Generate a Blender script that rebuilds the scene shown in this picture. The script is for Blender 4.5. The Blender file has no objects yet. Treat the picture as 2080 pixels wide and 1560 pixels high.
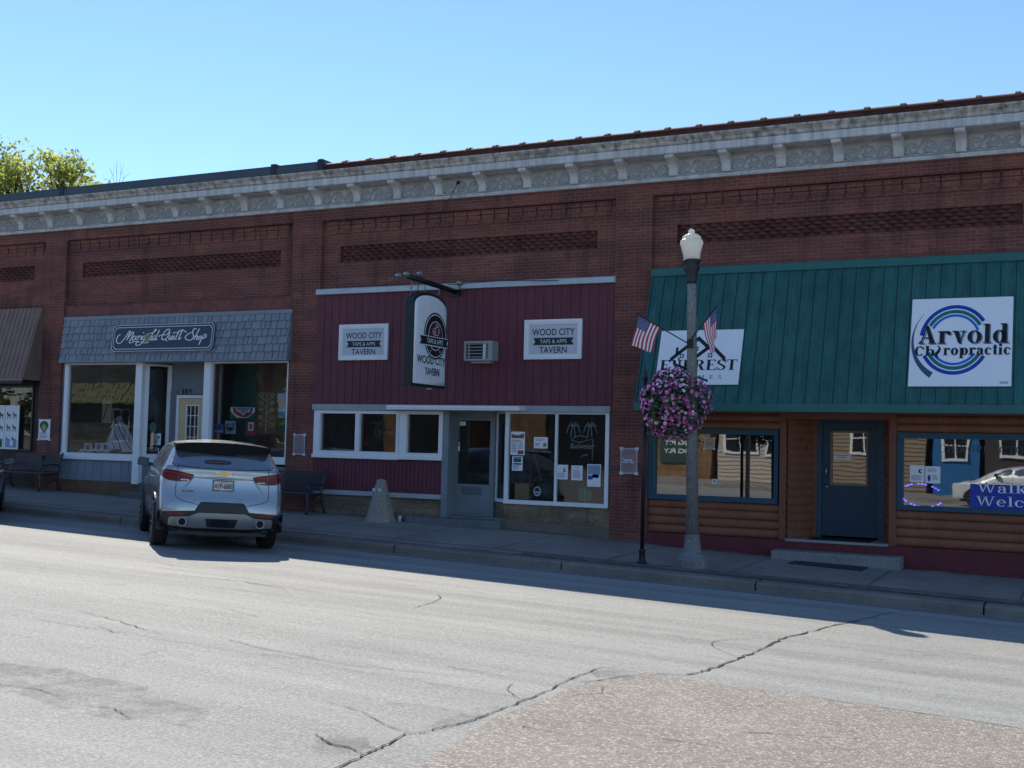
import bpy, bmesh, math, random
from mathutils import Vector, Matrix, geometry
from mathutils.bvhtree import BVHTree
S = bpy.context.scene
COL = S.collection
R = math.radians
random.seed(7)

# ------------------------------------------------------------------ camera, sky, sun, exposure
cam = bpy.data.objects.new('camera', bpy.data.cameras.new('camera'))
COL.objects.link(cam)
cam.data.sensor_width = 36.0
cam.data.lens = 36.0 * 2398.5 / 2080.0
cam.data.clip_start = 0.1
cam.data.clip_end = 3000
_yaw, _pit, _rol = R(-26.5155), R(3.0406), R(1.4426)
_f = Vector((math.sin(_yaw) * math.cos(_pit), math.cos(_yaw) * math.cos(_pit), math.sin(_pit)))
_r = Vector((math.cos(_yaw), -math.sin(_yaw), 0))
_u = _r.cross(_f)
_r2 = _r * math.cos(_rol) + _u * math.sin(_rol)
_u2 = _u * math.cos(_rol) - _r * math.sin(_rol)
_m = Matrix((_r2, _u2, -_f)).transposed().to_4x4()
_m.translation = Vector((0, -22.0, 2.05))
cam.matrix_world = _m
S.camera = cam

SUN_EL, SUN_AZ = R(44.0), R(-45.0)          # azimuth measured from +Y (north) towards +X
world = bpy.data.worlds.new('World'); S.world = world
world.use_nodes = True
wn = world.node_tree.nodes; wl = world.node_tree.links
sky = wn.new('ShaderNodeTexSky'); sky.sky_type = 'NISHITA'; sky.sun_disc = False
sky.sun_elevation = SUN_EL; sky.sun_rotation = SUN_AZ
sky.air_density = 1.0; sky.dust_density = 0.0; sky.ozone_density = 6.0
bg = wn['Background']; bg.inputs[1].default_value = 0.15
wl.new(sky.outputs[0], bg.inputs[0])
sl = bpy.data.lights.new('sun', 'SUN'); sl.energy = 5.0; sl.angle = R(0.53); sl.color = (1.0, 0.93, 0.80)
sun = bpy.data.objects.new('sun', sl); COL.objects.link(sun)
_d = Vector((math.sin(SUN_AZ) * math.cos(SUN_EL), math.cos(SUN_AZ) * math.cos(SUN_EL), math.sin(SUN_EL)))
sun.rotation_euler = _d.to_track_quat('Z', 'Y').to_euler(); sun.location = _d * 60
S.view_settings.view_transform = 'Standard'; S.view_settings.look = 'None'
S.view_settings.exposure = 0.29; S.view_settings.gamma = 1.0
S.cycles.max_bounces = 8; S.cycles.transparent_max_bounces = 12
S.cycles.use_denoising = True
S.cycles.sample_clamp_indirect = 6

# ------------------------------------------------------------------ materials
MATS = {}
def nodes(name):
    m = bpy.data.materials.new(name); m.use_nodes = True
    nt = m.node_tree
    return m, nt, nt.nodes, nt.links, nt.nodes['Principled BSDF']
def rgb(c): return (c[0], c[1], c[2], 1.0)
def noise(nt, vec, scale, detail=4, rough=.6):
    n = nt.nodes.new('ShaderNodeTexNoise'); n.inputs['Scale'].default_value = scale
    n.inputs['Detail'].default_value = detail; n.inputs['Roughness'].default_value = rough
    if vec is not None: nt.links.new(vec, n.inputs['Vector'])
    return n.outputs['Fac']
def ramp(nt, fac, stops):
    r = nt.nodes.new('ShaderNodeValToRGB'); e = r.color_ramp.elements
    while len(e) < len(stops): e.new(0.5)
    for i, (p, c) in enumerate(stops):
        e[i].position = p; e[i].color = rgb(c) if not isinstance(c, float) else (c, c, c, 1)
    nt.links.new(fac, r.inputs[0]); return r.outputs[0]
def mixc(nt, fac, a, b, mode='MIX'):
    x = nt.nodes.new('ShaderNodeMix'); x.data_type = 'RGBA'; x.blend_type = mode
    for i, v in ((0, fac), (6, a), (7, b)):
        if isinstance(v, (int, float)): x.inputs[i].default_value = v
        elif isinstance(v, tuple): x.inputs[i].default_value = rgb(v)
        else: nt.links.new(v, x.inputs[i])
    return x.outputs[2]
def pos(nt, sx=1, sy=1, sz=1):
    g = nt.nodes.new('ShaderNodeNewGeometry')
    mp = nt.nodes.new('ShaderNodeMapping'); mp.inputs['Scale'].default_value = (sx, sy, sz)
    nt.links.new(g.outputs['Position'], mp.inputs['Vector']); return mp.outputs[0]
def bump(nt, b, h, strength=.3, dist=.01):
    n = nt.nodes.new('ShaderNodeBump'); n.inputs['Strength'].default_value = strength
    n.inputs['Distance'].default_value = dist
    nt.links.new(h, n.inputs['Height']); nt.links.new(n.outputs[0], b.inputs['Normal'])
def M(name, col, rough=.6, metal=0., var=.18, vs=2.5, fine=.10, fs=45, bmp=0., spec=.4, island=0., streak=0., coat=0.):
    """plain painted / metal / cloth surface: base colour with soft wear, fine grain, optional streaks"""
    if name in MATS: return MATS[name]
    m, nt, N, L, b = nodes(name)
    p = pos(nt)
    c = mixc(nt, var, rgb(col)[:3], ramp(nt, noise(nt, p, vs), [(.3, tuple(x * .55 for x in col)), (.7, tuple(min(1, x * 1.35) for x in col))]))
    c = mixc(nt, fine, c, ramp(nt, noise(nt, p, fs, 3), [(.35, tuple(x * .5 for x in col)), (.65, tuple(min(1, x * 1.5) for x in col))]))
    if streak:
        sv = ramp(nt, noise(nt, pos(nt, 3.2, 3.2, .28), 2.2, 5), [(.42, 0.0), (.68, 1.0)])
        mm = nt.nodes.new('ShaderNodeMath'); mm.operation = 'MULTIPLY'; mm.inputs[1].default_value = streak
        L.new(sv, mm.inputs[0])
        c = mixc(nt, mm.outputs[0], c, tuple(x * .3 for x in col))
    if island:
        g = nt.nodes.new('ShaderNodeNewGeometry')
        r = ramp(nt, g.outputs['Random Per Island'], [(0, tuple(x * (1 - island) for x in col)), (1, tuple(min(1, x * (1 + island)) for x in col))])
        c = mixc(nt, .8, c, r)
    L.new(c, b.inputs['Base Color'])
    rr = ramp(nt, noise(nt, p, vs * 3), [(.3, max(0., rough - .08)), (.7, min(1., rough + .08))])
    L.new(rr, b.inputs['Roughness'])
    b.inputs['Metallic'].default_value = metal
    b.inputs['Specular IOR Level'].default_value = spec
    if coat: b.inputs['Coat Weight'].default_value = coat; b.inputs['Coat Roughness'].default_value = .04
    if bmp: bump(nt, b, noise(nt, p, fs, 5), .5, bmp)
    MATS[name] = m; return m
def brick(name, c1, c2, mortar, bw=.205, bh=.0675, ms=.011, dark=None, offset=.5):
    if name in MATS: return MATS[name]
    m, nt, N, L, b = nodes(name)
    g = N.new('ShaderNodeNewGeometry'); sp = N.new('ShaderNodeSeparateXYZ'); L.new(g.outputs['Position'], sp.inputs[0])
    ad = N.new('ShaderNodeMath'); ad.operation = 'ADD'; L.new(sp.outputs[0], ad.inputs[0]); L.new(sp.outputs[1], ad.inputs[1])
    cb = N.new('ShaderNodeCombineXYZ'); L.new(ad.outputs[0], cb.inputs[0]); L.new(sp.outputs[2], cb.inputs[1])
    t = N.new('ShaderNodeTexBrick'); L.new(cb.outputs[0], t.inputs['Vector'])
    t.inputs['Scale'].default_value = 1; t.inputs['Brick Width'].default_value = bw; t.inputs['Row Height'].default_value = bh
    t.inputs['Mortar Size'].default_value = ms * .5; t.inputs['Mortar Smooth'].default_value = .2; t.inputs['Bias'].default_value = 0
    t.offset = offset
    p = pos(nt)
    n1 = noise(nt, p, 1.3, 5); n2 = noise(nt, pos(nt, .5, .5, 2.6), 1.1, 5, .55)
    t.inputs['Color1'].default_value = rgb(c1); t.inputs['Color2'].default_value = rgb(c2); t.inputs['Mortar'].default_value = rgb(mortar)
    dk = dark or tuple(x * .42 for x in c2)
    c = mixc(nt, ramp(nt, n2, [(.42, 0.0), (.58, .92)]), t.outputs['Color'], mixc(nt, t.outputs['Fac'], dk, tuple(x * .8 for x in mortar)))
    c = mixc(nt, ramp(nt, n1, [(.3, 0.0), (.75, .55)]), c, tuple(x * .55 for x in c1), 'MIX')
    c = mixc(nt, .25, c, ramp(nt, noise(nt, p, 60, 3), [(.3, tuple(x * .4 for x in c1)), (.7, tuple(x * 1.6 for x in c1))]))
    c = mixc(nt, ramp(nt, noise(nt, pos(nt, 2.2, 2.2, .22), 1.5, 6, .65), [(.5, 0.0), (.72, .55)]), c, tuple(x * .5 for x in dk))
    c = mixc(nt, ramp(nt, noise(nt, pos(nt, 9, 9, 14), 1.2, 3), [(.60, 0.0), (.72, .5)]), c, tuple(min(1, x * 1.5) for x in c1))
    L.new(c, b.inputs['Base Color']); b.inputs['Roughness'].default_value = .88; b.inputs['Specular IOR Level'].default_value = .2
    iv = N.new('ShaderNodeMath'); iv.operation = 'SUBTRACT'; iv.inputs[0].default_value = 1; L.new(t.outputs['Fac'], iv.inputs[1])
    bump(nt, b, iv.outputs[0], .6, .008)
    MATS[name] = m; return m
def glass(name, refl=.22, tint=(.75, .8, .8), wav=.0, wsc=1.6):
    if name in MATS: return MATS[name]
    m, nt, N, L, b = nodes(name)
    N.remove(b); out = N['Material Output']
    tr = N.new('ShaderNodeBsdfTransparent'); tr.inputs[0].default_value = rgb(tint)
    gl = N.new('ShaderNodeBsdfGlossy'); gl.inputs['Roughness'].default_value = .012
    gl.inputs['Color'].default_value = (.95, .97, 1, 1)
    lw = N.new('ShaderNodeFresnel'); lw.inputs[0].default_value = 1.5
    ma = N.new('ShaderNodeMath'); ma.operation = 'ADD'; ma.inputs[1].default_value = refl; ma.use_clamp = True
    L.new(lw.outputs[0], ma.inputs[0])
    mx = N.new('ShaderNodeMixShader'); L.new(ma.outputs[0], mx.inputs[0]); L.new(tr.outputs[0], mx.inputs[1]); L.new(gl.outputs[0], mx.inputs[2])
    if wav:
        bp = N.new('ShaderNodeBump'); bp.inputs['Strength'].default_value = 1; bp.inputs['Distance'].default_value = wav
        L.new(noise(nt, pos(nt, 1.4, 1, 1), wsc, 2), bp.inputs['Height']); L.new(bp.outputs[0], gl.inputs['Normal'])
    df = N.new('ShaderNodeBsdfDiffuse'); df.inputs[0].default_value = (.55, .55, .52, 1); m2 = N.new('ShaderNodeMixShader')
    L.new(ramp(nt, noise(nt, pos(nt, 1, 1, .7), 2.3, 6, .7), [(.35, .004), (.7, .028)]), m2.inputs[0]); L.new(mx.outputs[0], m2.inputs[1]); L.new(df.outputs[0], m2.inputs[2])
    L.new(m2.outputs[0], out.inputs[0])
    MATS[name] = m; return m

# ------------------------------------------------------------------ mesh builder
class MB:
    def __init__(s): s.v = []; s.f = []; s.m = []; s.sm = []
    def add(s, vs, fs, m=0, smooth=False):
        o = len(s.v); s.v += [tuple(v) for v in vs]
        for f in fs: s.f.append([i + o for i in f]); s.m.append(m); s.sm.append(smooth)
    def box(s, x0, x1, y0, y1, z0, z1, m=0):
        x0, x1 = min(x0, x1), max(x0, x1); y0, y1 = min(y0, y1), max(y0, y1); z0, z1 = min(z0, z1), max(z0, z1)
        s.add([(x0, y0, z0), (x1, y0, z0), (x1, y1, z0), (x0, y1, z0), (x0, y0, z1), (x1, y0, z1), (x1, y1, z1), (x0, y1, z1)],
              [(0, 3, 2, 1), (4, 5, 6, 7), (0, 1, 5, 4), (1, 2, 6, 5), (2, 3, 7, 6), (3, 0, 4, 7)], m)
    def hexa(s, a, b, m=0):      # two quads (lists of 4 pts) bridged
        s.add(list(a) + list(b), [(3, 2, 1, 0), (4, 5, 6, 7), (0, 1, 5, 4), (1, 2, 6, 5), (2, 3, 7, 6), (3, 0, 4, 7)], m)
    def bar(s, a, b, w, h, m=0, up=(0, 0, 1)):
        a, b = Vector(a), Vector(b); d = (b - a).normalized(); u = Vector(up)
        if abs(d.dot(u)) > .98: u = Vector((0, 1, 0))
        r = d.cross(u).normalized() * w / 2; u = r.cross(d).normalized() * h / 2
        q = lambda p: [p - r - u, p + r - u, p + r + u, p - r + u]
        s.hexa(q(a), q(b), m)
    def tube(s, pts, r, n=8, m=0, caps=True, smooth=True):
        pts = [Vector(p) for p in pts]; rs = r if isinstance(r, (list, tuple)) else [r] * len(pts)
        vs = []; fs = []; pu = None
        for i, p in enumerate(pts):
            d = (pts[min(i + 1, len(pts) - 1)] - pts[max(i - 1, 0)]).normalized()
            u = pu if pu is not None else (Vector((0, 0, 1)) if abs(d.z) < .9 else Vector((1, 0, 0)))
            x = d.cross(u)
            if x.length < 1e-5: x = d.cross(Vector((0, 1, 0)))
            x.normalize(); y = x.cross(d).normalized(); pu = y
            for k in range(n):
                a = 2 * math.pi * k / n; vs.append(p + (x * math.cos(a) + y * math.sin(a)) * rs[i])
        for i in range(len(pts) - 1):
            for k in range(n): fs.append((i * n + k, i * n + (k + 1) % n, (i + 1) * n + (k + 1) % n, (i + 1) * n + k))
        if caps: fs.append(tuple(range(n - 1, -1, -1))); fs.append(tuple((len(pts) - 1) * n + k for k in range(n)))
        s.add(vs, fs, m, smooth)
    def lathe(s, prof, c=(0, 0, 0), n=24, m=0, axis='z', smooth=True, caps=True):
        vs = []; fs = []
        for r, z in prof:
            for k in range(n):
                a = 2 * math.pi * k / n + (math.pi / n if n <= 8 else 0)
                p = (r * math.cos(a), r * math.sin(a), z)
                if axis == 'x': p = (z, r * math.cos(a), r * math.sin(a))
                if axis == 'y': p = (r * math.cos(a), z, r * math.sin(a))
                vs.append((p[0] + c[0], p[1] + c[1], p[2] + c[2]))
        for i in range(len(prof) - 1):
            for k in range(n): fs.append((i * n + k, i * n + (k + 1) % n, (i + 1) * n + (k + 1) % n, (i + 1) * n + k))
        if caps: fs.append(tuple(range(n - 1, -1, -1))); fs.append(tuple((len(prof) - 1) * n + k for k in range(n)))
        s.add(vs, fs, m, smooth)
    def extx(s, prof, x0, x1, m=0, closed=True, smooth=False):   # (y,z) profile along X
        n = len(prof); vs = [(x0, y, z) for y, z in prof] + [(x1, y, z) for y, z in prof]
        rng = range(n) if closed else range(n - 1)
        fs = [(i, (i + 1) % n, n + (i + 1) % n, n + i) for i in rng]
        s.add(vs, fs, m, smooth)
        if closed: s.add(vs, [tuple(range(n - 1, -1, -1)), tuple(range(n, 2 * n))], m)
    def plate(s, o, ux, uy, poly, th, m=0):   # polygon in a plane, extruded th along its normal
        o, ux, uy = Vector(o), Vector(ux), Vector(uy); nn = ux.cross(uy).normalized()
        n = len(poly); a = [o + ux * p[0] + uy * p[1] for p in poly]; b = [p + nn * th for p in a]
        s.add(a + b, [tuple(range(n, 2 * n)), tuple(range(n - 1, -1, -1))] + [(i, (i + 1) % n, n + (i + 1) % n, n + i) for i in range(n)], m)
    def wall(s, x0, x1, z0, z1, y0, y1, holes=(), m=0):
        """wall slab with rectangular holes (x0,x1,z0,z1)"""
        xs = sorted(set([x0, x1] + [h[0] for h in holes] + [h[1] for h in holes])); zs = sorted(set([z0, z1] + [h[2] for h in holes] + [h[3] for h in holes]))
        solid = lambda i, j: 0 <= i < len(xs) - 1 and 0 <= j < len(zs) - 1 and not any(h[0] - 1e-6 <= xs[i] and xs[i + 1] <= h[1] + 1e-6 and h[2] - 1e-6 <= zs[j] and zs[j + 1] <= h[3] + 1e-6 for h in holes)
        for i in range(len(xs) - 1):
            for j in range(len(zs) - 1):
                if not solid(i, j): continue
                a, b, c, d = xs[i], xs[i + 1], zs[j], zs[j + 1]
                s.add([(a, y0, c), (b, y0, c), (b, y0, d), (a, y0, d)], [(0, 1, 2, 3)], m)
                s.add([(a, y1, c), (b, y1, c), (b, y1, d), (a, y1, d)], [(3, 2, 1, 0)], m)
                if not solid(i - 1, j): s.add([(a, y0, c), (a, y1, c), (a, y1, d), (a, y0, d)], [(3, 2, 1, 0)], m)
                if not solid(i + 1, j): s.add([(b, y0, c), (b, y1, c), (b, y1, d), (b, y0, d)], [(0, 1, 2, 3)], m)
                if not solid(i, j - 1): s.add([(a, y0, c), (b, y0, c), (b, y1, c), (a, y1, c)], [(3, 2, 1, 0)], m)
                if not solid(i, j + 1): s.add([(a, y0, d), (b, y0, d), (b, y1, d), (a, y1, d)], [(0, 1, 2, 3)], m)
    def frame(s, x0, x1, z0, z1, w, y0, y1, m=0):
        s.wall(x0, x1, z0, z1, y0, y1, [(x0 + w, x1 - w, z0 + w, z1 - w)], m)
    def mesh(s, name, mats, recalc=True):
        me = bpy.data.meshes.new(name); me.from_pydata(s.v, [], s.f)
        for m in (mats if isinstance(mats, (list, tuple)) else [mats]): me.materials.append(m)
        me.polygons.foreach_set('material_index', s.m); me.polygons.foreach_set('use_smooth', s.sm)
        if recalc and len(s.f) < 60000:
            bm = bmesh.new(); bm.from_mesh(me); bmesh.ops.recalc_face_normals(bm, faces=bm.faces); bm.to_mesh(me); bm.free()
        me.update(); return me

def tag(o, label=None, cat=None, group=None, kind=None):
    for k, v in (('label', label), ('category', cat), ('group', group), ('kind', kind)):
        if v: o[k] = v
    return o
def thing(name, loc, label, cat, group=None, rot=None):
    o = bpy.data.objects.new(name, None); COL.objects.link(o); o.location = loc; o.empty_display_size = .2
    if rot: o.rotation_euler = rot
    return tag(o, label, cat, group)
def part(name, mb, mats, parent, local=False, recalc=True, bevel=0., label=None):
    """a mesh under its thing; mesh data in world coordinates unless local"""
    o = bpy.data.objects.new(name, mb.mesh(name, mats, recalc) if isinstance(mb, MB) else mb); COL.objects.link(o)
    o.parent = parent
    if not local and parent.type == 'EMPTY': o.location = -Vector(parent.location)
    if bevel: bev(o, bevel)
    if label: o['label'] = label
    return o
def bev(o, w, seg=2):
    md = o.modifiers.new('bevel', 'BEVEL'); md.width = w; md.segments = seg; md.limit_method = 'ANGLE'; md.angle_limit = R(40)
def solo(name, mb, mats, label, cat, group=None, bevel=0., recalc=True):
    """a thing that is one mesh, origin at its base"""
    xs = [v[0] for v in mb.v]; ys = [v[1] for v in mb.v]; zs = [v[2] for v in mb.v]
    c = Vector(((min(xs) + max(xs)) / 2, (min(ys) + max(ys)) / 2, min(zs)))
    mb.v = [(v[0] - c.x, v[1] - c.y, v[2] - c.z) for v in mb.v]
    o = bpy.data.objects.new(name, mb.mesh(name, mats, recalc)); COL.objects.link(o); o.location = c
    if bevel: bev(o, bevel)
    return tag(o, label, cat, group)
def struct(name, mb, mats, recalc=True):
    o = bpy.data.objects.new(name, mb.mesh(name, mats, recalc)); COL.objects.link(o); o['kind'] = 'structure'; return o
def copy_tree(o, parent=None):
    c = o.copy(); COL.objects.link(c)
    if parent: c.parent = parent
    for ch in list(o.children): copy_tree(ch, c)
    return c

# ------------------------------------------------------------------ lettering
FONT = bpy.data.curves.new('f', 'FONT').font
_tc = {}
def text2d(txt, bold=0., spacing=1., shear=0.):
    k = (txt, bold, spacing, shear)
    if k not in _tc:
        cu = bpy.data.curves.new('t', 'FONT'); cu.body = txt; cu.size = 1; cu.offset = bold; cu.space_character = spacing; cu.shear = shear
        cu.resolution_u = 4; cu.fill_mode = 'FRONT'
        ob = bpy.data.objects.new('t', cu); COL.objects.link(ob)
        dg = bpy.context.evaluated_depsgraph_get(); me = bpy.data.meshes.new_from_object(ob.evaluated_get(dg))
        vs = [(v.co.x, v.co.y) for v in me.vertices]; fs = [tuple(p.vertices) for p in me.polygons]
        bpy.data.objects.remove(ob); bpy.data.meshes.remove(me); bpy.data.curves.remove(cu)
        _tc[k] = (vs, fs)
    return _tc[k]
def put2d(mb, shape, o, ux, uy, x, y, w, h, m=0, lift=.003, keep=False):
    """map a flat 2D shape's bounding box onto x..x+w, y..y+h of a sign plane"""
    vs, fs = shape; o, ux, uy = Vector(o), Vector(ux), Vector(uy); nn = ux.cross(uy).normalized()
    x0, x1 = min(v[0] for v in vs), max(v[0] for v in vs); y0, y1 = min(v[1] for v in vs), max(v[1] for v in vs)
    if keep: x0, x1, y0, y1 = 0, 1, 0, 1
    sx = w / max(1e-6, x1 - x0); sy = h / max(1e-6, y1 - y0)
    mb.add([o + ux * (x + (v[0] - x0) * sx) + uy * (y + (v[1] - y0) * sy) + nn * lift for v in vs], fs, m)
class Pen:
    """flat 2D strokes"""
    def __init__(s): s.v = []; s.f = []
    def poly(s, *p): o = len(s.v); s.v += list(p); s.f.append(tuple(range(o, o + len(p))))
    def rect(s, a, b, c, d): s.poly((a, b), (c, b), (c, d), (a, d))
    def arc(s, cx, cy, rx, ry, a0, a1, T, t, n=18):   # elliptic stroke, T thick on the sides, t on top and bottom
        o = len(s.v)
        for i in range(n + 1):
            a = R(a0 + (a1 - a0) * i / n); c, q = math.cos(a), math.sin(a)
            s.v += [(cx + rx * c, cy + ry * q), (cx + (rx - T) * c, cy + (ry - t) * q)]
        for i in range(n): s.f.append((o + 2 * i, o + 2 * i + 2, o + 2 * i + 3, o + 2 * i + 1))
    def stroke(s, pts, w, n=6):    # Catmull-Rom pen stroke
        P = [Vector(p) for p in pts]; Q = []
        for i in range(len(P) - 1):
            p0, p1, p2, p3 = P[max(i - 1, 0)], P[i], P[i + 1], P[min(i + 2, len(P) - 1)]
            for k in range(n):
                t = k / n; Q.append(.5 * ((2 * p1) + (p2 - p0) * t + (2 * p0 - 5 * p1 + 4 * p2 - p3) * t * t + (3 * p1 - p0 - 3 * p2 + p3) * t ** 3))
        Q.append(P[-1]); o = len(s.v)
        for i, q in enumerate(Q):
            d = (Q[min(i + 1, len(Q) - 1)] - Q[max(i - 1, 0)]); d.normalize(); nn = Vector((-d.y, d.x))
            ww = (w(i / (len(Q) - 1), d) if callable(w) else w) / 2
            s.v += [tuple(q + nn * ww), tuple(q - nn * ww)]
        for i in range(len(Q) - 1): s.f.append((o + 2 * i, o + 2 * i + 1, o + 2 * i + 3, o + 2 * i + 2))
    def shape(s): return s.v, s.f
def serif_glyph(ch, T, t):
    p = Pen(); x = .68; sf = .045; e = .09
    def stem(cx, y0, y1, top=True, bot=True, half=False):
        p.rect(cx - T / 2, y0, cx + T / 2, y1)
        if bot: p.rect(cx - T / 2 - e, y0, cx + T / 2 + e, y0 + sf)
        if top: p.rect(cx - T / 2 - e, y1 - sf, cx + (T / 2 if half else T / 2 + e), y1)
    c = T / 2 + e
    if ch in 'IE':
        stem(c, 0, 1)
        if ch == 'I': return 2 * c, p
        p.rect(c, 0, c + .5, t); p.rect(c, 1 - t, c + .46, 1); p.rect(c, .5, c + .3, .5 + t)
        p.poly((c + .5, 0), (c + .53, .24), (c + .48, .24), (c + .4, 0)); p.poly((c + .46, 1), (c + .36, 1), (c + .43, .79), (c + .48, .79)); p.rect(c + .27, .42, c + .31, .62)
        return c + .53, p
    if ch == 'T':
        stem(.36, 0, 1, False); p.rect(0, 1 - t, .72, 1); p.rect(0, .78, .045, 1); p.rect(.675, .78, .72, 1); return .72, p
    if ch in 'VvA':
        h = x if ch == 'v' else 1; w = .62 if ch == 'v' else .8; k = T * 1.15
        q = [((.06, h), (.06 + k, h), (w / 2 + k * .45, 0), (w / 2 - k * .1, 0)), ((w - .06, h), (w - .06 - t * 1.3, h), (w / 2 - t * .2, 0), (w / 2 + t * .8, 0))]
        if ch == 'A':
            q = [tuple((w - a, h - b) for a, b in r) for r in q]; p.rect(w * .26, .3, w * .7, .3 + t)
            p.rect(0, 0, .28, sf); p.rect(w - .36, 0, w, sf)
        else: p.rect(0, h - sf, .3, h); p.rect(w - .26, h - sf, w, h)
        for r in q: p.poly(*r)
        return w, p
    if ch == 'W':
        k = T; w = 1.15
        for a in (.05, .48): p.poly((a, 1), (a + k, 1), (a + .27 + k * .4, 0), (a + .27 - k * .1, 0))
        for a in (.60, 1.08): p.poly((a, 1), (a - t * 1.3, 1), (a - .30, 0), (a - .30 + t, 0))
        p.rect(0, 1 - sf, .27, 1); p.rect(.42, 1 - sf, .7, 1); p.rect(.95, 1 - sf, w, 1); return w, p
    if ch in 'RP':
        stem(c, 0, 1); p.arc(c + .2, .74, .3, .26, -90, 90, T, t); p.rect(c, 1 - t, c + .2, 1); p.rect(c, .48, c + .2, .48 + t)
        if ch == 'R': p.poly((c + .14, .5), (c + .14 + T, .5), (c + .56, 0), (c + .56 - T * 1.1, 0)); p.rect(c + .42, 0, c + .64, sf); return c + .62, p
        return c + .5, p
    if ch == 'H': stem(c, 0, 1); stem(c + .5, 0, 1); p.rect(c, .48, c + .5, .48 + t); return 2 * c + .5, p
    if ch in 'Oo':
        h = x if ch == 'o' else 1; w = .31 if ch == 'o' else .42
        p.arc(w, h / 2, w, h / 2 + .015, 0, 360, T, t, 30); return 2 * w, p
    if ch in 'CcGe':
        h = x if ch in 'ce' else 1; w = .29 if ch in 'ce' else .42
        p.arc(w, h / 2, w, h / 2 + .015, 40 if ch != 'e' else 8, 320, T, t, 26)
        if ch == 'e': p.rect(T * .6, h * .5, 2 * w - .01, h * .5 + t); p.arc(w, h / 2, w, h / 2 + .015, 0, 10, T, t, 3)
        else: p.rect(2 * w - .15 * h - .03, h * .66, 2 * w - .03, h * .86)
        return 2 * w, p
    if ch in 'Ss':
        h = x if ch == 's' else 1; w = .22 if ch == 's' else .3; r = h / 4 + .01
        p.arc(w, h - r, w, r, 30, 270, T * .8, t); p.arc(w, r, w, r, -150, 90, T * .8, t); 
        p.poly((w - w * .9, h * .62), (w - w * .5, h * .7), (w + w * .9, h * .38), (w + w * .5, h * .3))
        p.rect(2 * w - .06, h * .7, 2 * w - .015, h * .97); p.rect(.015, h * .03, .06, h * .3); return 2 * w, p
    if ch in 'il':
        stem(c, 0, x if ch == 'i' else 1.04, half=True)
        if ch == 'i': p.arc(c, .9, T * .6, T * .6, 0, 360, T * .6, T * .6, 12)
        return 2 * c, p
    if ch in 'hnmr':
        stem(c, 0, 1.04 if ch == 'h' else x, half=True)
        if ch == 'r': p.arc(c + .2, x - .17, .2, .18, 20, 150, T * .5, t * 1.6); p.arc(c + .3, x - .11, .1, .1, 0, 360, .1, .1, 12); return c + .4, p
        for i in range(2 if ch == 'm' else 1):
            a = c + i * .46
            p.arc(a + .24, x - .2, .24 + T / 2, .2, 0, 170, T, t); stem(a + .24 + .24, 0, x - .18, False)
        return c + (.46 if ch == 'm' else 0) + .48 + c, p
    if ch == 'k':
        stem(c, 0, 1.04, half=True); p.poly((c, .28), (c, .36), (c + .38, x), (c + .45, x)); p.poly((c + .1, .38), (c + .1 + T, .5), (c + .5, 0), (c + .5 - T * 1.2, 0)); p.rect(c + .27, x - sf, c + .54, x); p.rect(c + .34, 0, c + .58, sf); return c + .56, p
    if ch == 't': 
        p.rect(.1, .1, .1 + T, .92); p.rect(0, x - sf, .38, x); p.arc(.1 + .17, .15, .17, .15, 180, 330, T * .8, t); return .4, p
    if ch == 'd':
        p.arc(.29, x / 2, .29, x / 2 + .015, 0, 360, T, t, 26); s0 = .29 * 2 - T / 2 + .02; p.rect(s0 - T / 2, 0, s0 + T / 2, 1.04); p.rect(s0 - T / 2 - e, 1.04 - sf, s0, 1.04); p.rect(s0, 0, s0 + T / 2 + e, sf); return s0 + c, p
    if ch == 'p':
        p.rect(e, -.3, e + T, x); p.rect(0, -.3, 2 * c, -.3 + sf); p.rect(0, x - sf, e, x); p.arc(c + .26, x / 2, .29, x / 2 + .015, 0, 360, T, t, 26); return c + .55, p
    if ch == 'a':
        p.arc(.22, .19, .22, .2, 90, 330, T * .8, t); p.rect(.4 - T / 2, .05, .4 + T / 2, x - .16); p.arc(.22, x - .18, .18 + T / 2, .18, 0, 150, T, t); p.rect(.22, .37, .4, .37 + t); p.rect(.4, 0, .4 + T / 2 + .08, .06); p.rect(.05, x - .24, .05 + T * .7, x - .1); return .4 + T / 2 + .08, p
    if ch == '-': p.rect(.04, .3, .34, .3 + t * 1.6); return .38, p
    return .35, p
def serif(txt, T=.14, t=.05, gap=.06):
    vs = []; fs = []; x = 0
    for ch in txt:
        w, p = serif_glyph(ch, T, t); o = len(vs)
        vs += [(a + x, b) for a, b in p.v]; fs += [tuple(i + o for i in f) for f in p.f]; x += w + gap
    return vs, fs
# ------------------------------------------------------------------ ground heights
def zsw(x, y):
    b = .05 * max(0, min(1, (x + 18) / 2)) * max(0, min(1, (-7.5 - x) / 2)) * max(0, 1 + y / 3.0)
    return -.027 * x + .02 * y + b
def zrd(x, y): return -.027 * x - .2256 + .025 * min(max(-3.78 - y, 0), 8.0)
def sheet(xs, ys, zf, m=0, mb=None):
    mb = mb or MB(); n = len(ys)
    mb.add([(x, y, zf(x, y)) for x in xs for y in ys], [(i * n + j, (i + 1) * n + j, (i + 1) * n + j + 1, i * n + j + 1) for i in range(len(xs) - 1) for j in range(n - 1)], m)
    return mb
frange = lambda a, b, n: [a + (b - a) * i / n for i in range(n + 1)]

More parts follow.
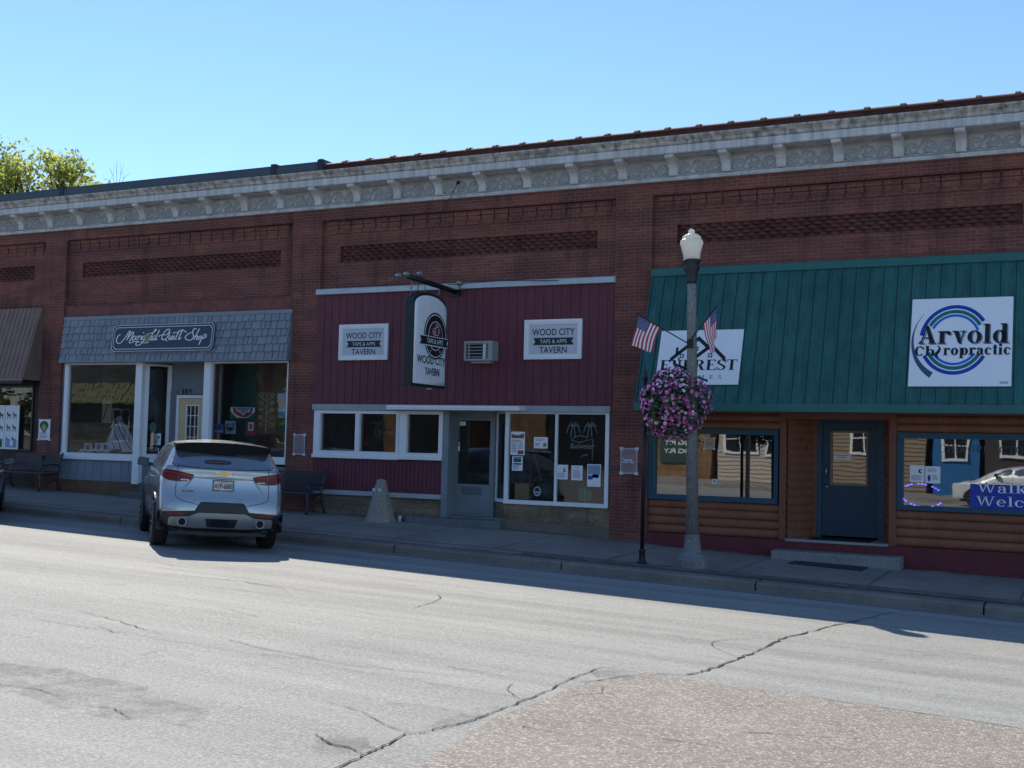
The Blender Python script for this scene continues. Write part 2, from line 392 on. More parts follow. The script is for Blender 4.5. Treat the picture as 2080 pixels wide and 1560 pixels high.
def road_mat():
    m, nt, N, L, b = nodes('worn asphalt'); p = pos(nt)
    base = ramp(nt, noise(nt, p, .55, 6, .62), [(.3, (.225, .223, .208)), (.5, (.31, .306, .287)), (.72, (.41, .40, .373))])
    tr = ramp(nt, noise(nt, pos(nt, .07, 1.5, 1), 1.0, 5, .6), [(.36, (.17, .171, .162)), (.64, (.46, .45, .415))])
    c = mixc(nt, .68, base, tr)
    st = ramp(nt, noise(nt, pos(nt, .5, 1.6, 1), .42, 5, .7), [(.56, 0.0), (.70, .6)])
    c = mixc(nt, st, c, (.075, .078, .08))
    dust = ramp(nt, noise(nt, pos(nt, .6, 1.3, 1), .8, 6, .7), [(.58, 0.0), (.75, .5)])
    c = mixc(nt, dust, c, (.50, .485, .445))
    g = ramp(nt, noise(nt, pos(nt, .8, 1.2, 1), 44, 4, .8), [(.30, (.04, .041, .043)), (.5, (.235, .235, .222)), (.72, (.62, .61, .58))])
    c = mixc(nt, .58, c, g)
    L.new(c, b.inputs['Base Color']); b.inputs['Roughness'].default_value = .78; b.inputs['Specular IOR Level'].default_value = .35
    bump(nt, b, noise(nt, p, 70, 3, .7), .55, .006); return m
def chip_mat():
    m, nt, N, L, b = nodes('chip seal'); p = pos(nt)
    v = N.new('ShaderNodeTexVoronoi'); v.inputs['Scale'].default_value = 42; L.new(p, v.inputs['Vector'])
    sp = N.new('ShaderNodeSeparateColor'); L.new(v.outputs['Color'], sp.inputs[0])
    c = ramp(nt, sp.outputs[0], [(0, (.16, .13, .105)), (.42, (.27, .23, .195)), (.70, (.35, .305, .27)), (.86, (.53, .49, .44))])
    c = mixc(nt, ramp(nt, v.outputs['Distance'], [(.3, 0.0), (.62, .65)]), c, (.13, .108, .09))
    c = mixc(nt, .3, c, ramp(nt, noise(nt, p, 1.1, 4), [(.3, (.21, .185, .155)), (.7, (.37, .335, .29))]))
    L.new(c, b.inputs['Base Color']); b.inputs['Roughness'].default_value = .85
    bump(nt, b, v.outputs['Distance'], .7, .008); return m
def concrete(name, col, joints=False, speck=.35, fs=70):
    if name in MATS: return MATS[name]
    m, nt, N, L, b = nodes(name); p = pos(nt)
    c = ramp(nt, noise(nt, p, .9, 6, .65), [(.3, tuple(x * .62 for x in col)), (.7, tuple(x * 1.25 for x in col))])
    c = mixc(nt, ramp(nt, noise(nt, p, 3.1, 5, .7), [(.5, 0.0), (.72, .5)]), c, tuple(x * .45 for x in col))
    c = mixc(nt, speck, c, ramp(nt, noise(nt, p, fs, 3, .7), [(.32, tuple(x * .3 for x in col)), (.68, tuple(min(1, x * 1.9) for x in col))]))
    L.new(c, b.inputs['Base Color']); b.inputs['Roughness'].default_value = .85; b.inputs['Specular IOR Level'].default_value = .25
    bump(nt, b, noise(nt, p, fs * .8, 3), .4, .004); MATS[name] = m; return m
M_road = road_mat(); M_chip = chip_mat()
M_side = concrete('sidewalk concrete', (.265, .235, .21)); M_curb = concrete('curb concrete', (.21, .185, .16), fs=50)
M_gut = concrete('gutter concrete', (.22, .21, .195))
M_crack = M('dark crack grit', (.06, .058, .055), .95, fine=.4)  # plain dark tone for the crack ribbons
M_joint = M('joint filler', (.035, .034, .034), .95)
M_soil = M('bare earth', (.10, .09, .065), .95, fine=.4)

# ground, road, gutter, curb, sidewalk
clx = lambda x: max(-70, min(45, x))
struct('ground', sheet([-400, -70, 45, 400], [-400, -36, 2, 400], lambda x, y: -.027 * clx(x) - .75), M_soil)
struct('road', sheet([-68, -30, 0, 44], [-31, -18, -11.78, -4.12], zrd), M_road)
struct('gutter', sheet([-68, -30, 0, 44], [-4.12, -3.75], lambda x, y: zrd(x, -4.12) + .004 + .010 * (-4.12 - y)), M_gut)
cb = MB()
jts = [-.0 - 1.49 - 3.3 * i for i in range(-12, 19)]
for i in range(len(jts) - 1):
    x1, x0 = jts[i] - .012, jts[i + 1] + .012
    P = []
    for x in (x0, x1):
        zt = zsw(x, -3.7); zb = zrd(x, -3.78) - .2
        P.append([(x, -3.42, zt + .003), (x, -3.735, zt + .001), (x, -3.775, zt - .03), (x, -3.80, zb), (x, -3.42, zb)])
    cb.add(P[0] + P[1], [(k, (k + 1) % 5, 5 + (k + 1) % 5, 5 + k) for k in range(5)] + [(0, 1, 2, 3, 4), (9, 8, 7, 6, 5)])
o = struct('curb', cb, M_curb); bev(o, .012)
sw = sheet(sorted(set(frange(-68, 44, 56) + frange(-20, -6, 40))), [-3.42, -2.93, -2, -1, 0, 1.3], zsw)
struct('sidewalk', sw, M_side)
jn = MB()
def ribbon(mb, pts, w, zf, dz, m=0, jit=0., sub=1, taper=True):
    Q = []
    for i in range(len(pts) - 1):
        for k in range(sub): t = k / sub; Q.append((pts[i][0] + (pts[i + 1][0] - pts[i][0]) * t, pts[i][1] + (pts[i + 1][1] - pts[i][1]) * t))
    Q.append(pts[-1])
    sl_ = sum(math.hypot(Q[i + 1][0] - Q[i][0], Q[i + 1][1] - Q[i][1]) for i in range(len(Q) - 1)) / max(1, len(Q) - 1); jit_ = min(jit, .22 * sl_)
    Q = [(x + random.uniform(-jit_, jit_), y + random.uniform(-jit_, jit_)) for x, y in Q]
    vs = []; n = len(Q)
    for i, (x, y) in enumerate(Q):
        a, b2 = Q[max(i - 1, 0)], Q[min(i + 1, n - 1)]; d = Vector((b2[0] - a[0], b2[1] - a[1], 0)).normalized()
        ww = w / 2 * (random.uniform(.4, 1.5) if jit else 1)
        if taper and jit: ww *= min(1, .25 + 3 * min(i, n - 1 - i) / n)
        for s in (1, -1): X, Y = x - d.y * ww * s, y + d.x * ww * s; vs.append((X, Y, zf(X, Y) + dz))
    mb.add(vs, [(2 * i, 2 * i + 1, 2 * i + 3, 2 * i + 2) for i in range(n - 1)], m)
for x in [-1.06 - 2.18 * i for i in range(-6, 30)]:
    ribbon(jn, [(x, -2.9), (x, -1.5), (x, -.02)], .014, zsw, .004)
ribbon(jn, [(x, -2.93) for x in frange(-66, 30, 120)], .03, zsw, .004)
ribbon(jn, [(x, -1.5) for x in frange(-66, 30, 120)], .010, zsw, .004)
struct('sidewalk_joints', jn, M_joint)
pv = MB(); M_paver = M('clay paver', (.17, .145, .125), .85, fine=.3, island=.35)
x = -9.2
while x < 12:
    for r, y in enumerate((-3.40, -3.24, -3.08)):
        xx = x + (.1 if r % 2 else 0)
        a = [(xx, y), (xx + .19, y), (xx + .19, y + .145), (xx, y + .145)]
        pv.add([(q[0], q[1], zsw(*q) + .005) for q in a], [(0, 1, 2, 3)])
    x += .2
struct('paving', pv, M_paver)
sg = MB(); ribbon(sg, [(x, -.09 - .03 * math.sin(x * 1.7)) for x in frange(-32, 7, 160)], .20, zsw, .0055); ribbon(sg, [(x, -3.36) for x in frange(-32, 7, 160)], .09, zsw, .0065)
GRIME = sg
wc = MB(); ribbon(wc, [(-9.35, -.10), (-9.0, -.05), (-8.6, -.07), (-8.1, -.06), (-7.6, -.10)], .035, zsw, .008, jit=.012, sub=4); ribbon(wc, [(-6.5, -.06), (-6.2, -.08), (-6.0, -.05)], .03, zsw, .008, jit=.012, sub=4)
struct('sidewalk_caulk', wc, M('white caulk', (.55, .55, .53), .8))
# patch of tan chip seal, cracks, worn line
pt = MB(); edge = [(-3.61, -11.97), (-3.85, -12.6), (-3.89, -13.27), (-3.93, -14.26), (-3.80, -15.2), (-3.70, -16), (-3.6, -18), (-3.5, -20.5)]
inner = [(12, -12.02)]
xs = [-3.61, -2.99, -1.55, -.52, 3, 12]; vs = []
E2 = []
for i in range(len(edge) - 1):
    for k in range(10): t_ = k / 10; E2.append((edge[i][0] + (edge[i + 1][0] - edge[i][0]) * t_ + random.uniform(-.028, .028), edge[i][1] + (edge[i + 1][1] - edge[i][1]) * t_ + random.uniform(-.02, .02)))
E2.append(edge[-1])
vs = [(x, y, zrd(x, y) + .004) for x, y in E2] + [(12, -20.5, zrd(12, -20.5) + .004), (12, -12.03, zrd(12, -12.03) + .004), (-.52, -12.0, zrd(-.52, -12) + .004), (-2.99, -11.96, zrd(-2.99, -11.96) + .004)]
pt.add(vs, [tuple(range(len(vs)))]); struct('road_patch', pt, M_chip)
ck = MB()
CR = [([(-2.45, -4.3), (-2.61, -4.74), (-2.84, -6.24), (-3.03, -7.58), (-3.18, -8.67), (-3.15, -9.71), (-3.18, -10.49), (-3.21, -11.39), (-3.29, -11.8), (-3.61, -11.98)], .035),
      ([(-3.61, -11.99), (-4.01, -11.97), (-4.05, -12.51), (-4.0, -13.21), (-4.01, -13.65), (-4.01, -14.15), (-4.03, -14.48), (-4.12, -14.83), (-4.14, -14.99)], .022),
      ([(-4.13, -14.95), (-4.22, -15.05), (-4.17, -15.29), (-4.15, -15.57), (-4.12, -15.95), (-4.1, -16.8)], .02),
      ([(-4.69, -15.41), (-4.46, -15.56), (-4.32, -15.55), (-4.18, -15.62)], .022),
      ([(-3.61, -11.99), (-3.85, -12.6), (-3.95, -12.75)], .016), ([(-2.99, -11.955), (-1.55, -11.98), (-.52, -12.01), (3, -12.02), (10, -12.02)], .016),
      ([(-11.33, -9.8), (-10.19, -9.56), (-9.48, -9.64), (-8.55, -9.67)], .02), ([(-7.21, -10.09), (-7.33, -9.33), (-7.52, -8.81), (-7.75, -8.47)], .016),
      ([(-9.57, -12.9), (-9.01, -13.01), (-8.53, -13.16), (-7.94, -13.35)], .012), ([(-7.6, -15.6), (-7.37, -15.68), (-7.06, -15.61), (-6.68, -15.7)], .012),
      ([(-3.18, -10.49), (-3.59, -9.97), (-3.71, -9.65), (-3.66, -9.36), (-3.35, -8.9)], .014), ([(-3.71, -9.65), (-3.97, -9.6), (-4.3, -9.5)], .012),
      ([(-7.61, -13.05), (-6.91, -13.26), (-5.85, -13.38), (-4.57, -13.08)], .011), ([(-12.6, -8.6), (-11.9, -8.9), (-11.3, -8.8)], .014), ([(-9.9, -10.4), (-9.2, -10.35), (-8.9, -10.2)], .012),
      ([(-6.4, -15.75), (-6.2, -15.7), (-5.9, -15.85)], .012), ([(-5.2, -14.6), (-4.8, -14.7), (-4.4, -14.95), (-4.15, -15.0)], .011), ([(-4.05, -13.6), (-4.3, -13.35), (-4.35, -13.1)], .01), ([(-3.78, -13.2), (-3.6, -13.0), (-3.72, -12.7)], .012)]
for pts, w in CR: ribbon(ck, pts, w * .7, zrd, .0085, jit=.022, sub=8)
for i in range(20): x, y = random.uniform(-12, -1), random.uniform(-15, -7); ribbon(ck, [(x, y), (x + random.uniform(-.5, .5), y + random.uniform(-.2, .2)), (x + random.uniform(-1, 1), y + random.uniform(-.3, .3))], .005, zrd, .0085, jit=.03, sub=7)
struct('road_cracks', ck, M_crack)
pool = MB()   # darker bare binder round the big crack
def blob(mb, c, rx, ry, dz, ang=0, n=28):
    vs = []
    for k in range(n):
        a = 2 * math.pi * k / n; q = 1 + random.uniform(-.18, .18); x, y = rx * q * math.cos(a), ry * q * math.sin(a)
        X, Y = c[0] + x * math.cos(ang) - y * math.sin(ang), c[1] + x * math.sin(ang) + y * math.cos(ang); vs.append((X, Y, zrd(X, Y) + dz))
    mb.add(vs, [tuple(range(n))])
def soft(name, col, cov):
    m, nt, N, L, b = nodes(name); p = pos(nt)
    L.new(ramp(nt, noise(nt, p, 55, 3, .7), [(.3, tuple(x * .5 for x in col)), (.7, tuple(min(1, x * 1.7) for x in col))]), b.inputs['Base Color'])
    L.new(ramp(nt, noise(nt, p, 3.2, 6, .75), [(cov - .14, 0.0), (cov + .25, .6)]), b.inputs['Alpha']); b.inputs['Roughness'].default_value = .85; return m
M_binder = soft('bare binder', (.17, .17, .168), .55); M_line = soft('worn line paint', (.46, .46, .44), .53)
struct('sidewalk_stains', GRIME, soft('wall foot grime', (.05, .048, .04), .46))
ln = MB()
for a, b2 in ((-9.4, -8.34), (-7.9, -6.43), (-6.11, -4.14)): ribbon(ln, [(x, -13.5) for x in frange(a, b2, 6)], .10, zrd, .0045)
struct('lane_markings', ln, M_line)
struct('road_stains', (lambda mb: (blob(mb, (-6.9, -15.45), 1.3, .42, .0045, -.15), blob(mb, (-3.83, -12.22), .2, .2, .0065), blob(mb, (-4.10, -14.5), .12, .5, .0045), blob(mb, (-4.4, -15.55), .22, .25, .0045), mb)[-1])(MB()), M_binder)

# ------------------------------------------------------------------ the brick block
BK = dict(c1=(.255, .092, .070), c2=(.130, .054, .047), mortar=(.31, .19, .16))
M_brick = brick('red brick', **BK, dark=(.056, .033, .037))
M_brickd = brick('sooty parapet brick', (.11, .045, .036), (.06, .032, .028), (.09, .06, .05))
M_brick2 = brick('dark lattice brick', (.205, .082, .07), (.12, .055, .053), (.095, .055, .05))
M_zinc = M('weathered zinc paint', (.55, .555, .56), .5, var=.35, vs=1.2, fine=.10, fs=24, streak=.55, spec=.5)
M_zincs = M('zinc scroll relief', (.33, .335, .345), .6, var=.3, vs=3, fine=.08)
M_zincd = M('zinc ornament', (.60, .605, .61), .55, var=.3, vs=3, fine=.08, streak=.3)
M_crown = M('grimy crown moulding', (.50, .48, .45), .75, var=.45, vs=.7, fine=.4, fs=11, streak=1.0, bmp=.01)
M_cop = M('clay coping', (.15, .07, .06), .8, var=.4, fine=.3)
M_rub = M('dark rubber flashing', (.05, .065, .08), .5, var=.3, vs=1.5)
XL, XR = -33.4, 8.05
PIL = [(-32.70, -31.93), (-24.72, -23.96), (-16.74, -15.93), (-8.74, -7.95), (-.76, .03), (7.25, 8.05)]
BAYS = [(-31.93, -24.72, 5.36), (-23.96, -16.74, 5.09), (-15.93, -8.74, 5.50), (-7.95, -.76, 5.60), (.03, 7.25, 5.6)]
LAT = [(-31.46, -25.2), (-23.48, -17.15), (-15.48, -9.165), (-7.47, -1.2), (.5, 6.8)]
bl = thing('brick_building', (-12.5, 10, 0), 'long one-storey red brick commercial block with bracketed white zinc cornice', 'building')
mb = MB()
holes = [(a, b2, -1, t) for a, b2, t in BAYS[:4]] + [(a, b2, 6.13, 6.50) for a, b2 in LAT]
mb.wall(XL, XR, -1.3, 7.10, .10, .42, holes)
mb.box(XL, XR, 0, .42, 7.101, 8.16)
mb.box(XL, XL + .3, .43, 22, -1, 8.1); mb.box(XR - .3, XR, .43, 22, -1, 8.1); mb.box(XL, XR, 22, 22.3, -1, 8.1); mb.box(XL + .3, XR - .3, .43, 22, 7.8, 8.0)
for a, b2, t in BAYS:
    n = int((b2 - a) / .333)
    for k in range(n):
        x = a + .09 + k * .333
        for q, (z, y) in enumerate(((6.985, .058), (6.885, .068), (6.79, .078))):
            mb.box(x + (.0, .02, .0)[q], x + (.305, .305, .28)[q], y, .102, z, z + .092)
part('wall', mb, M_brick, bl)
w = MB(); w.box(XL, XR, .002, .42, 8.161, 8.38); part('parapet', w, M_brickd, bl)
for a, b2 in PIL:
    p = MB(); p.box(a, b2, 0.0, .40, -1.3, 7.10); part('pilaster', p, M_brick, bl)
for a, b2 in LAT:
    p = MB(); p.box(a - .01, b2 + .01, .20, .30, 6.11, 6.52)
    rows = 5; h = .37 / rows; pitch = .21
    for r in range(rows):
        x = a + (pitch / 2 if r % 2 else 0); z = 6.13 + r * h
        while x + pitch <= b2 + .01:
            p.add([(x, .2, z + .006), (x + pitch * .5, .108, z + .006), (x + pitch, .2, z + .006), (x, .2, z + h - .006), (x + pitch * .5, .108, z + h - .006), (x + pitch, .2, z + h - .006)],
                  [(0, 1, 4, 3), (1, 2, 5, 4), (3, 4, 5), (2, 1, 0)])
            x += pitch
    part('lattice_panel', p, M_brick2, bl)
# cornice
cz = MB(); cz.extx([(0, 7.36), (-.075, 7.36), (-.085, 7.385), (-.06, 7.40), (-.06, 7.43), (-.035, 7.445), (-.035, 7.80), (-.41, 7.805), (-.43, 7.82), (-.43, 7.955), (-.41, 7.97), (0, 7.97)], XL - .05, XR + .05)
cor = part('cornice', cz, M_zinc, bl)
fz = MB(); fz.box(XL - .04, XR + .04, -.0385, -.03, 7.452, 7.795); part('frieze_panel', fz, M('shade toned zinc frieze', (.45, .455, .46), .6, var=.35, vs=1.5, streak=.4), cor)  # overlay in darker zinc, the soffit's shade put into its colour
cr = MB(); cr.extx([(0, 7.971), (-.44, 7.971), (-.455, 7.99), (-.47, 8.03), (-.52, 8.07), (-.55, 8.10), (-.55, 8.125), (-.50, 8.135), (0, 8.20)], XL - .06, XR + .06)
part('crown_moulding', cr, M_crown, cor)
bp = [(-.036, 7.45), (-.10, 7.45), (-.115, 7.48), (-.105, 7.52), (-.12, 7.58), (-.17, 7.65), (-.25, 7.70), (-.33, 7.725), (-.385, 7.745), (-.40, 7.77), (-.39, 7.803), (-.036, 7.803)]
first = None; bx = [-12.81 + 1.062 * i for i in range(-19, 20)]; bx = [x for x in bx if XL < x < XR]
for x in bx:
    if first is None:
        k = MB(); k.extx(bp, -.088, .088)
        for d in (-.062, -.02, .02, .062): k.extx([(q[0] - .008 if q[0] < -.04 else q[0], q[1]) for q in bp[:-2]] + [(-.036, 7.80)], d - .011, d + .011)
        first = part('bracket', k, M_zincd, cor, True); ob = first
    else: ob = first.copy(); COL.objects.link(ob)
    ob.location.x = x; ob.location.y = 0
sc = MB()   # rinceau scrolls in relief between the brackets
def spiral(c, r0, turns, a0, sgn, n=20):
    return [(c[0] + r0 * (1 - .78 * i / n) * math.cos(a0 + sgn * turns * 2 * math.pi * i / n), -.040, c[1] + r0 * (1 - .78 * i / n) * math.sin(a0 + sgn * turns * 2 * math.pi * i / n)) for i in range(n + 1)]
for x in bx[:-1]:
    for k, dx in enumerate((.24, .53, .82)):
        c = (x + dx, 7.60 + (.02 if k % 2 else -.02)); sg = 1 if k % 2 else -1
        sc.tube(spiral(c, .118, 1.5, R(200), sg), .021, 5, smooth=True)
        sc.tube([(c[0] - .15, -.04, 7.60 + .09 * sg), (c[0] - .06, -.045, 7.60 + .125 * sg), (c[0] + .06, -.045, 7.60 + .07 * sg), (c[0] + .15, -.04, 7.60 - .06 * sg), (c[0] + .2, -.04, 7.60 - .1 * sg)], .019, 5)
    for k in range(7): sc.tube([(x + .16 + .12 * k, -.04, 7.475 + .02 * (k % 2)), (x + .20 + .12 * k, -.052, 7.505), (x + .25 + .12 * k, -.04, 7.475)], .012, 4)
    sc.box(x + .1, x + .96, -.055, -.03, 7.755, 7.785); sc.box(x + .1, x + .96, -.05, -.03, 7.448, 7.462)
part('scroll_frieze', sc, M_zincs, cor, recalc=False)
# parapet: clay coping tiles on the right, dark rubber on the left
cp = MB(); x = -15.42
cp.extx([(-.03, 8.375), (-.03, 8.40), (.02, 8.43), (.2, 8.45), (.44, 8.43), (.45, 8.375)], -15.9, XR)
while x < XR:
    cp.extx([(-.04, 8.37), (-.045, 8.42), (.02, 8.462), (.2, 8.478), (.44, 8.45), (.46, 8.37)], x, x + .09); x += .641
part('clay_coping', cp, M_cop, bl)
rb = MB(); rb.extx([(-.10, 8.16), (-.055, 8.17), (-.05, 8.40), (-.02, 8.485), (.2, 8.51), (.47, 8.47), (.47, 8.2)], XL, -15.92)
for xx in (-24.26, -17.41, -16.08): rb.box(xx, xx + .14, -.066, .48, 8.18, 8.50 + random.uniform(.012, .03), 1)
rb.box(-16.05, -15.95, -.06, .3, 8.2, 8.53, 1)
part('rubber_coping', rb, [M_rub, M('black flashing tape', (.015, .018, .022), .5)], bl)
lt = MB(); lt.box(-23.955, -16.745, .045, .3, 5.10, 5.385); lt.box(-23.955, -16.745, .03, .3, 5.386, 5.405)
part('lintel', lt, M('chipped red steel paint', (.17, .055, .048), .7, var=.7, vs=1.3, fine=.4, fs=9), bl)
# ------------------------------------------------------------------ measured points: photo pixel (2080 wide) on a plane of known depth
def at(px, py, Y):
    d = _r2 * ((px - 1040) / 2398.5) - _u2 * ((py - 780) / 2398.5) + _f
    t = (Y + 22.0) / d.y; return Vector((0, -22.0, 2.05)) + d * t
FX, FZ = (1, 0, 0), (0, 0, 1)
M_white = M('white window paint', (.80, .81, .82), .5, var=.12, fine=.06)
M_wgrey = M('pale grey trim paint', (.40, .42, .44), .55, var=.25)
M_grey = M('blue grey paint', (.175, .20, .225), .6, var=.25, vs=2)
M_dgrey = M('grey door paint', (.21, .24, .255), .55, var=.25)
M_mar = M('maroon board paint', (.135, .030, .048), .6, var=.3, vs=1.1, streak=.25)
M_base = M('dark red foundation paint', (.13, .022, .032), .7, var=.35, vs=1.2, fine=.25, fs=12)
M_found = concrete('old foundation concrete', (.17, .15, .12), fs=30)
M_brfound = concrete('stained brown foundation', (.15, .095, .06), fs=25)
M_tan = brick('tan roman brick', (.36, .27, .17), (.24, .175, .115), (.19, .165, .135), bw=.30, bh=.055, ms=.012, dark=(.05, .045, .04))
M_shin = M('blue grey shingle', (.215, .245, .28), .75, var=.2, fine=.2, fs=30, island=.14)
M_log = M('log siding stain', (.25, .098, .052), .6, var=.5, vs=1.8, fine=.25, fs=26, streak=.2)
M_logp = M('brown corner post stain', (.20, .072, .042), .6, var=.3)
M_teal = M('teal blue trim paint', (.018, .078, .125), .5, var=.2)
M_navy = M('dark teal door paint', (.010, .045, .078), .45, var=.15)
M_black = M('black metal', (.012, .014, .017), .45, var=.2)
M_bronze = M('dark window bronze', (.02, .018, .018), .4)
M_steel = M('brushed steel', (.55, .55, .54), .3, 1.0, var=.1)
M_int = M('dim shop interior', (.06, .054, .052), .9, var=.3, vs=.8)
M_intw = M('brown panelled interior', (.20, .13, .085), .8, var=.3, vs=.8)
M_intg = M('green interior wall', (.05, .17, .13), .8, var=.15)
M_intm = M('maroon interior wall', (.19, .06, .085), .8, var=.15)
G_a = glass('quilt shop glass', .012, (.88, .92, .92), .0006)
G_b = glass('tavern glass', .035, (.74, .80, .82), .0008)
G_c = glass('wavy reflective glass', .21, (.42, .46, .48), .0008, 1.0)
def room(mb, x0, x1, y0, y1, z0, z1, m=0):
    V = [(x0, y0, z0), (x1, y0, z0), (x1, y1, z0), (x0, y1, z0), (x0, y0, z1), (x1, y0, z1), (x1, y1, z1), (x0, y1, z1)]
    mb.add(V, [(0, 1, 2, 3), (4, 7, 6, 5), (2, 6, 7, 3), (0, 3, 7, 4), (1, 5, 6, 2)], m)
def pane(x0, x1, z0, z1, y, name, gm, parent):
    p = MB(); p.add([(x0, y, z0), (x1, y, z0), (x1, y, z1), (x0, y, z1)], [(0, 1, 2, 3)]); return part(name, p, gm, parent, parent.type != 'EMPTY')
def boards(mb, x0, x1, z0, z1, y, w, g=.012, d=.012, m=0):
    """vertical grooved boards"""
    x = x0; prof = []
    while x < x1 - .01:
        e = min(x + w, x1); prof += [(x, y), (e - g, y), (e - g, y + d), (e, y + d)]; x = e
    vs = [(a, b2, z0) for a, b2 in prof] + [(a, b2, z1) for a, b2 in prof]; n = len(prof)
    mb.add(vs, [(i, i + 1, n + i + 1, n + i) for i in range(n - 1)], m)
    mb.box(x0, x1, y + d + .001, y + .06, z0, z1, m)

# ================================================================== quilt shop front
q = thing('shopfront', (-20.35, .1, .6), 'blue grey shingled shopfront with large white framed display windows and a recessed yellow door', 'shopfront')
w = MB(); w.wall(-23.955, -16.745, 3.88, 5.10, .12, .30); w.box(-23.955, -23.87, .06, .3, .9, 3.9)
part('header', w, M_grey, q)
w = MB(); w.box(-23.95, -21.2, .03, .4, -.3, .93); w.box(-19.25, -16.75, .03, .4, -.3, .93); w.box(-21.2, -19.25, .45, 1.4, -.3, .93); part('foundation', w, M_brfound, q)
w = MB(); w.box(-21.45, -20.2, -.32, .02, .3, .72); w.box(-21.2, -19.25, .02, .45, .3, .93); part('entry_step', w, concrete('step concrete', (.13, .13, .13)), q, bevel=.01)
for a, b2 in ((-23.95, -21.43), (-19.24, -16.75)):
    w = MB(); x = a
    while x < b2 - .02:
        e = min(b2, x + random.uniform(.24, .36)); w.box(x, e - .012, .075, .12, 1.10, 1.44); x = e
    x = a
    while x < b2 - .02:
        e = min(b2, x + random.uniform(.24, .36)); w.box(x, e - .012, .065, .12, .935, 1.13); x = e
    w.box(a, b2, .10, .3, .93, 1.45)
    part('shingle_base', w, M_shin, q)
def qwin(x0, x1, g0, g1, zs):
    w = MB(); w.box(x0, g0, .03, .16, zs, 3.90); w.box(g1, x1, .03, .16, zs, 3.90); w.box(g0, g1, .031, .16, 3.86, 3.901); w.box(x0 - .01, x1, .0, .2, zs - .17, zs)
    f = part('window', w, M_white, q, bevel=.006); pane(g0, g1, zs, 3.86, .10, 'pane', G_a, f); return f
qwin(-23.87, -21.42, -23.735, -21.44, 1.625); qwin(-19.03, -16.75, -19.01, -16.80, 1.675)
for a, b2 in ((-21.415, -21.20), (-19.24, -19.035)):
    w = MB(); w.box(a, b2, -.0, .15, .895, 3.905); part('post', w, M_white, q, bevel=.008)
def slant(a, b2, z0, z1, th=.05):     # thin wall between two plan points
    a, b2 = Vector((a[0], a[1], 0)), Vector((b2[0], b2[1], 0)); n = Vector((-(b2 - a).y, (b2 - a).x, 0)).normalized() * th
    A = [(p.x, p.y, z) for p, z in ((a, z0), (b2, z0), (b2, z1), (a, z1))]
    return A, [(v[0] + n.x, v[1] + n.y, v[2]) for v in A]
def slant_window(name, a, b2, z0, z1, zs, fw, m, gm, parent):
    w = MB(); A, B = Vector((a[0], a[1])), Vector((b2[0], b2[1])); L = (B - A).length; d = (B - A) / L
    P = lambda t: tuple(A + d * t)
    for t0, t1, q0, q1 in ((0, fw, zs, z1), (L - fw, L, zs, z1), (fw, L - fw, z1 - fw * .5, z1), (0, L, z0, zs)):
        w.hexa(*slant(P(t0), P(t1), q0, q1), 0)
    f = part(name, w, m, parent)
    g = MB(); a2, b3 = P(fw), P(L - fw); o = Vector((-d.y, d.x)) * .02
    g.add([(a2[0] + o.x, a2[1] + o.y, zs), (b3[0] + o.x, b3[1] + o.y, zs), (b3[0] + o.x, b3[1] + o.y, z1 - fw * .5), (a2[0] + o.x, a2[1] + o.y, z1 - fw * .5)], [(0, 1, 2, 3)])
    part('pane', g, gm, f, True, recalc=False); return f
slant_window('window', (-21.2, .12), (-20.88, .70), 1.40, 3.88, 1.64, .10, M_white, G_a, q)
slant_window('window', (-19.30, .70), (-19.24, .12), 1.40, 3.88, 1.64, .06, M_white, G_a, q)
w = MB(); w.hexa(*slant((-21.2, .13), (-20.88, .71), .9, 1.42)); w.hexa(*slant((-19.3, .71), (-19.24, .13), .9, 1.42))
w.box(-20.88, -20.66, .70, .80, .9, 3.15); w.box(-19.75, -19.3, .70, .80, .9, 3.15); w.box(-20.88, -19.3, .70, .80, 3.33, 4.0); w.box(-20.88, -19.3, .72, .80, 3.15, 3.33)
for r in range(11):
    z = .93 + r * .21; x = -20.88
    while x < -20.67: e = min(-20.665, x + random.uniform(.1, .17)); w.box(x, e - .008, .675, .70, z, z + .2); x = e
w.box(-21.2, -19.25, .15, .8, 3.92, 4.0)
part('recess_wall', w, M_grey, q)
dz = MB(); dz.wall(-20.66, -19.74, .93, 3.13, .66, .74, [(-20.58, -19.82, .93, 3.05)]); f = part('door_frame', dz, M_white, q, bevel=.005)
dz = MB(); dz.wall(-20.575, -19.825, .94, 3.045, .70, .745, [(-20.37, -19.95, 1.55, 2.89)])
dr = part('door', dz, M('yellow door paint', (.62, .47, .25), .5), q)
g = MB(); g.frame(-20.37, -19.95, 1.55, 2.89, .03, .69, .735)
for k in (1, 2): g.box(-20.37 + .14 * k - .008, -20.37 + .14 * k + .008, .70, .73, 1.58, 2.86)
for k in range(1, 5): z = 1.55 + 1.34 * k / 5; g.box(-20.34, -19.98, .698, .728, z - .008, z + .008)
part('window_grille', g, M_white, dr, True); pane(-20.34, -19.98, 1.58, 2.86, .725, 'pane', G_a, dr)
put = MB()
for i, ch in enumerate('119'): put2d(put, text2d(ch, .01), (-20.52 + i * .11, .70, 3.16), FX, FZ, 0, 0, .05 if ch == '1' else .08, .13, 0, .006)
part('house_number', put, M_black, q)
w = MB(); room(w, -23.9, -16.8, .35, 3.6, .9, 4.3)
w.box(-23.9, -21.3, .36, 1.4, 1.45, 1.60, 0); w.box(-19.2, -16.8, .36, 1.2, 1.45, 1.60, 0)
w.box(-20.9, -20.86, .82, 3.6, .9, 4.3, 0)
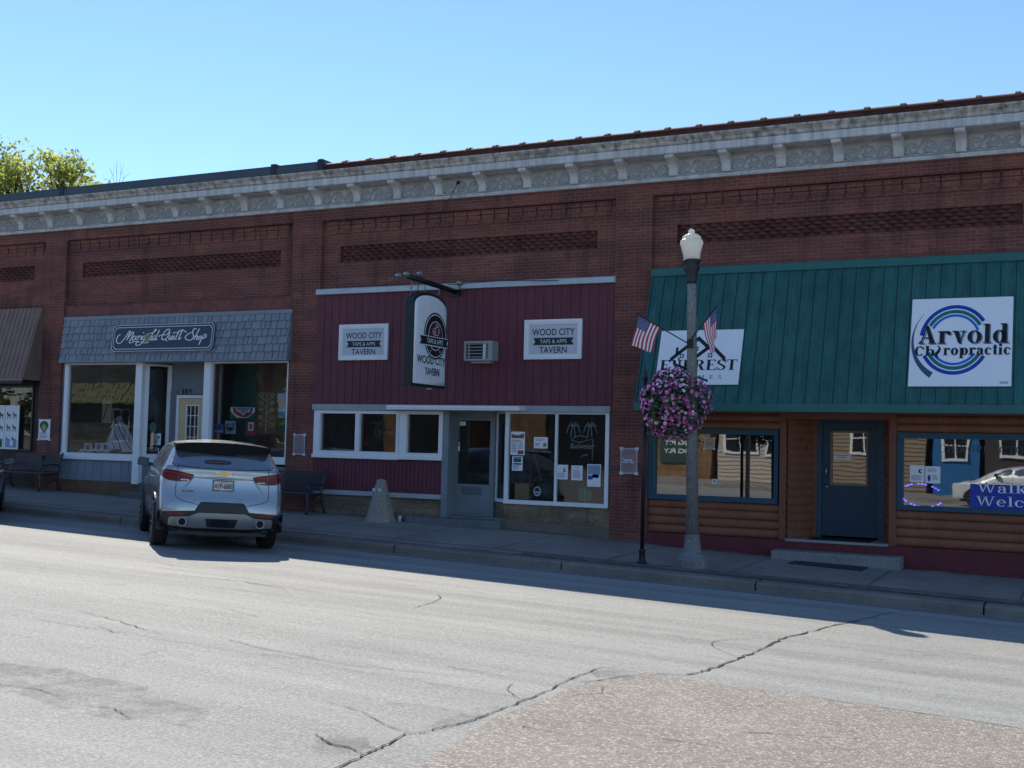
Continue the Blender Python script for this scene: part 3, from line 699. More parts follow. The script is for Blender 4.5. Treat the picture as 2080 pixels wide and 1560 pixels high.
w.box(-19.6, -18.83, 1.5, 1.6, 1.6, 4.2, 2); w.box(-18.83, -18.35, 1.5, 1.6, 1.6, 4.2, 3); w.box(-18.35, -16.8, 1.5, 1.6, 1.6, 4.2, 1); w.frame(-17.9, -16.85, 1.7, 3.75, .1, 1.46, 1.5, 0)
part('interior', w, [M_int, M_intw, M_intg, M_intm], q, recalc=False)

# shingled awning over the quilt shop
aw = thing('shingle_awning', (-20.28, 0, 3.95), 'slanted blue grey shingle awning above the quilt shop windows', 'awning')
y0, z0, y1, z1 = -.04, 5.08, -.16, 3.93
lerp = lambda a, b2, t: a + (b2 - a) * t
w = MB(); rows = 6; L0, L1 = -23.86, -16.66
for r in range(rows):
    ta, tb = (r + .35) / (rows + .35), (r + 1.35) / (rows + .35); x = L0 + (0 if r % 2 else -.1)
    while x < L1 - .01:
        e = x + random.choice((.13, .17, .2, .24, .27)); a, b2 = max(x, L0), min(e, L1) - .022
        if b2 > a + .02:
            tb2 = min(1, tb + random.uniform(-.008, .012)); yo = .012
            P = [(a, lerp(y0, y1, ta) - .001), (b2, lerp(y0, y1, ta) - .001), (b2, lerp(y0, y1, tb2) - .034), (a, lerp(y0, y1, tb2) - .034)]; Z = [lerp(z0, z1, t) for t in (ta, ta, tb2, tb2)]
            w.hexa([(p[0], p[1], z) for p, z in zip(P, Z)], [(p[0], p[1] + .03, z) for p, z in zip(P, Z)])
        x = e
part('shingles', w, M_shin, aw)
w = MB(); w.extx([(.1, z0), (y0 + .01, z0 - .02), (y1 + .01, z1 + .01), (y1 + .02, z1), (.1, z1)], L0, L1); part('deck', w, M_grey, aw)
w = MB(); w.box(L0 - .01, L1 + .01, -.068, .05, 5.0, 5.085); w.extx([(-.19, 3.90), (-.19, 3.935), (.1, 3.935), (.1, 3.90)], L0, L1, 1); part('trim', w, [M('awning cap paint', (.22, .25, .28), .6), M_dgrey], aw)

# ================================================================== tavern front
tv = thing('shopfront', (-12.34, .1, .4), 'maroon board tavern front with white sliding windows and a grey door', 'shopfront')
w = MB(); boards(w, -15.955, -8.725, 2.905, 5.40, -.025, .203); part('siding', w, M_mar, tv, recalc=False)
w = MB(); w.extx([(.1, 5.53), (-.02, 5.53), (-.10, 5.50), (-.11, 5.39), (.1, 5.385)], -15.97, -8.70); part('cap_strip', w, M('grey cap paint', (.45, .49, .51), .6, var=.35), tv)
w = MB(); w.box(-16.0, -8.75, -.06, .15, 2.775, 2.905); part('beam', w, M('grey beam paint', (.33, .375, .395), .6, var=.3), tv, bevel=.006)
w = MB(); boards(w, -15.93, -12.60, .985, 1.70, .01, .102, .012, .01); part('lower_siding', w, M_mar, tv, recalc=False)
w = MB(); w.box(-15.93, -12.60, -.02, .12, .885, .985); part('band', w, M_wgrey, tv, bevel=.005)
w = MB(); w.box(-15.93, -12.60, .06, .4, .2, .885); part('brick_base', w, M_tan, tv)
def twin(x0, x1, gs, z0, z1, sill):
    w = MB(); w.wall(x0, x1, sill, z1, -.01, .13, [(a, b2, z0, 2.705) for a, b2 in gs]); w.box(x0 - .01, x1 + .004, -.05, .12, sill - .03, sill + .05)
    for a, b2 in gs: w.frame(a - .035, b2 + .035, z0 - .03, 2.73, .03, -.022, .05)
    f = part('window', w, M_white, tv, bevel=.004)
    for a, b2 in gs: pane(a, b2, z0, 2.705, .06, 'pane', G_b, f)
twin(-15.97, -13.70, [(-15.79, -14.845), (-14.73, -13.775)], 1.865, 2.772, 1.73); twin(-13.69, -12.60, [(-13.50, -12.70)], 1.865, 2.772, 1.745)
w = MB(); w.box(-12.60, -12.45, -.02, .5, .45, 2.775); w.wall(-12.63, -11.545, .55, 2.78, .38, .48, [(-12.60, -11.59, .60, 2.66)]); part('door_frame', w, M_dgrey, tv, bevel=.006)
w = MB(); w.wall(-12.595, -11.595, .605, 2.655, .41, .45, [(-12.445, -11.67, 1.225, 2.595)]); w.box(-12.335, -11.85, .402, .415, 1.0, 1.17, 1)
dr = part('door', w, [M_dgrey, M('worn door plate', (.12, .145, .155), .5)], tv)
pane(-12.445, -11.67, 1.225, 2.595, .43, 'pane', G_b, dr)
w = MB(); w.tube([(-12.53, .41, 1.56), (-12.53, .35, 1.58), (-12.53, .35, 1.85), (-12.53, .41, 1.87)], .012, 8); w.box(-12.55, -12.51, .395, .41, 1.45, 1.56); part('handle', w, M_steel, dr, True)
w = MB(); w.box(-12.47, -12.41, .42, .428, 1.93, 2.12, 0); w.box(-12.465, -12.415, .417, .421, 2.04, 2.1, 1); part('door_sticker', w, [M_white, M('sticker blue', (.05, .12, .35))], dr, True); w = MB(); w.box(-12.43, -12.28, .42, .428, 2.48, 2.57, 0); part('door_sticker', w, M_white, dr, True)
slant_window('window', (-11.56, .46), (-11.10, .03), .885, 2.775, .955, .07, M_white, G_b, tv)
w = MB(); w.box(-11.10, -11.045, .0, .13, .87, 2.775); w.box(-8.865, -8.785, .0, .13, .87, 2.775); w.box(-9.975, -9.935, .02, .12, .955, 2.775); w.box(-11.11, -8.78, -.015, .15, .87, .953); w.box(-11.05, -8.87, .02, .12, 2.74, 2.776)
f = part('window', w, M_white, tv, bevel=.004)
pane(-11.045, -9.975, .95, 2.74, .07, 'pane', G_b, f); pane(-9.935, -8.865, .95, 2.74, .07, 'pane', G_b, f)
w = MB(); w.box(-11.1, -8.75, .03, .4, .50, .868); w.hexa(*slant((-11.56, .48), (-11.10, .05), .50, .884, .2)); part('brick_base', w, M_tan, tv)
w = MB(); w.box(-11.3, -8.745, .0, .4, -.2, .499); w.box(-15.93, -12.6, .03, .3, -.2, .42); part('foundation', w, M_found, tv)
w = MB(); room(w, -15.9, -8.77, .55, 4.0, .5, 2.95); w.box(-15.9, -12.65, .5, .56, .5, 1.7); w.box(-11.0, -8.8, .14, 1.0, .80, .95)
w.box(-11.6, -11.56, .5, 1.6, .5, 2.9)
part('interior', w, M_int, tv, recalc=False)
st = MB(); st.plate((0, 0, .30), (1, 0, 0), (0, 1, 0), [(-13.42, .06), (-13.45, -.22), (-13.2, -.42), (-12.3, -.47), (-11.3, -.46), (-11.05, -.25), (-11.05, .06)], .215)
st.box(-12.6, -11.1, .061, .5, .3, .56)
solo('doorstep', st, concrete('worn step concrete', (.15, .155, .16), fs=40), 'worn low concrete doorstep in front of the grey tavern door', 'step', bevel=.02)
cv = MB(); cv.extx([(-.061, 2.79), (-.061, 2.905), (-.34, 2.885), (-.36, 2.875), (-.36, 2.79), (-.34, 2.785), (-.33, 2.80)], -13.82, -10.62); cv.box(-13.80, -10.64, -.37, -.355, 2.825, 2.85)
solo('door_canopy', cv, M('white enamel gutter', (.82, .83, .84), .4), 'thin white metal canopy strip over the tavern door', 'canopy', bevel=.006)

# ================================================================== chiropractic front
cf = thing('shopfront', (-4.35, .1, 0), 'log sided shopfront with teal window frames and a recessed dark teal door', 'shopfront')
w = MB(); w.box(-7.95, -5.25, -.02, .3, -1, .45); w.box(-3.39, -.76, -.02, .3, -1, .45); w.box(-5.25, -3.39, -.018, .06, -1, .43); part('foundation', w, M_base, cf)
def logs(mb, x0, x1, z0, n, h, y):
    for k in range(n):
        z = z0 + k * h; mb.extx([(y + .12, z + .004)] + [(y + .034 - .034 * math.sin(math.pi * t / 6) ** .55, z + .004 + (h - .008) * t / 6) for t in range(7)] + [(y + .12, z + h - .004)], x0, x1, 0, True, False)
for a, b2, z, n, h, q0, q1 in ((-7.945, -5.37, .455, 4, .163, .45, 1.108), (-3.265, -.77, .455, 4, .163, .45, 1.108), (-7.945, -5.37, 2.485, 3, .15, 2.48, 3.0), (-3.265, -.77, 2.485, 3, .15, 2.48, 3.0)): w = MB(); logs(w, a, b2, z, n, h, .06); w.box(a + .005, b2 - .03, .17, .25, q0, q1); part('log_siding', w, M_log, cf)
for a, b2 in (((-5.25, .14), (-4.90, .84)), ((-3.59, .84), (-3.39, .14))):
    w = MB()
    A, B = Vector(a), Vector(b2); d = (B - A).normalized(); nrm = Vector((d.y, -d.x))
    for k in range(15):
        z = .455 + k * .155
        pr = [0, .018, .026, .026, .018, 0]
        for i in range(5):
            za, zb2 = z + .155 * i / 5, z + .155 * (i + 1) / 5
            P = [A + nrm * pr[i], B + nrm * pr[i], B + nrm * pr[i + 1], A + nrm * pr[i + 1]]
            w.add([(P[0].x, P[0].y, za), (P[1].x, P[1].y, za), (P[2].x, P[2].y, zb2), (P[3].x, P[3].y, zb2)], [(0, 1, 2, 3)])
    part('recess_siding', w, M_log, cf, recalc=False)
for a, b2, y in ((-5.37, -5.25, .04), (-3.395, -3.265, .04)):
    w = MB(); w.box(a, b2, y, .2, .45, 2.86); part('corner_post', w, M_logp, cf, bevel=.006)
w = MB(); w.box(-5.25, -3.395, .05, .2, 2.70, 2.86); w.box(-4.91, -4.835, .80, .95, .47, 2.76); w.box(-3.62, -3.55, .80, .95, .47, 2.76); w.box(-5.3, -3.3, .2, .95, 2.762, 2.9); part('header', w, M_logp, cf)
w = MB(); w.box(-5.25, -3.39, .06, 1.0, .2, .475); part('threshold', w, concrete('pale threshold', (.30, .31, .31)), cf)
def cwin(x0, x1, gs, z0, z1, gz0, gz1):
    w = MB(); w.wall(x0, x1, z0, z1, .02, .20, [(a, b2, gz0, gz1) for a, b2 in gs])
    w.frame(x0 + .035, x1 - .035, z0 + .03, z1 - .03, .03, .0, .03)
    for d in (.0, .05): w.box(x0, x1, -.012 + d * .2, .05, z0 + d, z0 + d + .03)
    return part('window', w, M_teal, cf, bevel=.004)
f = cwin(-7.955, -5.395, [(-7.825, -5.46)], 1.105, 2.485, 1.20, 2.39)
w = MB(); w.box(-6.02, -5.955, .07, .13, 1.20, 2.39); part('mullion', w, M_bronze, f, True)
pane(-7.825, -6.02, 1.2, 2.39, .11, 'pane', G_c, f); pane(-5.955, -5.46, 1.2, 2.39, .11, 'pane', G_c, f)
f = cwin(-3.255, -.9, [(-3.155, -1.0)], 1.105, 2.48, 1.18, 2.378); pane(-3.155, -1.0, 1.18, 2.378, .11, 'pane', G_c, f)
gh = MB(); put2d(gh, serif('CHIROPRACTOR', .15, .05, .16), (-2.55, .105, 2.14), FX, FZ, 0, 0, 1.5, .14)
part('window_lettering', gh, M('faded window lettering', (.07, .09, .10), .6), f, True)
w = MB(); w.wall(-4.835, -3.62, .475, 2.76, .82, .93, [(-4.745, -3.705, .475, 2.675)]); part('door_frame', w, M_teal, cf, bevel=.004)
w = MB(); w.wall(-4.74, -3.71, .52, 2.67, .85, .90, [(-4.575, -3.915, 1.49, 2.49)]); dr = part('door', w, M_navy, cf)
w = MB(); w.frame(-4.59, -3.90, 1.475, 2.505, .035, .84, .86); part('window_frame', w, M('bronze door glazing bead', (.22, .17, .12), .5), dr, True)
pane(-4.565, -3.925, 1.5, 2.48, .87, 'pane', G_c, dr)
w = MB(); w.tube([(-4.66, .85, 1.60), (-4.66, .80, 1.62), (-4.66, .80, 1.84), (-4.66, .85, 1.86)], .011, 8); w.lathe([(.0, -.03), (.028, -.03), (.03, 0)], (-4.66, .85, 1.45), 14, axis='y'); part('handle', w, M_steel, dr, True)
w = MB(); w.box(-4.52, -4.2, .835, .842, 1.97, 2.07, 0)
for k, (a, b2) in enumerate(((0, .26), (.02, .2))): w.box(-4.5 + a, -4.5 + b2, .832, .836, 2.035 - k * .035, 2.048 - k * .035, 1)
part('door_notice', w, [M_white, M('notice red print', (.35, .1, .1))], dr, True)
w = MB(); w.tube([tuple(at(1628, 898, .5)), tuple(at(1640, 905, .62)), tuple(at(1615, 968, .4)), tuple(at(1600, 985, .25))], .008, 6); w.lathe([(.02, 0), (.02, .03)], tuple(at(1628, 895, .5)), 8); part('door_stay', w, M_black, cf)
w = MB(); room(w, -7.9, -.8, .26, 3.5, .45, 2.9); w.box(-5.25, -5.2, .95, 3.5, .45, 2.9); w.box(-3.4, -3.36, .95, 3.5, .45, 2.9); w.box(-7.3, -6.9, 1.8, 2.0, 1.1, 2.3)
part('interior', w, M_int, cf, recalc=False)
mt = MB(); mt.box(-4.86, -3.74, .12, .72, .476, .49); solo('doormat', mt, M('black rubber mat', (.012, .013, .014), .95, fine=.4), 'black mat on the pale threshold at the teal door', 'doormat')
sp = MB(); sp.box(-5.37, -3.115, -.52, -.045, -.12, .29); solo('doorstep', sp, concrete('step block concrete', (.235, .24, .235), fs=45), 'pale concrete step block in front of the teal door', 'step', bevel=.02)
mt = MB(); mt.add([(x, y, zsw(x, y) + h) for h in (.006, .02) for x, y in ((-4.93, -1.06), (-3.66, -1.17), (-3.64, -.56), (-4.9, -.60))], [(3, 2, 1, 0), (4, 5, 6, 7), (0, 1, 5, 4), (1, 2, 6, 5), (2, 3, 7, 6), (3, 0, 4, 7)])
solo('doormat', mt, M('grey teal doormat', (.025, .045, .055), .95, fine=.4), 'dark grey doormat on the sidewalk below the concrete step', 'doormat')

# green standing seam awning
ga = thing('metal_awning', (-4.3, 0, 2.8), 'long green standing seam metal awning above the log shopfront', 'awning')
M_green = M('green metal roofing', (.026, .132, .122), .45, var=.6, vs=.6, fine=.15, spec=.4, streak=.5)
AP0, AP1 = Vector((0, -.06, 5.50)), Vector((0, -.90, 2.95)); AUP = (AP0 - AP1).normalized(); AN = Vector((0, -AUP.z, AUP.y))
w = MB(); w.extx([(.09, 5.5), (-.06, 5.5), (-.90, 2.95), (-.88, 2.93), (.09, 2.93)], -7.92, -.3)
part('pan', w, M_green, ga)
w = MB(); x = -7.90
while x < -.4:
    a, b2 = AP0 + AN * .001, AP1 + AN * .001
    w.hexa([(x + dx, b2.y + AN.y * h, b2.z + AN.z * h) for dx, h in ((-.014, 0), (.014, 0), (.009, .022), (-.009, .022))], [(x + dx, a.y + AN.y * h, a.z + AN.z * h) for dx, h in ((-.014, 0), (.014, 0), (.009, .022), (-.009, .022))])
    for f3 in (.085, .160):
        w.hexa([(x + f3 + dx, b2.y + AN.y * h, b2.z + AN.z * h) for dx, h in ((-.012, 0), (.012, 0), (.006, .006), (-.006, .006))], [(x + f3 + dx, a.y + AN.y * h, a.z + AN.z * h) for dx, h in ((-.012, 0), (.012, 0), (.006, .006), (-.006, .006))])
    x += .2443
part('seam', w, M_green, ga, recalc=False)
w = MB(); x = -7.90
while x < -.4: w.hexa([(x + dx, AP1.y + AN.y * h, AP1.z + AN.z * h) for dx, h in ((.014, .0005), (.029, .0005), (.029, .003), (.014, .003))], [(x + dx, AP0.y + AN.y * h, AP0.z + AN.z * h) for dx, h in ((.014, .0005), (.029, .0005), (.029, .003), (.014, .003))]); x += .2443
part('rib_shade', w, M('painted rib shade', (.010, .055, .055), .7), ga, recalc=False)  # dark strip standing in for the shade line along each rib
w = MB(); w.extx([(.09, 5.62), (-.075, 5.62), (-.085, 5.60), (-.105, 5.47), (-.06, 5.48), (.09, 5.60)], -7.93, -.29); w.extx([(-.895, 2.955), (-.925, 2.945), (-.925, 2.80), (-.90, 2.79), (-.90, 2.93)], -7.92, -.3); w.extx([(.09, 2.86), (-.90, 2.86), (-.90, 2.90), (.09, 2.90)], -7.91, -.31)
part('flashing', w, M('green flashing', (.025, .132, .122), .45, var=.2), ga)

# brown awning and the shop at far left
ba = thing('metal_awning', (-28, 0, 3.4), 'brown ribbed metal awning at the far left end of the block', 'awning')
M_brown = M('brown ribbed metal', (.235, .15, .118), .5, var=.3, streak=.3)
w = MB(); w.extx([(.09, 5.36), (-.05, 5.36), (-.58, 3.47), (-.56, 3.45), (.09, 3.45)], -31.9, -24.70); part('pan', w, M_brown, ba)
w = MB(); x = -31.9; un = Vector((0, -1.89, .53)).normalized()
while x < -24.7:
    w.hexa([(x + dx, -.58 + un.y * h, 3.47 + un.z * h) for dx, h in ((0, 0), (.035, 0), (.028, .02), (.007, .02))], [(x + dx, -.05 + un.y * h, 5.36 + un.z * h) for dx, h in ((0, 0), (.035, 0), (.028, .02), (.007, .02))]); x += .158
part('rib', w, M_brown, ba, recalc=False)
w = MB(); w.extx([(-.60, 3.50), (-.605, 3.42), (-.57, 3.42), (-.57, 3.50)], -31.9, -24.69); w.box(-31.9, -24.72, -.56, .1, 3.36, 3.42, 1); part('trim', w, [M_brown, M_black], ba)
lf = thing('shopfront', (-28, .1, .7), 'dark glazed shopfront under the brown awning behind the bench', 'shopfront')
w = MB(); w.wall(-31.92, -24.73, .3, 3.5, .12, .3, [(-31.5, -25.02, 1.62, 3.34)]); part('wall', w, M('dark brown shop paint', (.045, .03, .027), .7), lf)
w = MB(); w.frame(-31.5, -25.02, 1.62, 3.34, .05, .08, .2); f = part('window', w, M_bronze, lf); pane(-31.45, -25.07, 1.67, 3.29, .15, 'pane', G_b, f)
w = MB(); room(w, -31.9, -24.75, .32, 3.5, .7, 3.5); part('interior', w, M_int, lf, recalc=False)
# plain front beyond the right edge of the photo
w = MB(); w.box(.035, 7.245, .12, .4, -1.5, 5.6); part('end_wall', w, M_brick, bl)
# ================================================================== signs
M_signw = M('white sign panel', (.84, .87, .90), .4, var=.05, fine=.03)
M_ink = M('black sign ink', (.010, .013, .018), .5)
M_cream = M('lettering white', (.86, .87, .88), .5, var=.04)
M_panel = M('grey sign panel', (.52, .56, .60), .5, var=.1)
M_slate = M('charcoal sign board', (.035, .052, .085), .5, var=.2)
M_blue1 = M('deep blue ink', (.008, .045, .40), .45); M_blue2 = M('bright blue ink', (.015, .14, .62), .45); M_grn = M('sign green ink', (.010, .17, .14), .45); M_slblue = M('slate blue ink', (.045, .085, .16), .45)
M_mred = M('deep red ink', (.10, .018, .022), .5)
M_gold = M('gold flower paint', (.42, .36, .18), .5)
# quilt shop board
qs = thing('shop_sign', (-20.43, -.2, 4.15), 'charcoal board lettered Marigold Quilt Shop on the shingle awning', 'sign')
U = (1, 0, 0); V2 = Vector((0, .12, 1.15)).normalized(); O = Vector((-22.05, -.195, 4.155)); W2, H2 = 3.235, .665
def chamf(x0, x1, y0, y1, c): return [(x0 + c, y0), (x1 - c, y0), (x1, y0 + c), (x1, y1 - c), (x1 - c, y1), (x0 + c, y1), (x0, y1 - c), (x0, y0 + c)]
w = MB(); w.plate(O, U, V2, chamf(0, W2, 0, H2, .09), .03); part('board', w, M_slate, qs)
def ringpoly(mb, o, ux, uy, a, b2, lift, m=0):
    o, ux, uy = Vector(o), Vector(ux), Vector(uy); nn = ux.cross(uy).normalized() * lift; n = len(a)
    mb.add([o + ux * p[0] + uy * p[1] + nn for p in a + b2], [(i, (i + 1) % n, n + (i + 1) % n, n + i) for i in range(n)], m)
w = MB(); ringpoly(w, O, U, V2, chamf(0, W2, 0, H2, .09), chamf(.010, W2 - .010, .010, H2 - .010, .088), .034)
ringpoly(w, O, U, V2, chamf(.055, W2 - .055, .055, H2 - .055, .08), chamf(.068, W2 - .068, .068, H2 - .068, .079), .034); part('border', w, M_cream, qs, recalc=False)
SCR = [[(330, 365), (290, 395), (270, 450), (290, 505), (340, 512), (400, 450), (455, 355), (490, 308), (497, 330), (470, 400), (448, 462)], [(448, 462), (500, 380), (535, 330), (556, 335), (535, 410), (505, 470), (510, 508), (560, 490), (650, 482), (760, 505), (815, 500), (836, 482)],
       [(612, 402), (575, 392), (545, 430), (560, 465), (595, 430), (617, 395), (602, 445), (630, 455)], [(632, 400), (655, 392), (645, 425), (636, 458)], [(645, 430), (670, 392), (692, 392)], [(708, 388), (692, 440), (712, 455)], [(718, 345), (736, 328)],
       [(765, 395), (728, 400), (715, 440), (742, 450), (770, 395), (748, 470), (700, 528), (645, 548), (615, 522), (650, 490), (700, 488)],
       [(812, 352), (860, 345), (920, 320), (940, 288), (920, 290), (875, 380), (848, 445), (868, 460), (900, 430)], [(950, 392), (905, 395), (882, 440), (905, 460), (945, 410)], [(998, 292), (962, 380), (938, 445), (955, 456), (975, 430)],
       [(995, 408), (1010, 385), (1060, 372), (1120, 372), (1165, 320), (1160, 282), (1120, 290), (1070, 350), (1050, 420), (1075, 455), (1125, 430), (1165, 370), (1172, 320)], [(1040, 440), (1090, 448), (1130, 462), (1145, 476)],
       [(1190, 385), (1168, 440), (1190, 450), (1232, 385), (1218, 440), (1240, 450)], [(1262, 385), (1246, 440), (1268, 448)], [(1228, 352), (1262, 335), (1300, 335), (1340, 300)], [(1340, 292), (1300, 380), (1282, 440), (1302, 447)], [(1385, 280), (1350, 380), (1332, 440), (1352, 440), (1372, 415)], [(1320, 325), (1372, 300), (1430, 318), (1450, 335)],
       [(1612, 280), (1580, 270), (1555, 310), (1562, 360), (1575, 410), (1545, 450), (1490, 460), (1442, 425), (1455, 385), (1510, 345), (1560, 330)], [(1660, 272), (1625, 350), (1585, 450)], [(1597, 425), (1632, 388), (1645, 405), (1628, 448), (1650, 450)], [(1692, 392), (1662, 410), (1665, 445), (1692, 430), (1702, 400), (1690, 392)], [(1742, 370), (1710, 440), (1685, 500), (1675, 532)], [(1722, 405), (1760, 362), (1778, 380), (1752, 425), (1715, 430), (1740, 420), (1788, 408)]]
pn = Pen()
for s_ in SCR:
    pts = [((x - 190) / 1710 * W2, H2 / 2 + (436 - .0235 * (x - 190) - y) / 440 * H2) for x, y in s_]
    pn.stroke(pts, lambda t, d: .016 + .018 * max(0, abs(d.y) * .8), 5)
w = MB(); put2d(w, pn.shape(), O, U, V2, 0, 0, 1, 1, 0, .036, keep=True); part('lettering', w, M_cream, qs, recalc=False)
w = MB(); c0 = O + Vector(U) * ((795 - 190) / 1710 * W2) + V2 * (H2 / 2 + .005); nn = Vector(U).cross(V2)
for k in range(12): a = k * math.pi / 6; w.plate(c0 + nn * .034, U, V2, [(.07 * math.cos(a - .22), .085 * math.sin(a - .22)), (.105 * math.cos(a), .125 * math.sin(a)), (.07 * math.cos(a + .22), .085 * math.sin(a + .22)), (0, 0)], .006 + .001 * (k % 2))
w.plate(c0 + nn * .042, U, V2, [(.045 * math.cos(k * .6), .05 * math.sin(k * .6)) for k in range(10)], .006, 1); part('flower_emblem', w, [M_gold, M('gold centre', (.25, .20, .08), .6)], qs, recalc=False)

def ribbon_banner(mb, o, ux, uy, x0, x1, y0, y1, m, lift): mb.plate(Vector(o) + Vector(ux).cross(Vector(uy)).normalized() * lift, ux, uy, [(x0, y0), (x1, y0), (x1 - (y1 - y0) * .35, (y0 + y1) / 2), (x1, y1), (x0, y1), (x0 + (y1 - y0) * .35, (y0 + y1) / 2)], .003, m)
def wood_sign(x0, z0, W, H, label):
    t = thing('framed_sign', (x0 + W / 2, -.04, z0), label, 'sign', 'framed tavern name signs')
    w = MB(); f = .10; o = Vector((x0, -.04, z0))
    w.box(x0 + f, x0 + W - f, -.05, -.02, z0 + f, z0 + H - f); part('panel', w, M_panel, t)
    w = MB(); w.frame(x0, x0 + W, z0, z0 + H, .055, -.085, -.03); w.frame(x0 + .05, x0 + W - .05, z0 + .05, z0 + H - .05, .035, -.075, -.03); w.frame(x0 + .085, x0 + W - .085, z0 + .085, z0 + H - .085, .018, -.062, -.03); part('frame', w, M_white, t, bevel=.005)
    w = MB(); o = Vector((x0, -.05, z0)); put2d(w, text2d('WOOD CITY', .012), o, FX, FZ, W * .13, H * .60, W * .74, H * .17); put2d(w, text2d('TAVERN', .012), o, FX, FZ, W * .26, H * .155, W * .48, H * .16)
    part('lettering', w, M_ink, t, recalc=False)
    w = MB(); ribbon_banner(w, o, FX, FZ, W * .15, W * .86, H * .36, H * .54, 0, .002); put2d(w, text2d('TAPS & APPS', .008), o, FX, FZ, W * .27, H * .40, W * .47, H * .10, 1, .0085); part('banner', w, [M_ink, M_panel], t, recalc=False)
wood_sign(-15.31, 3.89, 1.29, .80, 'white framed grey tavern sign on maroon boards above the sliding windows'); wood_sign(-10.68, 3.86, 1.29, .82, 'white framed grey tavern sign on maroon boards right of the air conditioner')

# hanging lightbox sign with its bracket pole
hs = thing('hanging_sign', (-12.37, -1.3, 3.2), 'double sided black lightbox with arched top hung over the tavern door', 'sign')
Y0, Y1, ZB, ZS, ZT = -1.96, -.64, 3.27, 4.86, 5.11
def arch(y0, y1, zb, zs, zt, n=14): return [(y0, zb), (y1, zb)] + [(((y0 + y1) / 2) + (y1 - y0) / 2 * math.cos(math.pi * k / n), zs + (zt - zs) * math.sin(math.pi * k / n) ** .9) for k in range(n + 1)]
w = MB(); w.plate((-12.42, 0, 0), (0, 1, 0), FZ, arch(Y0 - .02, Y1 + .02, ZB - .06, ZS, ZT + .03), .20); part('case', w, M('black sign case', (.010, .020, .026), .4, var=.2), hs, bevel=.012)
def dome(sx, x):
    w = MB(); A = arch(Y0 + .03, Y1 - .03, ZB, ZS - .02, ZT - .03); cy, czz = (Y0 + Y1) / 2, 4.15
    rings = [(1, 0), (.97, .022), (.90, .034), (.6, .040), (.05, .041)]; n = len(A); vs = []
    for s_, h in rings: vs += [(x + sx * h, cy + (p[0] - cy) * s_, czz + (p[1] - czz) * s_) for p in A]
    w.add(vs, [(r * n + i, r * n + (i + 1) % n, (r + 1) * n + (i + 1) % n, (r + 1) * n + i) for r in range(len(rings) - 1) for i in range(n)] + [tuple((len(rings) - 1) * n + i for i in range(n))], 0, True); return w
M_lbox = M('white acrylic face', (.82, .86, .90), .25, var=.05, spec=.5)
f = part('face', dome(1, -12.22), M_lbox, hs); part('face', dome(-1, -12.42), M_lbox, hs)
o = Vector((-12.22 + .041, Y0, ZB)); ux, uy = (0, 1, 0), FZ
w = MB(); c = (.80, 1.00)
def disc(r, n=40, cx=c[0], cy=c[1]): return [(cx + r * .96 * math.cos(2 * math.pi * k / n), cy + r * math.sin(2 * math.pi * k / n)) for k in range(n)]
for i, (r, m) in enumerate(((.48, 0), (.445, 1), (.425, 0), (.30, 1), (.285, 2))): w.plate(o + Vector((.001 + .002 * i, 0, 0)), ux, uy, disc(r), .002, m)
w.plate(o + Vector((.012, 0, 0)), ux, uy, [(c[0] - .49, c[1] - .22), (c[0] + .49, c[1] - .22), (c[0] + .49, c[1] - .02), (c[0] - .49, c[1] - .02)], .002, 1)
ribbon_banner(w, o, ux, uy, .18, 1.30, .80, .965, 0, .0145)
put2d(w, text2d('TAPS & APPS', .01), o, ux, uy, .44, .835, .64, .095, 1, .020)
put2d(w, text2d('WOOD CITY', .015), o, ux, uy, .10, .41, 1.14, .165, 0, .006); put2d(w, text2d('TAVERN', .015), o, ux, uy, .42, .185, .58, .15, 0, .006)
pn = Pen()
for s_ in ([(.70, 1.02), (.92, 1.02)], [(.80, 1.04), (.80, 1.18), (.90, 1.18), (.90, 1.04)], [(.90, 1.14), (.95, 1.12), (.95, 1.08), (.90, 1.06)], [(.79, 1.18), (.80, 1.22), (.85, 1.25), (.90, 1.22), (.91, 1.18)], [(.68, 1.09), (.70, 1.14), (.74, 1.15), (.78, 1.14)], [(.67, 1.085), (.79, 1.085)], [(.68, 1.075), (.70, 1.045), (.78, 1.045)]): pn.stroke(s_, .012, 4)
put2d(w, pn.shape(), o, ux, uy, 0, 0, 1, 1, 1, .013, keep=True)
for yy in (.62, .98): put2d(w, text2d('*', .02), o, ux, uy, yy - .02, .67, .04, .04, 1, .013)
part('graphics', w, [M_ink, M_lbox, M_mred], hs, recalc=False)
w = MB(); w.lathe([(.05, -.02), (.05, 0)], (-12.38, -1.0, 3.21), 12); part('vent_cap', w, M_signw, hs)
bp_ = thing('sign_pole', (-12.37, -.03, 5.36), 'dark bracket pole with small floodlights and guy wires above the tavern sign', 'pole')
w = MB(); w.tube([(-12.37, -.03, 5.34), (-12.37, -1.98, 5.40)], .055, 10); w.box(-12.50, -12.24, -.06, -.025, 5.24, 5.46); part('arm', w, M_black, bp_)
w = MB()
for p, r in (((-12.37, -2.06, 5.43), .0), ((-12.22, -1.80, 5.47), 0), ((-12.46, -2.22, 5.38), 0)):
    w.lathe([(.02, -.07), (.032, -.045), (.058, .04), (.062, .07), (.0, .065)], p, 12, axis='y')
part('floodlight', w, M('dull aluminium', (.42, .45, .46), .35, .8), bp_)
w = MB(); w.lathe([(.02, -.08), (.07, .04), (.075, .07), (0, .06)], (-12.22, -.16, 5.50), 12, axis='y'); w.box(-12.34, -12.2, -.2, -.05, 5.36, 5.44); part('floodlight', w, M('dull aluminium 2', (.36, .37, .30), .4, .7), bp_)
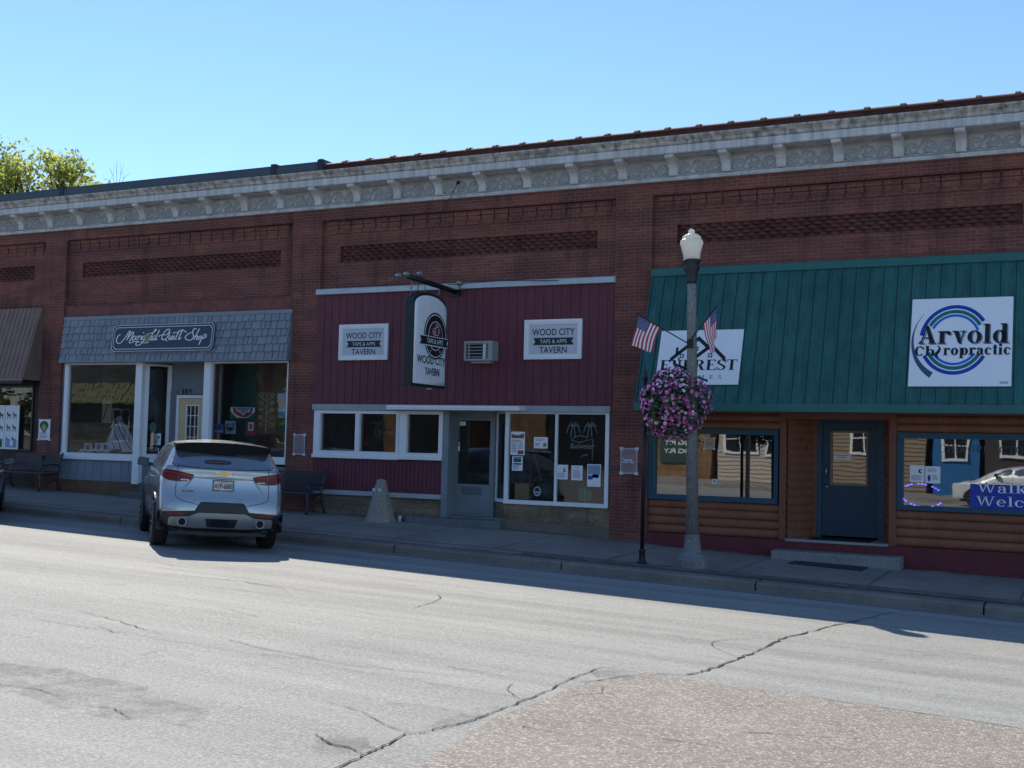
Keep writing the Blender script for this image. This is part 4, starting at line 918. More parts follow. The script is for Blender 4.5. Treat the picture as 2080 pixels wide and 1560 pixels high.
w = MB(); w.tube([(-12.37, -1.95, 5.43), (-12.36, -.06, 7.69)], .007, 5); w.tube([(-12.37, -1.5, 5.40), (-13.35, -.04, 5.28)], .009, 5)
w.tube([(-12.3, -.5, 5.42), (-11.2, -.25, 5.50), (-9.6, -.06, 5.46)], .008, 5); w.box(-12.40, -12.32, -.07, -.04, 7.66, 7.73); part('guy_wire', w, M_black, bp_)
w = MB()
for y in (-1.82, -.72):
    w.tube([(-12.38, y, 5.36), (-12.36, y - .01, 5.25), (-12.39, y, 5.15)], .011, 6); w.tube([(-12.38, y - .05, 4.95 if y < -1 else 4.9), (-12.38, y - .03, 5.08), (-12.38, y + .03, 5.08), (-12.38, y + .06, 4.95)], .010, 6)
w.tube([(-12.38, -1.3, 5.36), (-12.38, -1.3, 5.12)], .009, 6); part('hanger', w, M('galvanised hook', (.25, .27, .28), .5, .6), bp_)

# Everest and chiropractic panels on the green awning
def apt(X, d): return Vector((X, AP1.y, AP1.z)) + AUP * d + AN * .03
es = thing('shop_sign', apt(-6.74, .35), 'white square sign with black gabled roof drawing and Everest lettering behind the lamp post', 'sign')
O = apt(-7.545, .345); W, H = 1.61, 1.11
w = MB(); w.plate(O, FX, AUP, [(0, 0), (W, 0), (W, H), (0, H)], .012); part('panel', w, M_signw, es)
w = MB(); put2d(w, serif('EVEREST', .20, .065, .05), O, FX, AUP, .06, .29, 1.49, .21, 0, .0155)
part('lettering', w, M_ink, es, recalc=False); w = MB(); put2d(w, text2d('HOMES', -.012, 2.2), O, FX, AUP, .42, .115, .86, .075, 0, .0155)
pn = Pen()
def band(a, b2, t): pn.poly((a[0], a[1]), (b2[0], b2[1]), (b2[0], b2[1] - t), (a[0], a[1] - t))
t = .095
for a, b2 in (((.24, .545), (.60, .865)), ((.76, .985), (.565, .795)), ((.76, .985), (.98, .785)), ((.60, .70), (.72, .585)), ((1.02, .84), (.72, .585)), ((1.02, .84), (1.32, .545))): band(a, b2, t * 1.0)
pn.rect(.335, .60, .385, .76)
for cx, cy in ((.74, .73), (.47, .585), (1.02, .59)):
    for dx in (-.045, .005):
        for dy in (-.045, .005): pn.rect(cx + dx, cy + dy, cx + dx + .035, cy + dy + .035)
part('lettering', w, M_ink, es, recalc=False); w = MB(); put2d(w, pn.shape(), O, FX, AUP, 0, 0, 1, 1, 0, .0145, keep=True); part('house_drawing', w, M_ink, es, recalc=False)

asn = thing('shop_sign', apt(-2.14, .3), 'large white square sign with blue and green rings and Arvold Chiropractic lettering', 'sign')
O = apt(-2.957, .31); W, H = 1.64, 1.645
w = MB(); w.plate(O, FX, AUP, [(0, 0), (W, 0), (W, H), (0, H)], .012); part('panel', w, M_signw, asn)
cx, cy, k = .722, .86, .00103
def rings(pn, r, wd, a0, a1): pn.arc(cx, cy, r, r * 1.13, a0, a1, wd, wd * 1.08, 48)
for nm, m, segs in (('outer_ring', M_blue1, [(560, 60, 33, 172), (560, 60, 182, 186), (560, 60, 208, 330)]), ('middle_ring', M_grn, [(482, 58, 30, 150), (482, 58, 207, 330)]), ('inner_ring', M_blue2, [(410, 42, 22, 152), (410, 42, 212, 325)])):
    for r, wd, a0, a1 in segs:
        pn = Pen(); rings(pn, r * k, wd * k, a0, a1)
        w = MB(); put2d(w, pn.shape(), O, FX, AUP, 0, 0, 1, 1, 0, .0145, keep=True); part(nm, w, m, asn, recalc=False)
pn = Pen(); n = 30; o0 = len(pn.v)
for i in range(n + 1):
    a = R(138 + (238 - 138) * i / n); wd = .004 + .10 * (i / n) ** 1.3; ro = .70 + .045 * (i / n)
    pn.v += [(cx + .015 + ro * math.cos(a), cy - .01 + ro * 1.10 * math.sin(a)), (cx + .015 + (ro - wd) * math.cos(a), cy - .01 + (ro - wd) * 1.10 * math.sin(a))]
for i in range(n): pn.f.append((o0 + 2 * i, o0 + 2 * i + 2, o0 + 2 * i + 3, o0 + 2 * i + 1))
w = MB(); put2d(w, pn.shape(), O, FX, AUP, 0, 0, 1, 1, 0, .0145, keep=True); part('swoosh', w, M_slblue, asn, recalc=False)
w = MB(); A = serif('Arvold', .2, .05, .05); B = serif('Chropractic', .2, .065, .06)
put2d(w, A, O, FX, AUP, .155, .765, 1.45, .36, 1, .016); put2d(w, A, O, FX, AUP, .135, .785, 1.45, .36, 0, .018)
LM = [M_ink, M('lettering drop shade', (.23, .27, .32), .5)]; part('lettering', w, LM, asn, recalc=False); w = MB()
c1 = serif('Ch', .25, .09, .06); c2 = serif('ropractic', .23, .075, .05)
put2d(w, c1, O, FX, AUP, .085, .56, .335, .19, 0, .018); put2d(w, c2, O, FX, AUP, .545, .51, 1.07, .265, 0, .018)
pn = Pen(); pn.stroke([(.455, .75), (.49, .70), (.47, .64), (.44, .60), (.445, .56), (.475, .52)], lambda t, d: .012 + .04 * math.sin(math.pi * t), 5); put2d(w, pn.shape(), O, FX, AUP, 0, 0, 1, 1, 0, .018, keep=True)
part('lettering', w, LM, asn, recalc=False); w = MB()
for i in range(2): put2d(w, text2d('----', .01), O, FX, AUP, 1.46, .05 + .022 * i, .13, .010, 0, .016)
part('lettering', w, LM, asn, recalc=False)

# air conditioner
ac = thing('air_conditioner', (-11.64, -.15, 3.82), 'window air conditioner sticking out of the maroon boards', 'air conditioner')
M_ac = M('aged ac metal', (.37, .38, .37), .5, .2, var=.3)
w = MB(); w.wall(-11.97, -11.30, 3.83, 4.24, -.31, -.26, [(-11.93, -11.39, 3.87, 4.20)]); w.box(-11.97, -11.955, -.26, -.03, 3.83, 4.24); w.box(-11.315, -11.30, -.26, -.03, 3.83, 4.24); w.box(-11.955, -11.315, -.26, -.03, 4.225, 4.24); w.box(-11.955, -11.315, -.26, -.03, 3.83, 3.845); part('case', w, M_ac, ac)
w = MB(); w.box(-11.95, -11.32, -.22, -.05, 3.85, 4.22); part('coil', w, M('dark coil', (.02, .025, .03), .6), ac)
w = MB()
for i in range(5): z = 3.90 + .068 * i; w.box(-11.93, -11.39, -.30, -.265, z, z + .016)
for x in (-11.88, -11.52, -11.42): w.box(x, x + .02, -.285, -.25, 3.87, 4.20)
w.box(-11.53, -11.47, -.29, -.24, 3.87, 4.2, 1); part('louvre', w, [M_ac, M_white], ac)
w = MB(); w.box(-11.85, -11.4, -.2, -.03, 3.78, 3.828); part('bracket', w, M_ac, ac)

# ================================================================== posters and window displays
PAPER = M('white paper', (.80, .82, .85), .8, var=.06); M_print = M('grey print', (.16, .17, .20), .8); M_pinkp = M('pink brown flyer', (.32, .22, .23), .8, var=.3); M_tape = M('white tape', (.60, .62, .66), .7)
P_red = M('print red', (.40, .05, .06), .7); P_grn = M('print green', (.03, .12, .05), .7); P_blu = M('print blue', (.04, .10, .34), .7); P_brn = M('print brown', (.20, .11, .06), .7); P_tan = M('print tan', (.40, .33, .20), .7); P_sky = M('print sky', (.22, .34, .48), .7)
PM = [PAPER, M_print, P_red, P_grn, P_blu, P_brn, P_tan, P_sky, M_pinkp, M_tape, M_ink]
def poster(px0, py0, px1, py1, Y, label, items, base=0, name='poster', cat='poster', group=None, y_off=.004):
    a, b2 = at(px0, py0, Y), at(px1, py1, Y); x0, x1, z1, z0 = a.x, b2.x, a.z, b2.z
    if x1 < x0: x0, x1 = x1, x0
    w = MB(); w.box(x0, x1, Y - .004, Y, z0, z1, base); W, H = x1 - x0, z1 - z0
    for i, it in enumerate(items):
        kind, m = it[0], it[1]
        if kind == 'r': u0, v0, u1, v1 = it[2:]; w.box(x0 + u0 * W, x0 + u1 * W, Y - .0062 - .0006 * (i % 3), Y - .004, z0 + v0 * H, z0 + v1 * H, m)
        elif kind == 'l':    # block of printed lines
            u0, v0, u1, v1, n = it[2:]
            for k in range(n): z = z1 - H * (1 - v1) - H * (v1 - v0) * (k + .2) / n; e = u1 - (random.random() * .25 * (u1 - u0)); w.box(x0 + u0 * W, x0 + e * W, Y - .0056, Y - .004, z - H * (v1 - v0) * .38 / n, z, m)
        elif kind == 't': u0, v0, u1, v1, s_ = it[2:]; put2d(w, text2d(s_, .01), (x0, Y - .004, z0), FX, FZ, u0 * W, v0 * H, (u1 - u0) * W, (v1 - v0) * H, m, .003)
        elif kind == 'p': w.plate((x0, Y - .0042 - .0012 * (i % 4), z0), FX, FZ, [(p[0] * W, p[1] * H) for p in it[2]], .0012, m)
    return solo(name, w, PM, label, cat, group, recalc=False)
ell = lambda cx, cy, rx, ry, n=20: [(cx + rx * math.cos(2 * math.pi * k / n), cy + ry * math.sin(2 * math.pi * k / n)) for k in range(n)]
tapes = [('r', 9, -.08, .93, .16, 1.05), ('r', 9, .84, .93, 1.08, 1.05), ('r', 9, -.08, -.05, .16, .07), ('r', 9, .84, -.05, 1.08, .07), ('r', 9, -.01, 0, .03, 1), ('r', 9, .97, 0, 1.01, 1), ('r', 9, 0, .975, 1, 1.005), ('r', 9, 0, -.005, 1, .025)]
poster(79.6, 851.5, 101, 894, -.008, 'white flyer with a green hot air balloon taped to the pillar beside the quilt shop', [('p', 3, ell(.47, .70, .38, .22)), ('p', 3, [(.14, .60), (.80, .60), (.56, .36), (.40, .36)]), ('p', 6, [(.47, .80), (.70, .62), (.55, .42), (.40, .42), (.24, .62)]), ('l', 4, .1, .28, .9, .36, 2), ('l', 1, .12, .08, .85, .26, 4), ('r', 9, -.1, -.03, .14, .05), ('r', 9, .86, -.03, 1.1, .05), ('r', 9, -.05, .94, .12, 1.02), ('r', 9, .88, .94, 1.05, 1.02)])
poster(597.5, 882.5, 618.5, 923.5, -.008, 'faded pinkish flyer taped at its corners to the pillar between quilt shop and tavern', tapes + [('l', 1, .12, .1, .9, .9, 12)], 8)
poster(1261.5, 910.5, 1294, 962.5, -.008, 'pinkish flyer with white tape corners on the pillar between tavern and green awning', tapes + [('l', 1, .12, .72, .9, .93, 4), ('r', 9, .2, .5, .7, .56), ('r', 9, .1, .43, .45, .47), ('r', 9, .55, .42, .8, .47), ('r', 9, .12, .56, .2, .61), ('l', 1, .12, .1, .9, .4, 6)], 8)
z4_ = lambda a, b2: (620 + a / 3.25, 780 + b2 / 3.25)
gy = .062
poster(*z4_(1358, 314), *z4_(1448, 470), gy, 'tall event poster with a brown photo band, upper left of the tavern display window', [('r', 5, .06, .72, .94, .93), ('p', 0, [(.06, .90), (.5, .84), (.94, .93), (.94, .94), (.06, .94)]), ('l', 2, .08, .52, .9, .66, 2), ('l', 1, .08, .1, .48, .5, 6), ('r', 2, .52, .04, .92, .2), ('l', 1, .55, .25, .92, .5, 4)])
poster(*z4_(1511, 350), *z4_(1600, 426), gy, 'small landscape notice with handwriting and yellow corner in the tavern window', [('l', 1, .1, .65, .8, .88, 2), ('l', 4, .1, .2, .5, .5, 3), ('p', 6, ell(.78, .3, .14, .2)), ('p', 3, ell(.85, .36, .06, .12))])
poster(*z4_(1367, 475), *z4_(1434, 574), gy, 'blue and black printed flyer under the tall event poster', [('r', 10, .15, .60, .85, .85), ('p', 3, ell(.5, .72, .3, .1)), ('r', 10, .12, .42, .88, .52), ('l', 4, .1, .08, .7, .38, 4), ('r', 4, .1, .88, .9, .95)])
poster(*z4_(1663, 532), *z4_(1733, 631), gy, 'white letter sheet with a small dark crest, next to the mullion in the tavern window', [('p', 10, ell(.70, .64, .13, .14)), ('p', 0, ell(.74, .66, .07, .07)), ('l', 1, .1, .1, .85, .45, 6)])
poster(*z4_(1758, 537), *z4_(1830, 637), gy, 'white letter sheet with a green heading, between the crest sheet and the landscape picture', [('l', 3, .3, .8, .75, .88, 1), ('l', 1, .12, .12, .88, .72, 8)])
poster(*z4_(1862, 527), *z4_(1952, 682), gy, 'framed landscape picture poster at the right end of the tavern window', [('r', 10, .0, .0, 1, 1), ('r', 0, .02, .012, .98, .988), ('r', 7, .07, .55, .93, .95), ('r', 6, .07, .2, .93, .56), ('p', 3, [(.07, .55), (.07, .74), (.4, .78), (.55, .7), (.93, .66), (.93, .55)]), ('r', 4, .07, .32, .42, .5), ('r', 10, .35, .36, .88, .62), ('r', 6, .40, .40, .84, .58), ('p', 0, ell(.82, .1, .12, .07))])
z6_ = lambda a, b2: (1280 + a / 2.6, 800 + b2 / 2.6)
poster(*z6_(1478, 376), *z6_(1554, 468), .10, 'white letter sheet with dark crest at left in the chiropractic window', [('p', 10, ell(.72, .66, .13, .13)), ('p', 0, ell(.77, .67, .06, .07)), ('l', 1, .1, .1, .85, .42, 6)])
poster(*z6_(1560, 382), *z6_(1638, 474), .10, 'white letter sheet with small blue skeleton figure in the chiropractic window', [('l', 1, .15, .65, .85, .88, 4), ('p', 4, ell(.25, .3, .1, .2)), ('r', 10, .22, .2, .28, .5), ('l', 1, .45, .2, .85, .5, 3)])
poster(*z6_(392, 232), *z6_(446, 292), .10, 'small tan notice with white tape corners inside the left log shopfront window', tapes + [('l', 2, .2, .3, .8, .6, 2)], 6)
poster(*z6_(434, 450), *z6_(458, 474), .10, 'tiny square sticker low in the left log shopfront window', [('r', 7, .2, .2, .8, .8)], name='sticker', cat='sticker')
# Walk-Ins banner and the LED ring
o = at(*z6_(1795, 605), .10); w = MB(); W, H = 1.95, at(*z6_(1795, 475), .10).z - o.z
w.box(o.x, o.x + W, .092, .10, o.z, o.z + H, 0); T1 = serif('Walk-Ins', .14, .05, .10); T2 = serif('Welcome', .14, .05, .10)
put2d(w, T1, (o.x, .092, o.z), FX, FZ, .12, .285, 1.42, .175, 1); put2d(w, T2, (o.x, .092, o.z), FX, FZ, .10, .055, 1.5, .175, 1)
solo('banner', w, [M('royal blue banner', (.02, .045, .36), .5), M_cream], 'royal blue banner with white Walk-In lettering at the bottom of the chiropractic window', 'banner', recalc=False)
m_, nt, N, L, b = nodes('led blue'); b.inputs['Emission Color'].default_value = (.12, .08, 1, 1); b.inputs['Emission Strength'].default_value = 9.0; b.inputs['Base Color'].default_value = (.1, .08, .6, 1)
t = thing('led_sign', at(*z6_(1540, 590), .16), 'oval ring of purple blue LED dots low in the chiropractic window', 'sign')
w = MB(); c = at(*z6_(1541, 536), .16)
for k in range(36):
    a = 2 * math.pi * k / 36
    if k in (0, 1, 2, 17, 18, 19, 34, 35, 16): continue
    if k % 4 == 3: continue
    w.box(c.x + .36 * math.cos(a) - .018, c.x + .36 * math.cos(a) + .018, .15, .16, c.z + .20 * math.sin(a) - .03 * math.cos(a) - .007, c.z + .20 * math.sin(a) - .03 * math.cos(a) + .007)
part('leds', w, m_, t); w = MB(); w.plate((c.x, .175, c.z), FX, FZ, ell(0, 0, .42, .25, 28), .004); part('backing', w, M('clear grey acrylic', (.04, .04, .05), .3), t)
# quilt shop displays
z1_ = lambda a, b2: (a / 2.889, 560 + b2 / 2.889)
PM2 = PM
zc_ = lambda a, b2: (430 + a / 9.176, 730 + b2 / 9.176); zb_ = lambda a, b2: (120 + a / 9.043, 780 + b2 / 9.043)
def hung(name, label, cat, px0, py0, px1, py1, Y, items, base=0, group=None): return poster(px0, py0, px1, py1, Y, label, items, base, name, cat, group)
hung('table_topper', 'half octagon red and white pieced table topper hanging in the quilt shop window', 'quilt', *zc_(345, 885), *zc_(815, 1120), .35, [('p', 3, [(0, 1), (1, 1), (1, .55), (.72, 0), (.25, 0), (0, .55)]), ('p', 0, [(.03, .98), (.97, .98), (.97, .6), (.7, .13), (.28, .13), (.03, .6)]), ('p', 2, [(.1, .95), (.22, .95), (.27, .65), (.42, .55), (.52, .3), (.66, .6), (.78, .6), (.8, .95), (.9, .95), (.85, .45), (.7, .2), (.52, .15), (.3, .3), (.15, .55)]), ('p', 7, [(.25, .95), (.78, .95), (.72, .7), (.6, .62), (.52, .42), (.42, .65), (.28, .72)])], 3)
hung('wall_quilt', 'small mint and black star quilt in the quilt shop window', 'quilt', *zc_(255, 1150), *zc_(440, 1385), .35, [('r', 7, .06, .05, .94, .95), ('p', 3, [(.1, .9), (.3, .72), (.1, .55)]), ('p', 3, [(.9, .9), (.7, .72), (.9, .55)]), ('p', 3, [(.1, .5), (.5, .12), (.9, .5), (.72, .3), (.5, .3), (.28, .3)]), ('p', 0, ell(.5, .6, .22, .2))])
hung('wall_quilt', 'small pink framed quilt in the quilt shop window', 'quilt', *zc_(640, 1155), *zc_(830, 1420), .35, [('r', 0, .22, .32, .72, .95), ('r', 2, .36, .45, .58, .82)], 2)
its = [('p', 6, ell(.5 + sx * .27, v, .13, .05)) for sx in (-1, 1) for v in (.92, .74, .58, .40, .22)] + [('p', 5, ell(.5 + sx * .27, v, .07, .025)) for sx in (-1, 1) for v in (.92, .74, .58, .40, .22)] + [('p', 6, [(.5 - .03, .05), (.5 + .03, .05), (.55, .5), (.52, .95), (.48, .95), (.45, .5)])] + [('p', 6, [(.5, v), (.5 + sx * .3, v + .08), (.5 + sx * .33, v + .06), (.5, v - .03)]) for sx in (-1, 1) for v in (.3, .48, .65, .8)]
hung('wall_quilt', 'tall brown quilt with cream scroll applique in the quilt shop window', 'quilt', *zc_(850, 600), *zc_(1195, 1400), .40, its, 5)
hung('wall_quilt', 'narrow teal and purple landscape quilt beside the pillar in the quilt shop window', 'quilt', *zc_(1250, 590), *zc_(1410, 1410), .35, [('r', 7, 0, .35, 1, .65), ('r', 4, 0, .6, 1, .7), ('r', 3, 0, 0, 1, .38), ('r', 2, 0, .7, 1, .82), ('p', 4, [(.1, .1), (.4, .5), (.6, .2), (.9, .45), (.9, 0), (.1, 0)])], 4)
hung('sign_card', 'dark blue card lettered MAGIC low in the quilt shop window', 'sign', *zc_(-20, 1200), *zc_(215, 1375), .25, [('t', 0, .12, .1, .98, .36, 'MAGIC')], 4)
hung('wall_panel', 'tall cream panel with a dark sword in the quilt shop window', 'panel', *zb_(800, 300), *zb_(955, 720), .9, [('p', 10, [(.12, .2), (.2, .16), (.68, .86), (.62, .9)]), ('p', 10, [(.3, .80), (.34, .84), (.86, .80), (.84, .76)])], 6)
# mannequin torso in a striped shawl
M_shawl = (lambda: None)
m_, nt, N, L, b = nodes('striped shawl'); p = pos(nt); wv = N.new('ShaderNodeTexWave'); wv.inputs['Scale'].default_value = 1.9; wv.inputs['Distortion'].default_value = 1.2
mp = N.new('ShaderNodeMapping'); mp.inputs['Rotation'].default_value = (0, R(40), 0); L.new(p, mp.inputs[0]); L.new(mp.outputs[0], wv.inputs[0]); wv.inputs['Detail'].default_value = 2
L.new(ramp(nt, wv.outputs[0], [(.1, (.16, .19, .30)), (.25, (.84, .84, .86)), (.5, (.86, .83, .83)), (.62, (.62, .38, .42)), (.75, (.84, .84, .88)), (.95, (.42, .48, .6))]), b.inputs['Base Color']); b.inputs['Roughness'].default_value = .9
M_sh = m_
mq = thing('mannequin', at(242, 917, .42), 'dressmaker dummy wearing a pale striped shawl in the left quilt shop window', 'mannequin')
c = at(241, 917, .42); w = MB()
w.lathe([(.02, 0), (.12, .02), (.12, .25), (.10, .45), (.09, .55), (.07, .62), (.07, .66), (.06, .74)], (c.x, c.y + .02, c.z), 18); part('torso', w, M('dummy linen', (.06, .05, .05), .8), mq)
w = MB(); n = 20; vs = []
for i in range(9):
    t = i / 8
    for k in range(n):
        a = 2 * math.pi * k / n; rr = .09 + .50 * t ** .8 + .03 * math.sin(a * 5 + i) * t
        vs.append((c.x + rr * 1.05 * math.cos(a) + .05 * t, c.y + rr * .42 * math.sin(a), c.z + .74 - .70 * t * (1 - .35 * math.cos(a) * t * (1 if math.cos(a) < 0 else .1)) + .02 * math.sin(3 * a)))
w.add(vs, [(i * n + k, i * n + (k + 1) % n, (i + 1) * n + (k + 1) % n, (i + 1) * n + k) for i in range(8) for k in range(n)], 0, True); part('shawl', w, M_sh, mq)
w = MB(); w.lathe([(.0, 0), (.08, .02), (.09, .08), (.06, .14), (0, .16)], (c.x - .02, c.y, c.z + .74), 12); part('neck_cap', w, M('blush ribbon', (.5, .35, .38), .7), mq)
for i, (a, b2, a2, b3, lab) in enumerate(((470, 1085, 600, 1240, 'leftmost small upright picture card with a figure in the quilt window'), (670, 1085, 790, 1235, 'middle small upright picture card with a blue spot in the quilt window'), (800, 1085, 905, 1235, 'small upright picture card nearest the shawl in the quilt window'))):
    hung('display_card', lab, 'card', *zb_(a, b2), *zb_(a2, b3), .22, [('r', 7, .12, .15, .88, .9), ('p', (3, 4, 10)[i], ell(.5, .45, .2, .3))], 0, 'picture cards on the quilt window shelf')
for i, (a, a2) in enumerate(((365, 470), (535, 630), (700, 795), (1150, 1340))):
    q0, q1 = at(*zb_(a, 1190), .18), at(*zb_(a2, 1245), .18); w = MB(); w.hexa([(q0.x, .14, q1.z), (q1.x, .14, q1.z), (q1.x, .15, q1.z), (q0.x, .15, q1.z)], [(q0.x + .03, .22, q0.z), (q1.x + .03, .22, q0.z), (q1.x + .03, .23, q0.z), (q0.x + .03, .23, q0.z)])
    solo('price_tent', w, PAPER, ('leftmost folded white card on the quilt window sill', 'second folded white card from the left on the quilt window sill', 'third folded white card from the left on the quilt window sill', 'wide folded white card under the striped shawl')[i], 'card', 'folded cards on the quilt window sill')
w = MB(); w.plate(at(*zb_(1722, 795), .42), FX, FZ, ell(0, 0, .115, .125, 24), .006); solo('round_sticker', w, M('pale teal sticker', (.20, .36, .36), .7), 'pale teal round decal in the slanted quilt shop sidelight', 'sticker')
hung('notice', 'white notice sheet with green emblem in the slanted quilt shop sidelight', 'notice', *zb_(1705, 905), *zb_(1865, 1125), .45, [('p', 3, ell(.75, .66, .12, .14)), ('l', 1, .1, .15, .85, .5, 5)])
hung('sign_card', 'black framed come in card low in the slanted quilt shop sidelight', 'sign', *zb_(1605, 1165), *zb_(1835, 1295), .42, [('r', 0, .02, .03, .98, .97), ('r', 10, .06, .1, .94, .9), ('t', 0, .15, .5, .85, .8, 'Come in'), ('l', 2, .2, .15, .8, .4, 2)], 10)
w = MB(); c = at(*zb_(1660, 460), .8); w.lathe([(.0, -.3), (.2, -.28), (.27, -.05), (.2, .22), (.08, .3)], tuple(c), 14); w.tube([(c.x - .15, c.y, c.z + .2), (c.x, c.y, c.z + .5), (c.x + .15, c.y, c.z + .2)], .015, 6); solo('tote_bag', w, M('patchwork bag', (.10, .10, .10), .9, var=.6, vs=5), 'dark patchwork bag hanging behind the slanted quilt shop sidelight', 'bag')
# cloth panels with horse prints in the far left window
w0 = [at(-60, 822, .07), at(43.3, 823, .07)]
for i, (a, b2, lab) in enumerate(((-27.0, -26.52, 'white cloth panel with horse prints, left one in the window under the brown awning'), (-26.50, -26.02, 'white cloth panel with horse prints, middle one in the window under the brown awning'), (-26.0, -25.48, 'white cloth panel with dark horse prints next to the brick pillar'))):
    w = MB(); z0_, z1_2 = 1.655, 2.81; w.box(a, b2, .055, .07, z0_, z1_2, 0)
    for r in range(3):
        for k in range(2):
            x, z = a + .06 + .22 * k, 2.45 - .33 * r; mm = (1, 10, 3, 1)[(r + k + i) % 4]
            w.plate((x, .0545, z), FX, FZ, [(.02, .0), (.035, .08), (.02, .1), (.0, .16), (.03, .2), (.05, .15), (.12, .12), (.15, .14), (.14, .0), (.12, .0), (.115, .07), (.06, .07), (.045, 0)], .002, mm)
    w.box(a + .05, b2 - .05, .052, .056, 1.70, 1.90, (6, 3, 7)[i]); w.plate((a + .22, .051, 1.74), FX, FZ, [(0, 0), (.12, 0), (.12, .12), (.06, .18), (0, .12)], .001, 0)
    solo('cloth_panel', w, PM, lab, 'cloth', 'printed cloth panels in the far left window', recalc=False)
# tavern window contents: neon tubes, barrel, plants, crate
M_tube = M('unlit neon tubing', (.55, .60, .58), .25, spec=.6); M_tubg = M('unlit green neon', (.16, .42, .26), .3)
t = thing('neon_sign', at(*z4_(1830, 480), .2), 'unlit beer sign tubing with two palm trees in the tavern display window', 'neon sign')
def tubes(lst, Y, r, mb): 
    for s_ in lst: mb.tube([tuple(at(*z8_(a, b2), Y)) for a, b2 in s_], r, 5)
z8_ = lambda a, b2: (1000 + a / 5.572, 820 + b2 / 5.572)
w = MB(); pl = []
for ox, fl in ((915, 1), (1105, -1)):
    cxx = ox
    for dx, dy in ((-75, 70), (-60, 15), (-30, -40), (35, -45), (75, 0), (85, 75)): pl.append([(cxx, 262), (cxx + dx * .6, 250 + dy * .3 - 25), (cxx + dx, 262 + dy)])
    pl.append([(cxx - 10, 265), (cxx - 22, 330), (cxx - 24, 385)]); pl.append([(cxx + 12, 265), (cxx + 20, 330), (cxx + 24, 385)])
tubes(pl, .2, .007, w); tubes([[(890, 410), (950, 370), (1000, 360), (1060, 375), (1075, 405)], [(890, 410), (985, 440), (1140, 400), (1130, 650)], [(1000, 600), (1050, 580), (1085, 575)]], .2, .006, w); part('palm_tubing', w, M_tube, t)
w = MB(); a, b2 = at(*z8_(885, 505), .2), at(*z8_(1160, 450), .2); put2d(w, text2d('Budweiser', -.01, 1, .25), (a.x, .2, a.z), FX, FZ, 0, 0, b2.x - a.x, b2.z - a.z); part('lettering', w, M_tube, t, recalc=False)
t = thing('neon_sign', at(*z8_(1050, 1090), .2), 'unlit green cactus shaped tubing at the bottom of the tavern display window', 'neon sign')
w = MB(); tubes([[(985, 1085), (980, 980), (1015, 900), (1045, 960), (1040, 1090)], [(1000, 1080), (1005, 960)], [(1020, 1085), (1022, 930)], [(1040, 1085), (1060, 960), (1095, 955), (1118, 1010), (1105, 1090)], [(1062, 1085), (1070, 985)], [(1085, 1085), (1090, 985)], [(985, 1088), (1108, 1092)]], .2, .009, w); part('tubing', w, M_tubg, t)
t = thing('neon_sign', at(770, 900, .25), 'unlit hexagon beer sign tubing in the tavern sliding window', 'neon sign')
w = MB(); z9_ = lambda a, b2: (640 + a / 7.43, 820 + b2 / 7.43)
for s_ in ([(910, 350), (905, 500), (990, 530)], [(945, 350), (942, 480), (1000, 500)], [(910, 350), (1000, 300)], [(1170, 380), (1175, 480), (1120, 480)], [(1085, 350), (1170, 380)]): w.tube([tuple(at(*z9_(a, b2), .25)) for a, b2 in s_], .008, 5)
a, b2 = at(*z9_(975, 460), .25), at(*z9_(1165, 390), .25); put2d(w, text2d('Line', .0), (a.x, .25, a.z), FX, FZ, 0, 0, b2.x - a.x, b2.z - a.z); a, b2 = at(*z9_(835, 310), .25), at(*z9_(1000, 270), .25); put2d(w, text2d('Original', .0), (a.x, .25, a.z), FX, FZ, 0, 0, b2.x - a.x, b2.z - a.z, 1)
part('tubing', w, [M('dull tube', (.30, .30, .26), .4), M_tubg], t, recalc=False)
a = at(*z9_(775, 655), .3); w = MB(); w.lathe([(.0, 0), (.05, .01), (.065, .06), (.05, .13), (.015, .19), (0, .2)], tuple(a), 12); solo('red_ornament', w, M('red ornament', (.42, .03, .03), .5), 'small red flame shaped ornament in the tavern sliding window', 'ornament')
a = at(*z8_(600, 1085), .45); w = MB(); w.lathe([(.17, 0), (.20, .12), (.20, .22), (.17, .34), (.0, .345)], tuple(a), 20); br = thing('barrel', tuple(a), 'dark barrel with round white emblem among plants in the tavern window', 'barrel'); part('staves', w, M('dark barrel', (.05, .05, .05), .6), br)
w = MB(); w.plate((a.x - .09, a.y - .215, a.z + .17), FX, FZ, ell(0, 0, .085, .10, 24), .006, 0); w.plate((a.x - .09, a.y - .222, a.z + .17), FX, FZ, ell(0, .01, .06, .07, 20), .003, 1); w.plate((a.x - .09, a.y - .226, a.z + .16), FX, FZ, [(-.08, -.02), (.08, -.02), (.08, .01), (-.08, .01)], .003, 0); part('emblem', w, [M_cream, M_mred], br)
M_leafd = M('dark indoor leaf', (.025, .070, .022), .6, island=.5)
def leafbush(mb, c, rx, ry, rz, n, s, m=0, rnd=random):
    for i in range(n):
        d = Vector((rnd.gauss(0, 1), rnd.gauss(0, 1), rnd.gauss(0, 1))).normalized() * rnd.random() ** .4
        p = Vector((c[0] + d.x * rx, c[1] + d.y * ry, c[2] + d.z * rz)); q = Vector((rnd.gauss(0, 1), rnd.gauss(0, 1), rnd.gauss(0, .7))).normalized(); r = q.cross(Vector((rnd.gauss(0, 1), rnd.gauss(0, 1), rnd.gauss(0, 1)))).normalized(); k = s * rnd.uniform(.6, 1.3)
        mb.add([p - q * k, p + r * k * .55, p + q * k, p - r * k * .55], [(0, 1, 2, 3)], m)
pp = thing('indoor_plant', (-10.42, .4, .95), 'large leafy climbing plant behind the barrel in the tavern window', 'plant')
